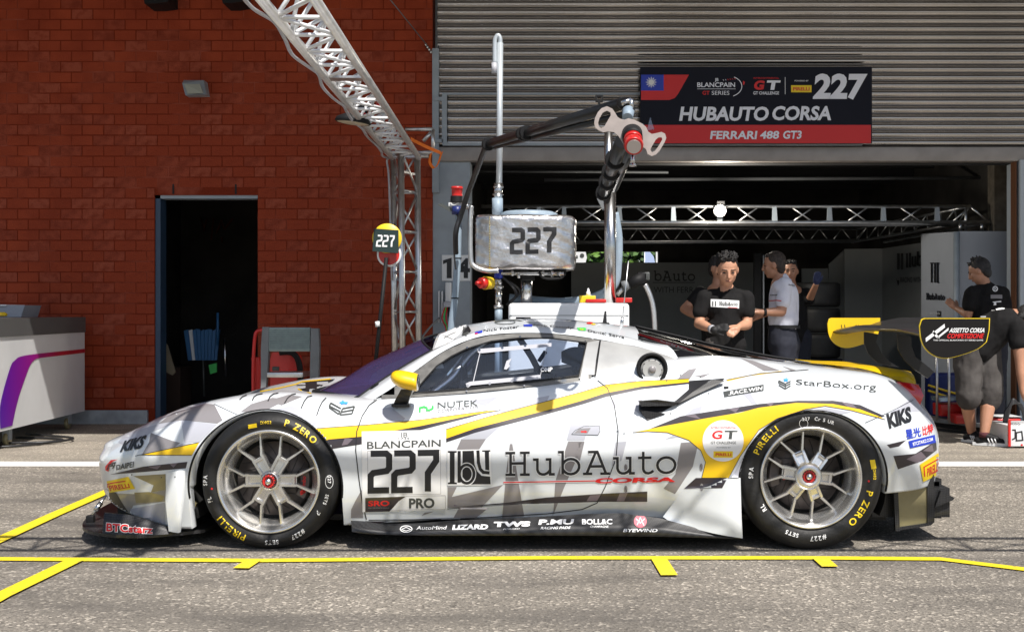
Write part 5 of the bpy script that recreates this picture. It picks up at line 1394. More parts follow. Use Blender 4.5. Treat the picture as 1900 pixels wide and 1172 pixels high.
ll.new(mr.outputs[0], rp.inputs[0]); ll.new(rp.outputs[0], nn['Principled BSDF'].inputs['Base Color']); nn['Principled BSDF'].inputs['Roughness'].default_value = .4
cK = Cr(0, 330, 2.494)
stripe_t = [(0, 795), (0, 749), (18, 682), (27, 668), (38, 661), (70, 656), (157, 647)]
stripe_b = [(22, 789), (33, 740), (50, 690), (56, 676), (64, 667), (80, 663), (157, 654)]
A_ = evenly([CF(*q)+V(.004, 0, 0) for q in stripe_t], 40); B_ = evenly([CF(*q)+V(.004, 0, 0) for q in stripe_b], 40)
mb = MB(); mb.grid([A_, B_]); mb.build('stripe', vio, ca, recalc=False)
for px, py in ((140, 0), (30, 0), (-95, 0)):
    c = CF(px, 780); mb = MB(); mb.lathe([(.0001, -.02), (.05, -.02), (.062, -.012), (.062, .012), (.05, .02), (.0001, .02)], V(c.x-.08, c.y, .064), 'X', 24, M['gold']); mb.box((c.x-.11, c.y-.03, .06), (c.x-.05, c.y+.03, .2), M['greysteel']); mb.build('castor', None, ca)
tr_ = thing('plastic_tray', P(20, 578, 11), 'grey plastic tray standing on the cart top', 'tray')
mb = MB(); ty = 10.9
b0 = [P(-30, 588, ty), P(39, 588, ty)]; t0 = [P(-34, 566, ty), P(46, 566, ty)]
mb.prism([b0[0], b0[1], t0[1], t0[0]], .35, M['clear'] if False else mat('grey_tub', (.33, .35, .40), .5)); mb.bevbox(P(-36, 568, ty-.02), P(47, 565.5, ty+.37), .006, M['wht']); mb.build('tub', None, tr_)
mb = MB(); mb.lathe([(.03, -.02), (.05, -.015), (.055, 0), (.045, .012), (.03, .02)], P(2, 583, 10.3), 'Z', 24); tag(mb.build('tape_roll', M['yelpl']), 'yellow roll on the cart top at the left edge', 'tape roll')
mb = MB(); mb.pipe([V(-5.2, 9.6, .02), V(-4.75, 9.8, .02), V(-4.55, 10.2, .02), V(-4.7, 10.4, .02), V(-5.1, 10.5, .02)], .012, 6); mb.pipe([V(-5.2, 9.9, .03), V(-4.6, 10.0, .03), V(-4.5, 10.35, .03), V(-5.1, 10.7, .03)], .012, 6)
tag(mb.build('floor_cable', M['cable']), 'black cable lying on the apron under the cart', 'cable')
# step stool and red machine
st = thing('step_ladder', (P(535, 0, 10.9).x, 10.9, 0), 'grey plastic and metal stool frame by the doorway', 'step ladder')
Ys = 10.6
cL = Cr(260, 330, 2.858)
def LP(x, y, Y=Ys): p = cL((x, y))[0]; return P(p[0], p[1], Y)
mb = MB(); mb.prism([LP(648,790), LP(682,790), LP(680,920), LP(672,1040), LP(660,1172), LP(650,1330), LP(620,1330), LP(640,1100), LP(640,900)], .07); mb.build('leg', M['grey'], st)
mb = MB(); mb.prism([LP(905,797), LP(945,797), LP(950,900), LP(945,1050), LP(950,1330), LP(915,1330), LP(900,1050)], .07); mb.build('leg', M['grey'], st)
mb = MB(); mb.bevbox(LP(672,920,Ys+.01), LP(908,792,Ys+.07), .01)
mb.build('back_board', mat('ribbed_board', (.26, .33, .33), .5, noise=.1), st)
for k in range(12):
    mb = MB(); y = 800+k*9.6; mb.box(LP(682, y+4, Ys-.004), LP(902, y, Ys+.012)); mb.build('rib', bpy.data.materials['ribbed_board'], st)
mb = MB(); mb.bevbox(LP(665,1058,Ys+.005), LP(900,1022,Ys+.3), .008); mb.build('step', M['alu'], st)
rd = thing('red_machine', (P(515, 0, 11.2).x, 11.2, 0), 'red wheeled machine with a hoop handle behind the grey stool', 'machine')
Yr = 11.2
mb = MB(); pts = [LP(690,1180,Yr), LP(690,960,Yr), LP(700,925,Yr), LP(790,922,Yr), LP(820,950,Yr), LP(830,1010,Yr), LP(830,1180,Yr)]; mb.prism(pts, .3, M['redpl']); mb.bevbox(LP(700,1022,Yr-.01), LP(738,1000,Yr), .003, M['inkg']); mb.build('body', None, rd)
mb = MB(); mb.pipe([LP(600,1300,Yr-.1), LP(600,1000,Yr-.1), LP(608,850,Yr-.1), LP(622,812,Yr-.1), LP(650,805,Yr-.1)], .018, 8, M['redpl']); mb.pipe([LP(615,1300,Yr), LP(622,1050,Yr), LP(615,950,Yr)], .05, 10, M['redpl']); mb.build('handle', None, rd)
mb = MB(); mb.pipe([LP(740,925,Yr-.04), LP(800,925,Yr-.04), LP(835,960,Yr-.04), LP(850,1030,Yr-.04), LP(850,1150,Yr-.04)], .03, 8, M['black']); mb.build('hose', None, rd)
# things inside the doorway
bl_t = thing('blue_sheets', (P(372, 0, 13).x, 13.0, .9), 'bundle of blue sheets hanging inside the dark doorway', 'sheets')
for k in range(9):
    mb = MB(); x = 345+k*7.4; mb.prism([P(x-4, 612+random.uniform(-4, 3), 13+.02*k), P(x+4, 611, 13+.02*k), P(352+k*5.8+4, 668, 13+.02*k), P(352+k*5.8-3, 668, 13+.02*k)], .015); mb.build('sheet', M['wht'] if k == 1 else mat('blue_sheet', (.03, .13, .30), .5), bl_t)
mb = MB(); mb.tube(P(404, 580, 13.1), P(404, 640, 13.1), .015, m=bpy.data.materials['blue_sheet']); mb.build('rod', None, bl_t)
tag(MB().prism([P(387,677,13), P(402,673,13), P(402,690,13), P(390,694,13)], .02, M['green']).build('dustpan', None), 'bright green dustpan in the doorway', 'dustpan')
tag(MB().tube(P(377,668,13.1), P(379,735,13.1), .012, n=8, m=M['inkg']).build('broom_stick', None), 'thin grey stick under the blue sheets', 'stick')
tag(MB().tube(P(417,628,13.2), P(419,700,13.2), .022, n=12, m=M['chrome']).build('metal_bottle', None), 'shiny upright metal tube in the doorway', 'tube')
tag(MB().prism([P(306,636,12.6), P(310,640,12.6), P(325,690,12.6), P(320,696,12.6), P(308,690,12.6)], .03, mat('beige_rag', (.30, .25, .17), .9)).build('rag', None), 'beige cloth hanging at the left door jamb', 'cloth')
tag(MB().box((P(300,0,13.4).x, 13.2, .0), (P(345,0,13.4).x, 13.6, .55), mat('brown_box', (.06, .035, .025), .8)).build('carton', None), 'dark brown box inside the doorway at left', 'box')
nsn = thing('neon_sign', P(400, 420, 15), 'dim red tube lettering inside the doorway', 'sign')
mb = MB(); nm_ = mat('dim_red_tube', (.10, .012, .006), .6)
for a in (((372,404),(380,428)), ((384,405),(378,430)), ((392,445),(396,405)), ((401,434),(412,408)), ((410,408),(416,426)), ((416,426),(432,406)), ((412,440),(412,450))):
    mb.tube(P(*a[0], 15.2), P(*a[1], 15.2), .012, n=6)
mb.build('tube_letters', nm_, nsn)
# lollipop board
lp = thing('lollipop_board', (P(700, 0, 9.6).x, 9.6, 0), 'black pole with yellow disc and square 227 board, leaning by the truss', 'pit board')
Yl = 9.6
mb = MB(); mb.tube(P(694, 700, Yl), P(717, 478, Yl), .017, n=12); mb.tube(V(P(688, 0, Yl).x, Yl, 0), P(694, 700, Yl), .017, n=12); mb.build('pole', M['black'], lp)
mb = MB(); mb.lathe([(.0001, 0), (.125, 0), (.128, .004), (.125, .008), (.0001, .008)], P(718, 442, Yl+.01), 'Y', 40, M['yelpl']); mb.build('disc', None, lp)
mb = MB(); mb.lathe([(.0001, 0), (.105, 0), (.107, .004), (.105, .008), (.0001, .008)], P(722, 472, Yl+.04), 'Y', 40, M['wht']); mb.lathe([(.0001, -.002), (.09, -.002)], P(722, 472, Yl+.04), 'Y', 40, M['redpl']); mb.build('rear_disc', None, lp)
mb = MB(); mb.prism([P(694,424,Yl-.03), P(739,427,Yl-.03), P(739,470,Yl-.03), P(691,466,Yl-.03)], .02, mat('board_green_black', (.012, .03, .028), .5)); mb.build('number_board', None, lp)
d = Draw(); d.glyphs('227', ((701,437),(731,438),(730,457),(699,456)), M['white'], 3.2, .28); d.lay('numeral', Yl-.03, .003, lp)
mb = MB(); mb.tube(P(700, 596, Yl-.02), P(701, 606, Yl-.02), .02, n=10); mb.build('clip', M['wht'], lp)
# refuelling rig: tank, pole, cabinet
Yb = 8.4
rg = thing('equipment_cabinet', (P(1056, 0, Yb).x, Yb, 0), 'white cabinet behind the car roof carrying the tank and the mast', 'cabinet')
mb = MB(); lo = P(943, 0, Yb); hi = P(1168, 562, Yb+.6); mb.bevbox((lo.x, Yb, .1), (P(1168, 0, Yb).x, Yb+.7, P(0, 562, Yb).z), .03, M['wht']); mb.build('case', None, rg)
mb = MB(); mb.box((lo.x+.01, Yb-.002, P(0, 585.5, Yb).z), (P(1166, 0, Yb).x, Yb+.01, P(0, 584.5, Yb).z)); mb.build('lid_gap', M['inkg'], rg)
tk = thing('fuel_tank', (P(975, 0, 8.55).x, 8.75, 1.3), 'foil wrapped fuel tank numbered 227 on a steel post', 'tank')
Yt = 8.45; sT = F/Yt
bx0, bx1, bz0, bz1 = P(881, 0, Yt).x, P(1068, 0, Yt).x, P(0, 499, Yt).z, P(0, 398, Yt).z
cxm = (bx0+bx1)/2; hw = (bx1-bx0)/2
ol = []
for x_, y_ in ((bx0, .03), (bx0+.01, .0), (bx0+.10, -.045), (bx0+.13, -.055), (bx0+.3, -.06), (bx0+.5, -.055), (bx0+.62, -.03), (bx1-.04, .03), (bx1, .10), (bx1+.0, .25), (bx1-.06, .40), (bx1-.25, .48), (bx0+.2, .48), (bx0, .4)): ol.append(V(x_, Yt+y_+.05, 0))
olr = evenly(ol+[ol[0]], 90)[:-1]
mb = MB(); rws = []
nz = 26
for j in range(nz+1):
    t = j/nz; e_ = min(t, 1-t); ins = .02*max(0, 1-e_/.08)**2
    row = []
    for i, p in enumerate(olr):
        c_ = V(cxm, Yt+.27, 0); q = p+(c_-p).normalized()*ins
        w_ = .004*math.sin(i*.9+j*1.7+2*math.sin(j*.6+i*.23))
        dirn = (p-c_).normalized(); row.append(V(q.x+dirn.x*w_, q.y+dirn.y*w_, bz0+(bz1-bz0)*t+.004*math.sin(i*.5)*(e_ < .01)))
    row.append(row[0]); rws.append(row)
mb.grid(rws, M['foil'], True); mb.add(rws[-1][:-1], [tuple(range(len(olr)))], M['foil']); mb.add(rws[0][:-1], [tuple(range(len(olr)))], M['foil'])
tank = mb.build('tank_shell', None, tk, merge=True)
mb = MB(); mb.lathe([(.22, 0), (.225, .03), (.19, .045), (.0001, .05)], V(cxm+.02, Yt+.28, bz1), 'Z', 40, M['hose']); mb.build('tank_lid', None, tk)
mb = MB()
for k in range(30): mb.sphere(P(908.5, 404+k*3.1, Yt-.0)+V(0, -.002, 0), .007, m=M['gold'], n=4)
mb.build('stitching', None, tk)['kind'] = 'stuff'
d = Draw(); d.glyphs('227', ((950,427),(1028,425),(1028,466),(950,468)), M['ink'], 8.2, .28); d.lay('numeral', bvh(tank), .007, tk, 8)
mb = MB(); mb.tube(V(P(977, 0, 8.7).x, 8.7, 1.2), V(P(977, 0, 8.7).x, 8.7, bz0), .044, n=24, m=M['chrome']); mb.build('post', None, tk)
mb = MB(); mb.bevbox(P(905, 509, 8.6), P(1050, 499, 8.9), .01, M['black'])
mb.bevbox(P(966, 520, 8.6), P(992, 505, 8.8), .01, M['black'])
mb.tube(P(930, 507, 8.55), P(1046, 508, 8.55), .014, n=10, m=M['chrome']); mb.pipe([P(1046,508,8.55), P(1040,516,8.55), P(1010,516,8.5), P(1000,505,8.5)], .010, 6, M['black'])
for x, y, r in ((1005, 507, .022), (1022, 508, .026), (1036, 508, .018), (948, 507, .022), (960, 512, .018)): mb.tube(P(x, y, 8.54), P(x+5, y, 8.54), r, n=12, m=M['chrome'])
mb.pipe([P(930,512,8.6), P(950,530,8.6), P(958,548,8.7), P(940,566,8.7)], .012, 6, M['cable']); mb.pipe([P(935,515,8.6), P(965,540,8.7), P(945,560,8.7)], .009, 6, M['cable'])
mb.build('underframe', None, tk)
mb = MB(); mb.pipe([P(895,382,8.4), P(875,382,8.4), P(873,400,8.4), P(873,470,8.4), P(878,492,8.4), P(900,502,8.4), P(925,502,8.4)][1:], .018, 10, M['alu']); mb.build('side_pipe', None, tk)
vp = thing('vent_pipe', (P(926, 0, 8.7).x, 8.7, 1.8), 'tall grey vent pipe with hooked top rising from the tank', 'pipe')
mb = MB(); mb.tube(P(926, 368, 8.7), P(928, 80, 8.7), .024, n=16); mb.pipe([P(928, 82, 8.7), P(928, 72, 8.7), P(924, 66, 8.7), P(919, 73, 8.7), P(918, 86, 8.7), P(918, 118, 8.7)], .018, 10); mb.build('tube', mat('pipe_grey', (.46, .50, .53), .4, .3), vp)
mb = MB(); mb.tube(P(917, 136, 8.7), P(917, 117, 8.7), .022, n=12); mb.build('cap', M['clear'], vp)
mb = MB(); mb.tube(P(923, 368, 8.7), P(923, 400, 8.7), .042, n=18); mb.build('sleeve', M['hose'], vp)
mb = MB(); mb.tube(P(925, 340, 8.7), P(924, 368, 8.7), .034, n=16); mb.tube(P(925, 346, 8.7), P(925, 349, 8.7), .042, n=16); mb.tube(P(924, 360, 8.7), P(924, 363, 8.7), .042, n=16); mb.build('coupling', M['chrome'], vp)
hv = thing('hose_valve', P(925, 540, 8.6), 'steel coupling stack hanging under the tank', 'valve')
mb = MB(); 
for k, (y0, y1, r, m_) in enumerate(((500,516,.034,M['blue']),(516,530,.028,M['chrome']),(530,536,.036,M['chrome']),(536,566,.026,M['chrome']),(566,572,.036,M['alu']),(572,600,.03,M['hose']),(600,720,.03,M['hose']))): mb.tube(P(925, y1, 8.6), P(925, y0, 8.6), r, n=14, m=m_)
mb.build('coupling', None, hv)
es_ = thing('emergency_stop', P(905, 525, 8.5), 'red and yellow emergency stop knob under the tank', 'button')
mb = MB(); mb.tube(P(911,525,8.5), P(899,525,8.45), .045, .05, 20, M['yelpl']); mb.build('collar', None, es_); mb = MB(); mb.tube(P(899,525,8.45), P(891,525,8.42), .046, .04, 20, M['redpl']); mb.tube(P(891,525,8.42), P(883,525,8.4), .014, m=M['redpl']); mb.build('knob', None, es_)
hs = thing('supply_hose', P(845, 500, 8.6), 'grey blue hose rising beside the pillar to the red beacon', 'hose')
mb = MB(); mb.pipe([V(P(826, 0, 8.7).x, 8.7, .1), P(832, 700, 8.7), P(837, 610, 8.7), P(843, 560, 8.7), P(848, 500, 8.7), P(850, 440, 8.7), P(851, 395, 8.7)], .028, 12); mb.build('tube', M['hose'], hs)
mb = MB()
for y in (478, 552): mb.tube(P(849 if y < 500 else 844, y, 8.7), P(849 if y < 500 else 844, y+2, 8.7), .031, n=12)
mb.build('tie', M['black'], hs)
bc = thing('warning_beacon', P(849, 365, 8.6), 'red warning beacon with black base on top of the grey hose', 'beacon')
mb = MB(); mb.lathe([(.0001, 0), (.044, -.002), (.046, -.02), (.040, -.022), (.042, -.045), (.040, -.047), (.042, -.075)], P(848, 346, 8.6), 'Z', 24); mb.build('lens', M['redpl'], bc)
mb = MB(); mb.lathe([(.046, 0), (.048, -.05)], P(847, 364, 8.6), 'Z', 24, M['black']); mb.bevbox(P(832, 383, 8.6), P(868, 377, 8.66), .004, M['wht']); mb.tube(P(848, 398, 8.6), P(848, 383, 8.6), .04, n=16, m=M['navy']); mb.build('base', None, bc)
mb = MB(); mb.prism([P(812,380,8.6), P(818,377,8.6), P(838,386,8.6), P(836,393,8.6)], .02, M['inkg']); mb.pipe([P(838,390,8.6), P(846,396,8.6), P(852,410,8.6), P(848,440,8.6), P(843,470,8.6), P(846,500,8.6)], .007, 6, M['cable']); mb.build('bracket', None, bc)
mb = MB(); mb.tube(P(858,380,8.6), P(872,384,8.6), .022, n=10); mb.tube(P(872,382,8.6), P(875,400,8.6), .022, n=10); mb.build('elbow', M['chrome'], bc)
# mast and arm
ms = thing('steel_mast', (P(1131, 0, 8.5).x, 8.6, 1.2), 'polished steel mast standing on the white cabinet', 'mast')
mb = MB(); mb.tube(P(1132, 563, 8.6), P(1132, 355, 8.6), .045, n=28, m=M['chrome']); mb.tube(P(1129, 372, 8.68), P(1129, 235, 8.68), .032, n=20, m=M['chrome']); mb.build('tube', None, ms)
mb = MB(); mb.pipe([P(1140,395,8.8), P(1147,440,8.8), P(1146,490,8.8), P(1138,530,8.8), P(1100,552,8.8), P(1050,560,8.85), P(1000,558,8.9), P(945,553,8.9)], .035, 12); tag(mb.build('return_hose', M['hose']), 'grey hose curving behind the mast and under the tank', 'hose')
an = thing('refuelling_arm', (.35, 6.6, 1.95), 'black jointed arm pointing at the camera with a red refuelling plug', 'arm')
cP = Cr(1080, 160, 5.094)
def AP(x, y, Y): p = cP((x, y))[0]; return P(p[0], p[1], Y)
Yp = 4.95
mb = MB(); mb.tube(AP(200,1010,8.3), AP(380,520,5.4), .042, .036, 16); mb.tube(AP(300,960,8.2), AP(460,560,5.5), .034, .03, 16); mb.build('boom_tube', M['blackgloss'], an)
for t in (0.0, .28, .5, .72):
    a = AP(200,1010,8.3).lerp(AP(380,520,5.4), t); b_ = AP(200,1010,8.3).lerp(AP(380,520,5.4), t+.035); mb = MB(); mb.tube(a, b_, .058, n=16); mb.build('clamp', M['black'], an)
mb = MB(); mb.tube(AP(230,1000,8.3)+V(.02, 0, -.02), AP(235,1090,8.4), .02, n=10, m=M['black']); mb.prism([AP(140,1060,8.45), AP(200,1060,8.45), AP(210,1172,8.45), AP(195,1172,8.45)], .02, M['grey']); mb.build('pivot', None, an)
outer = [(115,350),(122,300),(150,245),(185,208),(235,190),(285,212),(312,250),(335,290),(360,308),(400,318),(440,303),(500,320),(560,350),(605,385),(625,430),(660,452),(710,442),(750,432),(785,450),(797,490),(780,530),(740,600),(700,645),(660,660),(620,640),(605,595),(560,560),(480,560),(400,560),(375,515),(345,470),(300,432),(250,425),(200,435),(155,415),(125,390)]
h1 = [(152,345),(165,300),(195,250),(235,230),(268,245),(272,275),(240,330),(212,380),(180,398),(158,380)]; h2 = [(645,600),(665,560),(700,500),(725,482),(752,482),(760,502),(720,570),(690,610),(660,626)]
mb = MB(); mb.prism([AP(x, y, Yp) for x, y in outer], .012, mat('brushed_plate', (.44, .38, .35), .5, .7, noise=.08), [[AP(x, y, Yp) for x, y in h1], [AP(x, y, Yp) for x, y in h2]]); mb.build('handle_plate', None, an)
ctr = AP(490, 570, Yp-.13); bkc = AP(470, 430, Yp+.02)
mb = MB(); ax_ = (bkc-ctr).normalized()
def dl(t0, t1, r0, r1, m_): mb.tube(ctr+ax_*t0, ctr+ax_*t1, r0, r1, 28, m_)
dl(0, .018, .039, .043, M['redpl']); dl(.018, .045, .040, .040, M['redpl']); dl(.045, .055, .037, .037, M['redpl']); dl(.055, .085, .041, .041, M['redpl']); dl(.085, .15, .044, .046, M['black']); dl(-.002, .0, .031, .031, M['g2']); mb.build('refuelling_plug', None, an)
mb = MB(); mb.tube(ctr+ax_*-.0045, ctr+ax_*-.002, .031, n=28, m=mat('plug_face', (.55, .50, .48), .4, .5)); mb.build('plug_face', None, an)
mb = MB(); mb.tube(AP(478,650,Yp), AP(480,745,Yp), .011, n=12, m=M['chrome']); mb.tube(AP(480,738,Yp), AP(480,757,Yp), .017, n=12, m=M['chrome']); mb.build('bleed_tube', None, an)
mb = MB(); mb.tube(AP(438,235,Yp+.1), AP(430,300,Yp+.05), .028, .024, 16, M['hose']); mb.tube(AP(435,222,Yp+.1), AP(438,240,Yp+.1), .030, n=16, m=M['black']); mb.tube(AP(465,215,Yp+.1), AP(465,125,Yp+.1), .011, n=10, m=M['chrome']); mb.tube(AP(465,130,Yp+.1), AP(370,165,Yp+.1), .012, n=10, m=M['chrome'])
mb.tube(AP(400,165,Yp+.12), AP(380,160,Yp+.2), .028, n=18, m=M['black']); mb.build('hose_elbow', None, an)
for q in ((575,360,550,315,600,380), (645,300,612,372,682,400)):
    mb = MB(); mb.prism([AP(q[0], q[1]-10, Yp+.01), AP(q[2], q[3]+50, Yp+.01), AP(q[4], q[5]+5, Yp+.01)], .01, M['glass']); mb.build('clear_guard', None, an)
hb_ = thing('hose_boom', P(1030, 230, 6.5), 'long black hose boom sloping up to the right above the tank', 'boom')
pA = P(905, 268, 7.6); pB = P(1160, 192, 5.2)
mb = MB(); mb.tube(pA, pB, .026, n=14); mb.tube(pA+V(.05, 0, -.015), pB+V(0, .05, -.045), .018, n=12); mb.tube(pA+V(.02, 0, .03), pB+V(-.02, .02, .02), .010, n=8); mb.build('tube', M['blackgloss'], hb_)
for t in (.0, .33, .36):
    mb = MB(); a = pA.lerp(pB, t); mb.tube(a, pA.lerp(pB, t+.015), .045, n=14); mb.build('clamp', M['black'], hb_)
mb = MB(); mb.pipe([P(905,268,7.6), P(900,275,7.65), P(885,315,8.0), P(868,360,8.3), P(855,400,8.4), P(846,430,8.4), P(846,470,8.5)], .020, 10); mb.build('drop_hose', M['cable'], hb_)
mb = MB(); cm = [(1105,176),(1119,176),(1119,188),(1105,188)]; mb.prism([P(x, y, 5.6) for x, y in cm], .03, None, [[P(x, y, 5.6) for x, y in ((1108,179),(1116,179),(1116,185),(1108,185))]]); mb.prism([P(1110,188,5.6), P(1114,188,5.6), P(1114,193,5.6), P(1110,193,5.6)], .03); mb.build('camera_mount', M['black'], hb_)
# trays on the cabinet
tg = 'small trays on the cabinet'
tag(MB().bevbox(P(1075,561,8.45), P(1104,549,8.6), .004, M['yelpl']).build('tray', None), 'yellow tray holding a white bottle on the cabinet', 'tray', tg)
tag(MB().bevbox(P(1087,561,8.42), P(1124,555,8.5), .004, M['redpl']).build('tray', None), 'red tray left of the mast', 'tray', tg)
tag(MB().bevbox(P(1143,561,8.42), P(1170,553,8.6), .004, M['redpl']).build('tray', None), 'red tray right of the mast at the cabinet end', 'tray', tg)
mb = MB(); mb.lathe([(.0001, .06), (.006, .058), (.008, .04), (.016, .03), (.018, 0), (.0001, 0)], P(1091.5, 549, 8.5), 'Z', 14, M['wht']); tag(mb.build('bottle', None), 'small white pointed bottle standing in the yellow tray', 'bottle')
cmr = thing('video_camera', P(1195, 520, 9.2), 'black camera on a curved silver gooseneck behind the mast', 'camera')
cV = Cr(1060, 440, 6.51)
def VP(x, y, Y=9.2): p = cV((x, y))[0]; return P(p[0], p[1], Y)
mb = MB(); mb.tube(VP(700,570), VP(880,480), .045, .05, 18, M['black']); mb.tube(VP(620,600), VP(700,565), .05, .036, 18, M['grey']); mb.bevbox(VP(800,560), VP(905,430,9.3), .01, M['black']); mb.bevbox(VP(880,520), VP(940,425,9.28), .008, M['inkg']); mb.build('camera_body', None, cmr)
mb = MB(); mb.pipe([VP(890,570), VP(930,650), VP(970,760), VP(990,860), VP(1000,960), VP(1010,1172), VP(1010,1500)], .022, 10, M['alu']); mb.tube(VP(550,700), VP(640,600), .02, n=8, m=M['alu']); mb.build('gooseneck', None, cmr)
ub = thing('wall_socket_box', P(829, 545, 11.9), 'grey switch box with cables on the pillar below number 14', 'socket')
mb = MB(); mb.bevbox(P(826,560,11.9), P(838,524,11.98), .01, M['wht']); mb.bevbox(P(822,585,11.85), P(838,560,11.98), .01, M['clear']); mb.bevbox(P(813,598,11.9), P(817,540,11.98), .004, M['wht']); mb.bevbox(P(819,598,11.88), P(823,540,11.98), .004, M['wht']); mb.build('box', None, ub)
mb = MB()
for k in range(5): mb.pipe([P(826+k*2, 570, 11.85), P(820+k*4, 590, 11.8), P(828+k*2, 612, 11.85), P(822+k*3, 640, 11.9)], .008, 5, random.choice([M['black'], M['black'], M['redpl'], M['green']]))
mb.pipe([P(815,590,11.8), P(795,610,11.6), P(775,640,11.3), P(760,690,11.1)], .012, 6, M['grey']); mb.build('wiring', None, ub)
# name board
sg_ = thing('name_board', P(1400, 195, WY-.12), 'black and red team name board with flag hung on the shutter', 'sign')
Yn = WY-.16
mb = MB(); mb.box(P(1188,266,Yn), P(1616,126,Yn+.04), mat('board_dark', (.008, .009, .018), .6, spec=.2)); mb.build('board', None, sg_)
d = Draw(); d.poly([(1188,232),(1616,232),(1616,266),(1188,266)], M['red'])
cG = Cr(1160, 100, 3.8)
d.poly(cG((112,148),(450,148),(375,280),(350,312),(310,326),(112,326)), M['red']); d.poly(cG((112,148),(272,148),(272,260),(112,260)), M['blue'])
sc_ = cG((184,201))[0]
for k in range(12):
    a = k*math.pi/6; d.poly([(sc_[0]+11*math.cos(a), sc_[1]+11*math.sin(a)), (sc_[0]+6*math.cos(a+.22), sc_[1]+6*math.sin(a+.22)), (sc_[0]+6*math.cos(a-.22), sc_[1]+6*math.sin(a-.22))], M['white'])
d.poly(arc(*sc_, 5.4, 5.4, 0, 360, 20), M['white']); d.lay('flag_print', Yn, .003, sg_)
d = Draw()
def G(s, x0, y0, x1, y1, m, b_=0, sl=0, sh=0): a = cG((x0,y0))[0]; c = cG((x1,y1))[0]; d.text(s, Q(*a, *c, 0, sl), m, b_)
mw = mat('board_lettering', (.80, .82, .90), .6)
G('227', 1322,140,1690,324, mw, .045, 5); G('HUBAUTO', 380,372,1005,474, mw, .035, 4); G('CORSA', 1030,368,1452,470, mw, .035, 4)
G('FERRARI', 598,544,925,602, mw, .03, 2); G('488', 948,544,1082,600, mw, .03, 2); G('GT3', 1110,542,1240,600, mw, .03, 2)
G('BLANCPAIN', 508,202,775,236, mw, .02); G('GT', 545,262,595,290, M['red'], .02); G('SERIES', 610,262,735,290, mw, .0); d.stroke(cG((508,248),(778,248)), .8, mw); G('JB', 632,172,658,200, mw, .02)
d.stroke([cG((760,240))[0] if False else (cG((720,230))[0][0]+27*math.cos(math.radians(a)), cG((720,230))[0][1]+19.5*math.sin(math.radians(a))) for a in range(-62, 70, 8)], 1.4, mw)
for k in range(6): d.stroke(cG((690+k*16, 182-k*2), (696+k*16, 190-k*2)), 1, M['red'] if k > 1 else mw)
d.poly(cG((832,190),(844,200),(838,222),(830,216)), M['red'])
G('INTERCONTINENTAL', 905,166,1085,178, M['red'], .01); G('G', 903,188,975,255, M['red'], .05, 3); G('T', 990,188,1085,255, mw, .05, 3); G('GT CHALLENGE', 903,266,1085,288, mw, .02)
d.stroke(cG((1128,165),(1128,286)), .9, mw); G('POWERED BY', 1195,186,1292,196, mw, .01); d.poly(cG((1170,222),(1314,222),(1314,272),(1170,272)), M['yel']); G('PIRELLI', 1184,236,1300,260, M['red'], .03)
d.lay('lettering', Yn, .006, sg_)
# garage interior truss
gtz0, gtz1 = P(0, 413, 13.0).z, P(0, 383, 13.0).z
Yg = 13.0
gtt = thing('garage_truss', (2, Yg, 2.3), 'front aluminium lattice beam inside the garage carrying the lamp', 'truss')
xl, xr = P(893, 0, Yg).x, P(1800, 0, Yg).x; xr2 = P(1836, 0, Yg).x
tubepart('chord', V(xl, Yg, gtz1), V(xr, Yg, gtz1), .022, gtt); tubepart('chord', V(xl-.1, Yg, gtz0), V(xr2, Yg, gtz0), .028, gtt); tubepart('chord', V(xl, Yg+.3, gtz0), V(xr, Yg+.3, gtz0), .022, gtt)
px = 905
xs_ = [920, 1000, 1047, 1150, 1250, 1336, 1438, 1540, 1640, 1740]
for a, b_ in zip(xs_, xs_[1:]):
    m_ = (a+b_)/2; tubepart('brace', P(m_-18, 386, Yg), P(m_+18, 411, Yg), .010, gtt, n=6); tubepart('brace', P(m_+18, 386, Yg), P(m_-18, 411, Yg), .010, gtt, n=6)
    mb = MB(); mb.prism([P(b_-4, 384, Yg-.02), P(b_+3, 384, Yg-.02), P(b_+5, 413, Yg-.02), P(b_-5, 413, Yg-.02)], .03); mb.build('gusset', M['greysteel'], gtt)
tubepart('brace', V(xr, Yg, gtz1), V(xr2, Yg, gtz0), .014, gtt, n=6); tubepart('brace', V(xr, Yg, gtz1), P(1768, 411, Yg), .012, gtt, n=6); tubepart('rung', V(xr-.05, Yg, gtz1), V(xr-.05, Yg, gtz0-.1), .018, gtt, n=8)
g2 = thing('garage_truss', (2, 16.5, 2.3), 'rear aluminium lattice beam deep inside the garage', 'truss')
y2 = 16.2
q0 = P(880, 452, y2); q1 = P(1580, 448, y2); q2 = P(880, 424, y2); q3 = P(1600, 424, y2)
tubepart('chord', q0, q1, .022, g2); tubepart('chord', q2, q3, .022, g2); tubepart('chord', q0+V(0, -.3, 0), q1+V(0, -.3, 0), .018, g2)
for k in range(17):
    a = P(890+k*42, 424, y2); b_ = P(911+k*42, 451, y2); c = P(932+k*42, 424, y2); tubepart('brace', a, b_, .009, g2, n=6); tubepart('brace', b_, c, .009, g2, n=6)
g3 = thing('garage_truss', (4.4, 15, 2.3), 'side lattice beam on the right running back into the garage', 'truss')
for (xa, ya, xb, yb) in ((1800,383,1590,424), (1790,413,1580,449), (1836,413,1640,449)): tubepart('chord', P(xa, ya, Yg), P(xb, yb, y2), .018, g3)
for k in range(9):
    a = P(1800,383,Yg).lerp(P(1590,424,y2), k/9); b_ = P(1790,413,Yg).lerp(P(1580,449,y2), (k+.5)/9); c = P(1800,383,Yg).lerp(P(1590,424,y2), (k+1)/9); tubepart('brace', a, b_, .010, g3, n=6); tubepart('brace', b_, c, .010, g3, n=6)
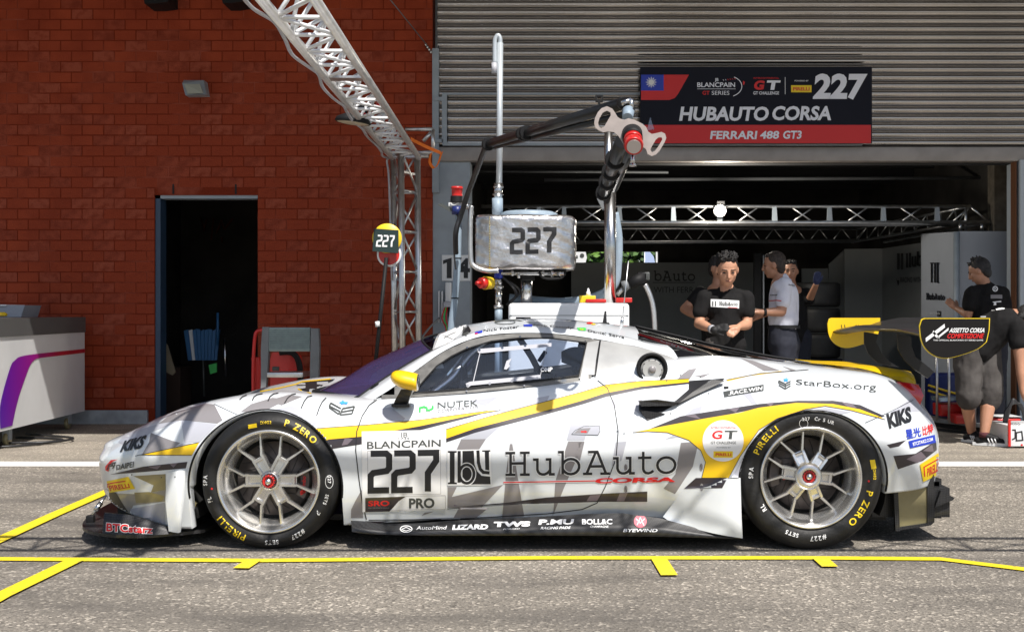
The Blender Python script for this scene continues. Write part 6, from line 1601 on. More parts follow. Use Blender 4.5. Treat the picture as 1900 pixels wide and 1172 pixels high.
for k, (x, y) in enumerate(((1782, 413), (1822, 413))):
    tubepart('leg', P(x, 414, 12.95), P(x, 428, 12.95), .022, g3)
# lit lamp
lm = thing('spot_lamp', P(1336, 391, 12.8), 'lit white spot lamp on the front garage truss', 'lamp')
mb = MB(); mb.tube(P(1336,391,12.78), P(1336,391,12.95), .075, .06, 24, M['black']); mb.box(P(1331,380,12.8), P(1342,375,12.9), M['black']); mb.build('housing', None, lm)
mb = MB(); mb.lathe([(.0001, 0), (.066, 0)], P(1336,391,12.77), 'Y', 24, mat('lamp_glow', (1, .95, .8), .5, emit=30)); mb.build('lens', None, lm)
ld = bpy.data.lights.new('spot_lamp_light', 'POINT'); ld.energy = 55; ld.shadow_soft_size = .06; ld.color = (1, .93, .8); lo_ = bpy.data.objects.new('spot_lamp_light', ld); COL.objects.link(lo_); lo_.location = P(1336, 391, 12.55); lo_.parent = lm; lo_.matrix_parent_inverse = Matrix.Translation(lm.location).inverted()
# panels
M['panel'] = mat('grey_panel', (.30, .31, .31), .55, noise=.05, nscale=3); M['panel2'] = mat('pale_panel', (.44, .46, .50), .4, noise=.04, nscale=3)
def panel(name, x0, y0, x1, Y, m, label, z0=0.05, Y2=None, ytop2=None):
    a = P(x0, y0, Y); b_ = P(x1, ytop2 if ytop2 else y0, Y2 or Y); t = thing('partition_panel', (a.x, Y, 0), label, 'partition panel', 'partition panels inside the garage')
    mb = MB(); mb.prism([a, b_, V(b_.x, b_.y, z0), V(a.x, a.y, z0)], .04, m); mb.build('sheet', None, t); return t
pb = panel('p', 1060, 487, 1150, 18.9, M['panel'], 'dark grey rear panel left of the mast')
pb1 = panel('p', 1152, 487, 1405, 18.9, M['panel'], 'dark grey rear panel with the word Auto behind the bare-headed man')
pb2 = panel('p', 1240, 528, 1300, 18.0, M['panel'], 'lower grey panel edge behind the black camera') if False else None
d = Draw(); d.glyphs('bAuto', ((1213,503),(1289,504),(1289,520),(1213,520)), M['ink'], 2.6, .14); d.stroke([(1211,524),(1289,524)], 1.4, M['ink']); d.text('WITH FERRARI', Q(1213,532,1308,543), M['ink'], .0); d.lay('print', 18.9, .01, pb1)
pc_ = panel('p', 1488, 498, 1540, 17.6, M['panel'], 'grey panel above the tyre stack')
pe = panel('p', 1538, 490, 1568, 17.5, M['panel'], 'narrow pale panel strip right of the tyre stack', ytop2=462)
pd_ = panel('p', 1567, 462, 1637, 16.9, M['panel2'] if False else M['panel'], 'plain grey panel between tyres and printed panel', ytop2=461)
pf = panel('p', 1637, 461, 1712, 16.9, M['panel'], 'grey panel printed Hub and RACING WITH', Y2=15.2, ytop2=450)
d = Draw(); d.glyphs('Hub', ((1682,472),(1711,467),(1711,492),(1682,495)), M['ink'], 3.6, .1); d.stroke([(1668,470),(1668,500)], 5, M['ink']); d.stroke([(1675,470),(1675,500)], 4, M['ink']); d.stroke([(1682,499),(1711,498)], 1.5, M['ink']); d.text('RACING WITH', Q(1672,514,1711,524), M['ink']); d.poly([(1664,514),(1670,514),(1669,528),(1667,530)], M['ink'])
pp = bvh([o for o in bpy.data.objects if o.parent == pf][0]); d.lay('print', pp, .01, pf, 20)
pg = panel('p', 1711, 434, 1772, 13.4, M['panel2'], 'pale panel with black monogram and team name', Y2=12.7, ytop2=430)
ph = panel('p', 1780, 429, 1869, 12.75, M['panel2'], 'plain pale panel beside the right edge of the garage')
mb = MB(); a = P(1775, 430, 12.68); mb.tube(V(a.x, a.y, .05), a, .035, n=14); mb.build('edge_tube', M['greysteel'], pg)
d = Draw(); 
for x in (1730, 1736, 1741): d.stroke([(x, 487), (x, 524)], 3.4, M['ink'])
d.stroke([(1727,488),(1734,488)], 2, M['ink']); d.stroke([(1727,524),(1744,524)], 2, M['ink']); d.stroke([(1738,488),(1744,488)], 2, M['ink'])
d.glyphs('HubAuto', ((1720,544),(1754,546),(1754,556),(1720,555)), M['ink'], 1.7, .12); d.stroke([(1720,561),(1753,561)], 1.2, M['ink']); d.poly([(1725,576),(1747,577),(1747,587),(1725,586)], M['ink']); d.text('RACE.WIN', Q(1727,579,1745,584), M['white'])
pp = bvh([o for o in bpy.data.objects if o.parent == pg and o.name.startswith('sheet')][0]); d.lay('print', pp, .01, pg, 20)
dp = thing('doorway_post', (P(1402, 0, 15).x, 15, 0), 'dark post with pale edge behind the man in white', 'post')
mb = MB(); mb.box(V(P(1400, 0, 15).x, 15, .05), P(1413, 470, 15.1), M['soot']); mb.box(V(P(1413, 0, 15).x, 15, .05), P(1415.5, 474, 15.1), M['panel2']); mb.build('post', None, dp)
for i, (y0, y1) in enumerate(((523,569), (571,617), (619,665))):
    ts = thing('wheel_tyre', P(1527, (y0+y1)/2, 13.8), ['top', 'middle', 'bottom'][i]+' tyre of the black stack inside the garage', 'tyre', 'stacked tyres')
    c = P(1527, y1, 13.8); hh = P(0, y0, 13.8).z-c.z; mb = MB(); mb.lathe([(.22, 0), (.25, .0), (.28, .02), (.285, .06), (.285, hh-.06), (.28, hh-.02), (.25, hh), (.22, hh)], V(c.x, 14.1, c.z), 'Z', 40, M['rubber']); mb.build('tread', None, ts)
ts = thing('tyre_trolley', (P(1527, 0, 13.8).x, 14.1, 0), 'black base under the stack of tyres', 'trolley')
mb = MB(); mb.box((P(1490,0,13.8).x, 13.85, .0), (P(1565,0,13.8).x, 14.35, P(0,666,13.8).z)); mb.build('base', M['black'], ts)
# right-hand clutter: trolley, boxes, posts
Yx = 9.9
tl_ = thing('parts_trolley', (P(1800, 0, Yx).x, Yx, 0), 'low grey trolley with upright silver posts behind the wing', 'trolley')
mb = MB(); mb.prism([P(1735,776,11.2), P(1873,792,10.5), P(1873,799,10.5), P(1735,783,11.2)], .5, M['grey']); mb.prism([P(1738,784,11.2), P(1862,799,10.6), P(1862,808,10.6), P(1738,792,11.2)], .4, M['black']); mb.build('deck', None, tl_)
for x, y, Y in ((1738.5,768,11.1), (1761,772,11.0), (1809,780,10.8), (1862,752,11.0)):
    tubepart('post', P(x, y+12, Y), P(x, 640, Y), .013, tl_, M['alu'])
bxs = [((1746,746),(1783,772),11.2,M['redpl'],'red carton at the left end of the trolley'), ((1800,756),(1842,779),11.1,M['redpl'],'red carton with white lid behind the bending man'), ((1774,766),(1812,786),10.9,M['redpl'],'flat red carton low on the trolley'), ((1846,772),(1874,797),10.55,M['redpl'],'red and white printed carton right of the shoes')]
for i, (a, b_, Y, m_, lb) in enumerate(bxs):
    t = thing('carton', P(a[0], b_[1], Y), lb, 'box', 'red cartons on the trolley'); mb = MB(); mb.bevbox(P(a[0], b_[1], Y), P(b_[0], a[1], Y+.25), .006, m_); mb.build('box', None, t)
    if i in (1, 3): mb = MB(); mb.bevbox(P(a[0]-1, a[1]+1, Y-.01), P(b_[0]+1, a[1]-4, Y+.26), .004, M['wht']); mb.build('lid', None, t)
    if i == 3:
        d = Draw(); 
        for k in range(3): d.stroke([(1850,781+k*5),(1868,782+k*5)], 1.2, M['white'])
        d.lay('print', Y, .004, t)
tg2 = thing('carton', P(1890, 828, 9.7), 'white carton with a black frame drawing standing on the ground', 'box')
mb = MB(); mb.bevbox(P(1872, 828, 9.75), P(1935, 780, 10.2), .006, M['wht']); mb.box(P(1871.4, 828, 9.74), P(1874, 780, 9.76), M['redpl']); mb.build('box', None, tg2)
d = Draw(); d.stroke([(1878,797),(1884,797),(1884,812),(1878,815)], 2.4, M['ink']); d.stroke([(1886,802),(1896,800),(1898,816),(1886,817)], 2.4, M['ink'], True); d.text('HUG Dv', Q(1876,784,1894,789), M['ink']); d.poly(arc(1896,825,2,2,0,360), M['red']); d.lay('print', 9.75, .004, tg2)
cl = thing('cable_coil', P(1880, 752, 10.2), 'coil of black cable hanging over the trolley at the right edge', 'cable')
mb = MB()
for k in range(5): mb.pipe([P(1862+k, 790, 10), P(1866+k*2, 762-k, 10), P(1880, 748-k*2, 10), P(1896, 752+k*2, 10), P(1900, 780, 10)], .010, 6)
mb.build('loops', M['cable'], cl)
mt = thing('folded_mat', P(1755, 735, 10.8), 'dark bag with yellow piping behind the trolley', 'bag')
mb = MB(); mb.bevbox(P(1725, 782, 11.75), P(1835, 690, 11.95), .05, M['navy']); mb.build('cloth', None, mt)
mb = MB()
for y in (726, 736): mb.pipe([P(1722, y-12, 11.73), P(1760, y, 11.73), P(1790, y+6, 11.73), P(1834, y+4, 11.73)], .012, 6)
mb.build('piping', M['yelpl'], mt)
tag(MB().prism([P(1742,738,11.15), P(1780,736,11.15), P(1782,742,11.15), P(1744,745,11.15)], .25, mat('blue_silver_wrap', (.30, .40, .52), .25, .6)).build('tool_roll', None), 'silvery blue packet on the left red carton', 'packet')
# ---------------------------------------------------------------- people
from mathutils import noise as mnoise
def blob(name, caps, m, parent, vox=.009, smooth=3, kind=None, folds=0):
    "capsules (p, r, q, s) merged into one continuous skin by remeshing"
    mb = MB()
    for c in caps:
        if not isinstance(c[2], tuple):
            p, r, q, s_ = c; p = Vector(p); q = Vector(q)
            mb.tube(p, q, r, s_, 14); mb.sphere(p, r, n=8); mb.sphere(q, s_, n=8)
        else:
            p, r, sc_, rot = c; mb.sphere(p, r, sc_, 10, None, rot)
    me = bpy.data.meshes.new('tmp'); me.from_pydata(mb.v, [], mb.f); o = bpy.data.objects.new('tmp', me); COL.objects.link(o)
    md = o.modifiers.new('r', 'REMESH'); md.mode = 'VOXEL'; md.voxel_size = vox; md.use_smooth_shade = True
    sm = o.modifiers.new('s', 'SMOOTH'); sm.iterations = smooth; sm.factor = .5
    dg = bpy.context.evaluated_depsgraph_get(); me2 = bpy.data.meshes.new_from_object(o.evaluated_get(dg)); me2.name = name
    bpy.data.objects.remove(o); me2.materials.clear(); me2.materials.append(m)
    if folds:
        me2.update(); nn_ = [v.normal.copy() for v in me2.vertices]
        for v, n_ in zip(me2.vertices, nn_):
            c = v.co; a = mnoise.noise(V(c.x*9+c.z*4, c.y*9, c.z*5)); b = 1-abs(mnoise.noise(V(c.x*14+3, c.y*14, c.z*8-c.x*6)))*2
            v.co = c+n_*(a*.6+b*.5)*folds
    me2.polygons.foreach_set('use_smooth', [True]*len(me2.polygons))
    r = link(name, me2, parent)
    if kind: r['kind'] = kind
    return r
def cap(p, r, q, s): return (p, r, q, s)
def ell(p, r, sc_, rot=None): return (p, r, tuple(sc_), rot)
def hand(wrist, tip, up, r=.010, curl=.3):
    "palm and five fingers from the wrist towards tip; up = back-of-hand side"
    w = Vector(wrist); d = (Vector(tip)-w).normalized(); u = Vector(up); u = (u-d*u.dot(d)).normalized(); s_ = d.cross(u)
    out = [cap(w, .026, w+d*.05, .030), ell(w+d*.055, .042, (1, 1, 1)) if False else cap(w+d*.04+s_*.016, .020, w+d*.085+s_*.022, .016), cap(w+d*.04-s_*.016, .020, w+d*.085-s_*.022, .016)]
    for k, L in enumerate((.068, .078, .073, .056)):
        b = w+d*.088+s_*(.030-.020*k); mid_ = b+d*L*.5-u*L*.12*curl*2; e = mid_+d*L*.4*(1-curl)-u*L*.5*curl
        out += [cap(b-d*.02, r, mid_, r*.9), cap(mid_, r*.9, e, r*.75)]
    b = w+d*.025+s_*.028; e = b+d*.045+s_*.028-u*.012; out += [cap(b, .013, e, .011), cap(e, .011, e+d*.028+s_*.004-u*.01, .009)]
    return out
def head(c, face, up=(0, 0, 1), r=.098):
    global HS
    HS = r/.098*1.04; r = r*1.04
    "skull, jaw, nose, ears, brow; returns capsules plus its axes"
    c = Vector(c); f = Vector(face).normalized(); u = Vector(up); u = (u-f*u.dot(f)).normalized(); s_ = f.cross(u)
    rot = Matrix((s_, f, u)).transposed()
    k = HS; u_, f_, t_ = u*k, f*k, s_*k
    o = [ell(c+u_*.020-f_*.012, r, (.80, .98, .98), rot), ell(c-u_*.035+f_*.020, r*.80, (.84, .86, 1.0), rot), ell(c-u_*.085+f_*.045, r*.36, (1.05, .9, .7), rot),
         cap(c+u_*.012+f_*.086, .010*k, c-u_*.026+f_*.100, .014*k), ell(c-u_*.056+f_*.078, .017*k, (1.5, .7, .8), rot),
         ell(c-u_*.008+t_*.079-f_*.005, .026*k, (.35, .8, 1.1), rot), ell(c-u_*.008-t_*.079-f_*.005, .026*k, (.35, .8, 1.1), rot),
         ell(c+u_*.024+f_*.074, .022*k, (2.0, .6, .5), rot), ell(c-u_*.02+f_*.058+t_*.036, .026*k, (1, .7, 1), rot), ell(c-u_*.02+f_*.058-t_*.036, .026*k, (1, .7, 1), rot)]
    return o, (c, f, u, s_, rot)
def face_details(ax, parent, m_hair):
    c, f, u, s_, rot = ax
    mb = MB()
    for sg in (-1, 1):
        mb.sphere(c+(u*.003+f*.0755+s_*sg*.032)*HS, .0092*HS, (1.3, .7, .5), 8, M['ink'], rot)
    mb.build('eyes', None, parent)
    mb = MB()
    for sg in (-1, 1): mb.tube(c+(u*.026+f*.087+s_*sg*.014)*HS, c+(u*.028+f*.077+s_*sg*.050)*HS, .0055, .0035, 6, m_hair)
    mb.build('eyebrows', None, parent)
    mb = MB(); mb.sphere(c+(-u*.058+f*.0885)*HS, .013*HS, (1.7, .5, .45), 8, mat('lips', (.34, .15, .11), .6), rot); mb.build('mouth', None, parent)
def hair(ax, parent, m, spikes=0, short=False, r=.104):
    c, f, u, s_, rot = ax; r = r*HS*1.03
    k_ = HS; U, F_, T_ = u*k_, f*k_, s_*k_
    caps = [ell(c+U*.030-F_*.022, .0985*k_, (.83, .94, .96), rot), ell(c-U*.020-F_*.052, .074*k_, (.98, .62, .95), rot)]
    caps += [ell(c+U*.012+T_*sg*.060-F_*.028, .040*k_, (.52, .9, 1.2), rot) for sg in (-1, 1)]
    caps += [ell(c+U*.088+F_*.036+T_*q*.022, .024*k_, (1, 1.1, .7), rot) for q in (-1.4, 0, 1.4)]
    for k in range(spikes*3):
        a = random.uniform(-1.5, 1.5); b = random.uniform(-1.4, 1.25); n_ = (u+s_*math.sin(a)*.9+f*math.sin(b)*.9).normalized()
        p = c+u*.03*HS-f*.006+n_*.078*HS; q = p+(n_+u*.3+f*random.uniform(-.1, .5)+s_*random.uniform(-.3, .3)).normalized()*random.uniform(.022, .040)*HS; caps.append(cap(p, .016, q, .005))
    return blob('hair', caps, m, parent, .0045, 1, folds=.002)
HS = 1.0
def shoes(parent, feet, m):
    for a, b in feet:
        a = Vector(a); b = Vector(b); mb = MB()
        o = blob('shoe', [cap(a+V(0, 0, .02), .042, b+V(0, 0, .005), .034), cap(a+V(0, 0, .05), .040, a.lerp(b, .4)+V(0, 0, .03), .036)], m, parent, .009, 2)
def leg_caps(hip, knee, ank, r0=.085, r1=.055, r2=.038): return [cap(hip, r0, knee, r1), cap(knee, r1, Vector(knee).lerp(Vector(ank), .35), r1*.98), cap(Vector(knee).lerp(Vector(ank), .35), r1*.98, ank, r2)]

# man in black t-shirt looking at his hands, in the sun
def manA():
    Y = 9.85; t = thing('person', (P(1342, 0, Y).x, Y, 0), 'man in black printed t-shirt pulling a black glove on, standing in the sun', 'person')
    hd = P(1349, 500, Y-.10); face = V(.02, -1, -.42)
    hc, ax = head(hd, face, (0, -.35, 1), .112)
    nk = P(1348, 536, Y+.0); sl = P(1306, 553, Y+.0); sr = P(1386, 553, Y+.0); el = P(1297, 600, Y-.02); er = P(1386, 602, Y-.02)
    wl_ = P(1323, 611, Y-.26); wr_ = P(1371, 606, Y-.24)
    body_ = hc+[cap(hd+V(0, .05, -.06), .055, nk+V(0, .02, -.01), .060), cap(nk, .07, P(1346, 590, Y), .11), cap(P(1345, 590, Y), .11, P(1344, 650, Y), .12)]
    body_ += [cap(sl, .055, el, .047), cap(el, .046, el.lerp(wl_, .35), .046), cap(el.lerp(wl_, .35), .046, wl_, .029), cap(sr, .055, er, .047), cap(er, .046, er.lerp(wr_, .35), .046), cap(er.lerp(wr_, .35), .046, wr_, .029)]
    body_ += hand(wr_, P(1352, 622, Y-.34), (0, -1, .3), .0105, .45)
    body_ += leg_caps(V(-0+P(1332, 0, Y).x, Y, .92), V(P(1330, 0, Y).x, Y-.02, .5), V(P(1330, 0, Y).x, Y+.02, .08))+leg_caps(V(P(1358, 0, Y).x, Y, .92), V(P(1362, 0, Y).x, Y-.02, .5), V(P(1364, 0, Y).x, Y+.02, .08))
    blob('body', body_, M['skin'], t, .0075, 2)
    hair(ax, t, M['hair'], 26); face_details(ax, t, M['hair'])
    sh_ = blob('shirt', [cap(P(1325, 560, Y), .085, P(1368, 560, Y), .085), cap(nk+V(0, .01, -.02), .078, P(1347, 565, Y), .12), cap(P(1332, 570, Y), .115, P(1360, 570, Y), .115), cap(P(1332, 610, Y), .115, P(1358, 610, Y), .115), cap(P(1346, 570, Y), .13, P(1345, 640, Y), .14), cap(P(1334, 640, Y), .125, P(1358, 640, Y), .125),
        cap(nk+V(0, .03, -.035), .058, P(1310, 552, Y), .060), cap(nk+V(0, .03, -.035), .058, P(1384, 552, Y), .060), cap(P(1308, 554, Y), .077, P(1300, 578, Y-.01), .070), cap(P(1384, 554, Y), .077, P(1386, 578, Y-.01), .070)], M['tee'], t, .0095, 3, folds=.010)
    d = Draw(); d.poly([(1319,555),(1371,558),(1371,572),(1319,569)], M['white']); d.lay('print', bvh(sh_), .004, sh_, 6)
    d = Draw(); d.glyphs('HubAuto', ((1335,560),(1368,561.5),(1368,567),(1335,566)), M['inkg'], 1.2, .12); d.stroke([(1323,559),(1323,568)], 2, M['inkg']); d.stroke([(1328,559),(1328,568)], 2, M['inkg']); d.stroke([(1350,570),(1368,571)], .8, M['red']); d.lay('print', bvh(sh_), .007, sh_, 6)
    blob('trousers', [cap(V(P(1345, 0, Y).x-.06, Y, .9), .12, V(P(1345, 0, Y).x+.06, Y, .9), .12)]+[cap(V(P(x, 0, Y).x, Y, .9), .10, V(P(x-(-1)**(x > 1345)*-2, 0, Y).x, Y, .45), .075) for x in (1333, 1358)]+[cap(V(P(x, 0, Y).x, Y, .5), .075, V(P(x, 0, Y).x, Y, .12), .065) for x in (1331, 1362)], M['short'], t, .012, 3, folds=.013)
    blob('glove', hand(wl_, P(1352, 606, Y-.36), (0, -1, .5), .0125, .25)+[cap(wl_-(wl_-el).normalized()*.0, .034, wl_+(wl_-el).normalized()*.03, .036)], M['glove'], t, .006, 2)
    mb = MB(); dd_ = (wl_-el).normalized(); mb.tube(wl_-dd_*.035, wl_+dd_*.012, .037, .035, 18, M['clear']); mb.build('wristband', None, t)
    shoes(t, [(V(P(1330, 0, Y).x, Y+.05, .03), V(P(1328, 0, Y).x, Y-.14, .03)), (V(P(1364, 0, Y).x, Y+.05, .03), V(P(1366, 0, Y).x, Y-.14, .03))], M['black'])
manA()
def manB():   # mostly hidden behind
    Y = 10.7; t = thing('person', (P(1318, 0, Y).x, Y, 0), 'person in black hidden behind the man with the glove, bent elbow out to the left', 'person')
    hd = P(1334, 498, Y); hc, ax = head(hd, (.5, -.7, -.2), r=.098)
    sl = P(1300, 545, Y); el = P(1270, 573, Y-.03); wl_ = P(1296, 588, Y-.22)
    cs_ = hc+[cap(hd-V(0, 0, .06), .05, P(1330, 540, Y), .06), cap(P(1328, 545, Y), .10, P(1328, 620, Y), .12), cap(sl, .052, el, .045), cap(el, .045, el.lerp(wl_, .4), .045), cap(el.lerp(wl_, .4), .045, wl_, .03)]+hand(wl_, P(1312, 596, Y-.3), (0, -1, .3))
    cs_ += leg_caps(V(P(1318, 0, Y).x, Y, .9), V(P(1316, 0, Y).x, Y, .5), V(P(1316, 0, Y).x, Y, .08))+leg_caps(V(P(1345, 0, Y).x, Y, .9), V(P(1347, 0, Y).x, Y, .5), V(P(1347, 0, Y).x, Y, .08))
    blob('body', cs_, M['skin2'], t, .009, 2); hair(ax, t, M['hair'], 10); face_details(ax, t, M['hair'])
    blob('shirt', [cap(P(1305, 552, Y), .085, P(1350, 552, Y), .085), cap(P(1328, 560, Y), .135, P(1328, 640, Y), .14), cap(sl, .07, P(1287, 558, Y-.01), .066)], M['tee'], t, .010, 3, folds=.010)
    blob('trousers', [cap(V(P(1331, 0, Y).x, Y, .95), .13, V(P(1331, 0, Y).x, Y, .85), .14)]+[cap(V(P(x, 0, Y).x, Y, .85), .10, V(P(x, 0, Y).x, Y, .12), .06) for x in (1317, 1346)], M['trs'], t, .013, 2, folds=.010)
    shoes(t, [(V(P(1316, 0, Y).x, Y+.05, .03), V(P(1316, 0, Y).x, Y-.14, .03)), (V(P(1347, 0, Y).x, Y+.05, .03), V(P(1347, 0, Y).x, Y-.14, .03))], M['black'])
manB()
def manC():
    Y = 10.4; t = thing('person', (P(1448, 0, Y).x, Y, 0), 'man in white polo shirt and dark trousers turned to the left', 'person')
    hd = P(1436, 492, Y); hc, ax = head(hd, (-.93, .25, -.12), r=.100)
    sn = P(1456, 528, Y-.13); el = P(1450, 578, Y-.18); wr_ = P(1414, 579, Y-.22); sf = P(1446, 526, Y+.16); ef = P(1436, 575, Y+.14); wf = P(1412, 585, Y+.0)
    cs_ = hc+[cap(hd+V(.03, 0, -.05), .055, P(1448, 522, Y), .06), cap(P(1450, 530, Y), .10, P(1450, 600, Y), .12), cap(sn, .052, el, .045), cap(el, .044, el.lerp(wr_, .4), .043), cap(el.lerp(wr_, .4), .043, wr_, .028), cap(sf, .05, ef, .042), cap(ef, .042, wf, .028)]
    cs_ += hand(wr_, P(1396, 577, Y-.22), (0, -.4, 1), .0105, .5)+hand(wf, P(1398, 590, Y-.03), (0, -.4, 1), .0105, .5)
    cs_ += leg_caps(V(P(1446, 0, Y).x, Y-.07, .9), V(P(1446, 0, Y).x, Y-.07, .5), V(P(1446, 0, Y).x, Y-.07, .08))+leg_caps(V(P(1452, 0, Y).x, Y+.1, .9), V(P(1454, 0, Y).x, Y+.1, .5), V(P(1456, 0, Y).x, Y+.1, .08))
    blob('body', cs_, M['skin2'], t, .008, 2); hair(ax, t, M['hair2'], 0); face_details(ax, t, M['hair2'])
    sh_ = blob('shirt', [cap(P(1452, 520, Y), .065, P(1453, 535, Y), .10), cap(P(1450, 535, Y-.11), .085, P(1446, 532, Y+.13), .08), cap(P(1454, 545, Y-.05), .13, P(1452, 590, Y-.04), .125), cap(P(1456, 548, Y+.06), .125, P(1456, 592, Y+.06), .13), cap(sn, .072, P(1452, 560, Y-.16), .068), cap(P(1453, 590, Y-.04), .138, P(1453, 597, Y-.04), .135), cap(P(1453, 590, Y+.05), .138, P(1453, 597, Y+.05), .135)], M['polo'], t, .0095, 3, folds=.009)
    d = Draw(); [d.stroke([(1463+3*k, 528+.6*k), (1465+3*k, 528.4+.6*k)], 2, M['inkg']) for k in range(5)]; [d.stroke([(1430+2.6*k, 547.5), (1432+2.6*k, 547.3)], 2, M['inkg']) for k in range(5)]; d.stroke([(1427,558),(1441,557),(1450,558)], 1.6, M['red']); d.lay('print', bvh(sh_), .004, sh_, 5)
    cx_ = P(1453, 0, Y).x
    blob('trousers', [cap(V(cx_-.02, Y-.05, 1.03), .125, V(cx_-.02, Y-.05, .9), .135), cap(V(cx_+.0, Y+.07, 1.03), .125, V(cx_+.03, Y+.06, .9), .14), cap(V(cx_-.01, Y-.08, .9), .12, V(cx_-.03, Y-.08, .5), .085), cap(V(cx_-.03, Y-.08, .5), .085, V(cx_-.03, Y-.07, .1), .07), cap(V(cx_+.06, Y+.1, .9), .12, V(cx_+.04, Y+.1, .5), .085), cap(V(cx_+.04, Y+.1, .5), .085, V(cx_+.04, Y+.1, .1), .07)], M['trs'], t, .012, 3, folds=.010)
    mb = MB(); w_ = wr_.lerp(el, .12); dd_ = (wr_-el).normalized(); mb.tube(w_-dd_*.012, w_+dd_*.012, .034, n=16, m=M['black']); mb.build('wrist_watch', None, t)
    mb = MB(); rws = [[V(cx_+.004+.150*math.cos(a*math.pi/16), Y+.005+.195*math.sin(a*math.pi/16), z_) for a in range(33)] for z_ in (1.045, 1.075)]; mb.grid(rws, M['blackgloss']); mb.build('belt', None, t)
    shoes(t, [(V(cx_+.0, Y-.07, .03), V(cx_-.2, Y-.09, .03)), (V(cx_+.08, Y+.1, .03), V(cx_-.12, Y+.1, .03))], M['black'])
manC()
def manD():
    Y = 12.4; t = thing('person', (P(1478, 0, Y).x, Y, 0), 'dark haired man in shade behind the white shirt, arm raised', 'person')
    hd = P(1466, 503, Y); hc, ax = head(hd, (-.2, -1, -.1), r=.1)
    sr = P(1497, 545, Y); er = P(1502, 556, Y-.12); wr_ = P(1514, 528, Y-.3)
    cs_ = hc+[cap(hd-V(0, 0, .06), .05, P(1470, 540, Y), .06), cap(P(1474, 545, Y), .1, P(1474, 610, Y), .12), cap(sr, .05, er, .045), cap(er, .045, wr_, .032)]+leg_caps(V(P(1464, 0, Y).x, Y, .9), V(P(1464, 0, Y).x, Y, .5), V(P(1464, 0, Y).x, Y, .08))+leg_caps(V(P(1486, 0, Y).x, Y, .9), V(P(1486, 0, Y).x, Y, .5), V(P(1486, 0, Y).x, Y, .08))
    blob('body', cs_, M['skin2'], t, .010, 2); hair(ax, t, M['hair'], 6); face_details(ax, t, M['hair'])
    blob('shirt', [cap(P(1455, 548, Y), .08, P(1494, 548, Y), .08), cap(P(1474, 560, Y), .14, P(1474, 625, Y), .14), cap(sr, .065, er, .055)], M['tee'], t, .012, 2, folds=.010)
    blob('trousers', [cap(V(P(x, 0, Y).x, Y, .92), .12, V(P(x, 0, Y).x, Y, .1), .065) for x in (1464, 1486)], M['trs'], t, .013, 2, folds=.010)
    blob('glove', hand(wr_, P(1517, 510, Y-.36), (0, -1, .2), .013, .3), mat('orange_blue_glove', (.02, .03, .09), .7), t, .008, 2)
    shoes(t, [(V(P(x, 0, Y).x, Y+.05, .03), V(P(x, 0, Y).x, Y-.14, .03)) for x in (1464, 1486)], M['black'])
manD()
def manE():
    Y = 10.9; t = thing('person', (P(1825, 0, Y).x, Y, 0), 'man in black t-shirt seen from behind with his hand on the pale panel', 'person')
    hd = P(1817, 503, Y-.0); hc, ax = head(hd, (-.75, .45, -.4), r=.102)
    sl = P(1804, 545, Y-.04); el = P(1796, 583, Y-.02); wl_ = P(1776, 573, Y+.14); sr = P(1858, 545, Y); er = P(1866, 590, Y+.02); wr_ = P(1862, 625, Y+.02)
    cs_ = hc+[cap(hd+V(.02, -.02, -.05), .055, P(1828, 533, Y), .062), cap(P(1830, 545, Y), .11, P(1832, 620, Y), .13), cap(sl, .055, el, .046), cap(el, .046, wl_, .029), cap(sr, .055, er, .045), cap(er, .045, wr_, .03)]
    cs_ += hand(wl_, P(1764, 562, Y+.2), (0, -1, 0), .0105, .1)+hand(wr_, P(1860, 645, Y), (1, 0, 0))
    cs_ += leg_caps(V(P(1818, 0, Y).x, Y, .9), V(P(1816, 0, Y).x, Y, .5), V(P(1815, 0, Y).x, Y, .08))+leg_caps(V(P(1846, 0, Y).x, Y, .9), V(P(1848, 0, Y).x, Y, .5), V(P(1849, 0, Y).x, Y, .08))
    blob('body', cs_, M['skin2'], t, .008, 2); hair(ax, t, M['hair'], 8); face_details(ax, t, M['hair'])
    sh_ = blob('shirt', [cap(P(1828, 532, Y), .07, P(1830, 545, Y), .12), cap(P(1812, 546, Y), .09, P(1850, 546, Y), .09), cap(P(1822, 560, Y), .125, P(1842, 560, Y), .125), cap(P(1832, 565, Y), .15, P(1832, 635, Y), .155), cap(sl, .075, P(1799, 566, Y-.04), .07), cap(sr, .075, P(1863, 568, Y), .07)], M['tee'], t, .0095, 3, folds=.010)
    d = Draw(); d.poly(arc(1846, 536, 5, 5, 0, 360), M['white']); d.poly(arc(1846, 536, 3.4, 3.4, 0, 360), M['ink']); d.text('H', Q(1844,533.5,1848,538.5), M['white'], .03); d.text('TEAM', Q(1838,547,1859,554), M['white'], .05) if False else d.poly(rect(1838,547,1859,554), M['g2']); d.poly([(1841,560),(1857,558),(1857,560.5),(1848,561),(1848,566),(1843,566),(1844,562)], M['white']); d.lay('print', bvh(sh_), .005, sh_, 6)
    blob('trousers', [cap(V(P(1824, 0, Y).x, Y, .95), .13, V(P(1840, 0, Y).x, Y, .95), .13)]+[cap(V(P(x, 0, Y).x, Y, .9), .11, V(P(x, 0, Y).x, Y, .12), .07) for x in (1817, 1848)], M['trs'], t, .012, 2, folds=.010)
    shoes(t, [(V(P(x, 0, Y).x, Y-.06, .03), V(P(x, 0, Y).x-.03, Y+.14, .03)) for x in (1815, 1849)], M['black'])
manE()
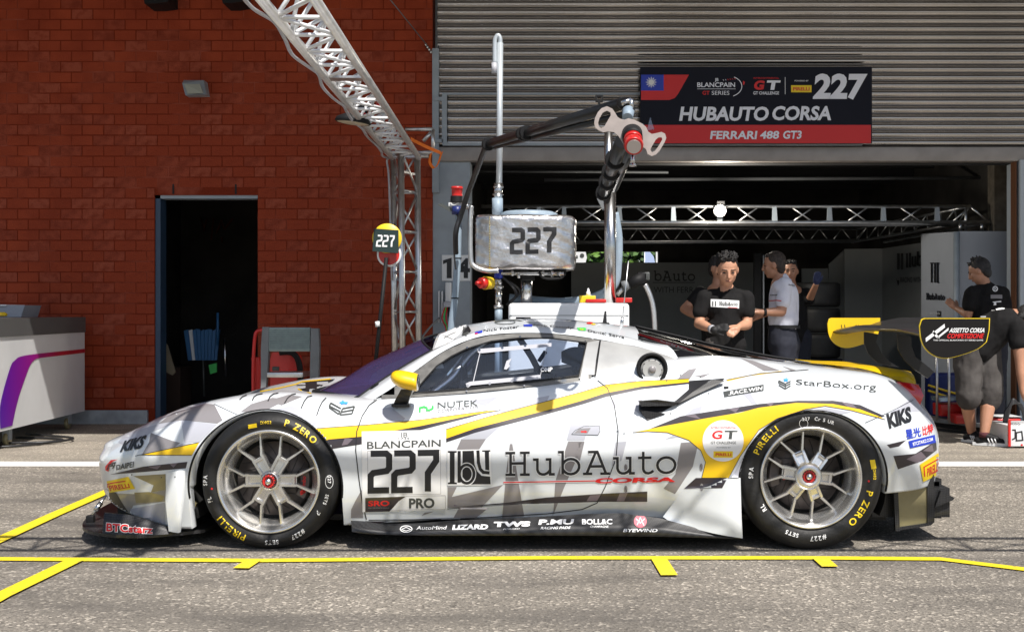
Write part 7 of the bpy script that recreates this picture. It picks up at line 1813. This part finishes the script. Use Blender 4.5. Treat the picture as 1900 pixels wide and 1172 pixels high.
def manF():
    Y = 10.05; t = thing('person', (P(1812, 0, Y).x, Y, 0), 'man bending over in black t-shirt and grey cargo shorts behind the wing', 'person')
    hip_l = V(P(1795, 0, Y).x, Y-.02, .86); hip_r = V(P(1832, 0, Y).x, Y+.06, .86)
    kl = V(P(1793, 0, Y).x, Y-.06, .47); kr = V(P(1836, 0, Y).x, Y+.0, .47); al_ = V(P(1803, 0, 10.2).x, 10.2, .09); ar = V(P(1826, 0, 9.95).x, 9.95, .09)
    sh_c = P(1882, 595, Y); hd = P(1905, 592, Y-.06); hc, ax = head(hd, (.75, -.15, -.75), (.6, 0, .6), .1)
    sl = P(1884, 602, Y-.16); sr = P(1880, 600, Y+.18); el = P(1893, 672, Y-.2); wl_ = P(1898, 725, Y-.24); er = P(1900, 670, Y+.2); wr_ = P(1910, 720, Y+.1)
    hp = (hip_l+hip_r)/2
    cs_ = hc+[cap(hd-V(.04, 0, .03), .055, sh_c, .07), cap(sh_c, .11, hp+V(0, 0, .12), .13), cap(sl, .055, el, .046), cap(el, .046, el.lerp(wl_, .4), .044), cap(el.lerp(wl_, .4), .044, wl_, .03), cap(sr, .055, er, .046), cap(er, .046, wr_, .03)]
    cs_ += hand(wl_, P(1904, 742, Y-.26), (-1, 0, 0), .0105, .4)+hand(wr_, P(1915, 740, Y+.1), (-1, 0, 0), .0105, .4)
    cs_ += [cap(hip_l, .09, kl, .062), cap(kl, .060, kl.lerp(al_, .35)+V(-.01, .02, 0), .062), cap(kl.lerp(al_, .35)+V(-.01, .02, 0), .062, al_, .038), cap(hip_r, .09, kr, .062), cap(kr, .060, kr.lerp(ar, .35), .064), cap(kr.lerp(ar, .35), .064, ar, .038)]
    blob('body', cs_, M['skin2'], t, .008, 2); hair(ax, t, M['hair'], 6); face_details(ax, t, M['hair'])
    sh_ = blob('shirt', [cap(P(1872, 598, Y), .125, P(1852, 605, Y), .15), cap(P(1862, 600, Y-.06), .14, P(1830, 628, Y), .15), cap(P(1862, 600, Y+.06), .14, P(1830, 628, Y+.06), .15), cap(P(1840, 615, Y), .165, P(1812, 645, Y), .155), cap(sl, .078, P(1888, 635, Y-.18), .074), cap(sr, .075, P(1885, 630, Y+.18), .07)], M['tee'], t, .0095, 3, folds=.010)
    d = Draw(); cQ = Cr(1700, 440, 5.86)
    for q in ((700,820,760,800), (745,800,860,790), (810,775,900,770), (870,790,960,775)): 
        a = cQ((q[0],q[1]))[0]; b_ = cQ((q[2],q[3]))[0]; d.stroke([a, b_], 3.2, M['white'])
    d.stroke(cQ((655,870),(760,868)), 2.4, M['clear']); d.lay('print', bvh(sh_), .005, sh_, 4)
    blob('shorts', [cap(hp+V(-.06, 0, .08), .15, hp+V(.06, .02, .06), .15), cap(hip_l+V(0, 0, .03), .135, kl+V(-.005, 0, -.0), .105), cap(hip_r+V(0, 0, .03), .135, kr+V(.01, 0, -.0), .110), cap(kl, .105, kl+V(0, 0, -.045), .107), cap(kr, .11, kr+V(0, 0, -.05), .112)], M['short'], t, .0105, 2, folds=.013)
    for s_, a in enumerate((al_, ar)):
        e = V(a.x+(.12 if s_ else .0)+.02, a.y-.12, .03)
        tp = V(a.x+(.19 if s_ else .07), a.y-(.10 if s_ else .14), .035); hl = V(a.x-(.04 if s_ else .03), a.y+.03, .045)
        blob('shoe', [cap(hl, .040, tp, .034), cap(a+V(0, 0, .0), .040, a.lerp(tp, .45)+V(0, 0, .0), .036)], M['black'], t, .008, 2)
        mb = MB(); dd_ = (tp-hl).normalized(); n_ = V(-dd_.y, dd_.x, 0)
        q = [hl-dd_*.045+n_*.03, hl-dd_*.045-n_*.03, hl.lerp(tp, .5)-n_*.042, tp-n_*.036+dd_*.02, tp+dd_*.042, tp+n_*.036+dd_*.02, hl.lerp(tp, .5)+n_*.042]
        mb.prism([V(p.x, p.y, .008) for p in q], .028, M['wht'], dirv=(0, 0, 1)); mb.build('sole', None, t)
        mb = MB()
        for k in range(3): b0 = a.lerp(tp, .25+.13*k)-n_*.040; mb.tube(V(b0.x, b0.y, .035), V(b0.x-.015, b0.y+.010, .075), .006, n=6, m=M['wht'])
        mb.build('shoe_stripe', None, t)
        mb = MB(); mb.tube(a+V(0, 0, -.01), a+V(0, 0, .035), .043, .041, 16, mat('maroon_sock', (.08, .02, .025), .9)); mb.build('sock', None, t)
manF()
print('OBJ', len(bpy.data.objects))
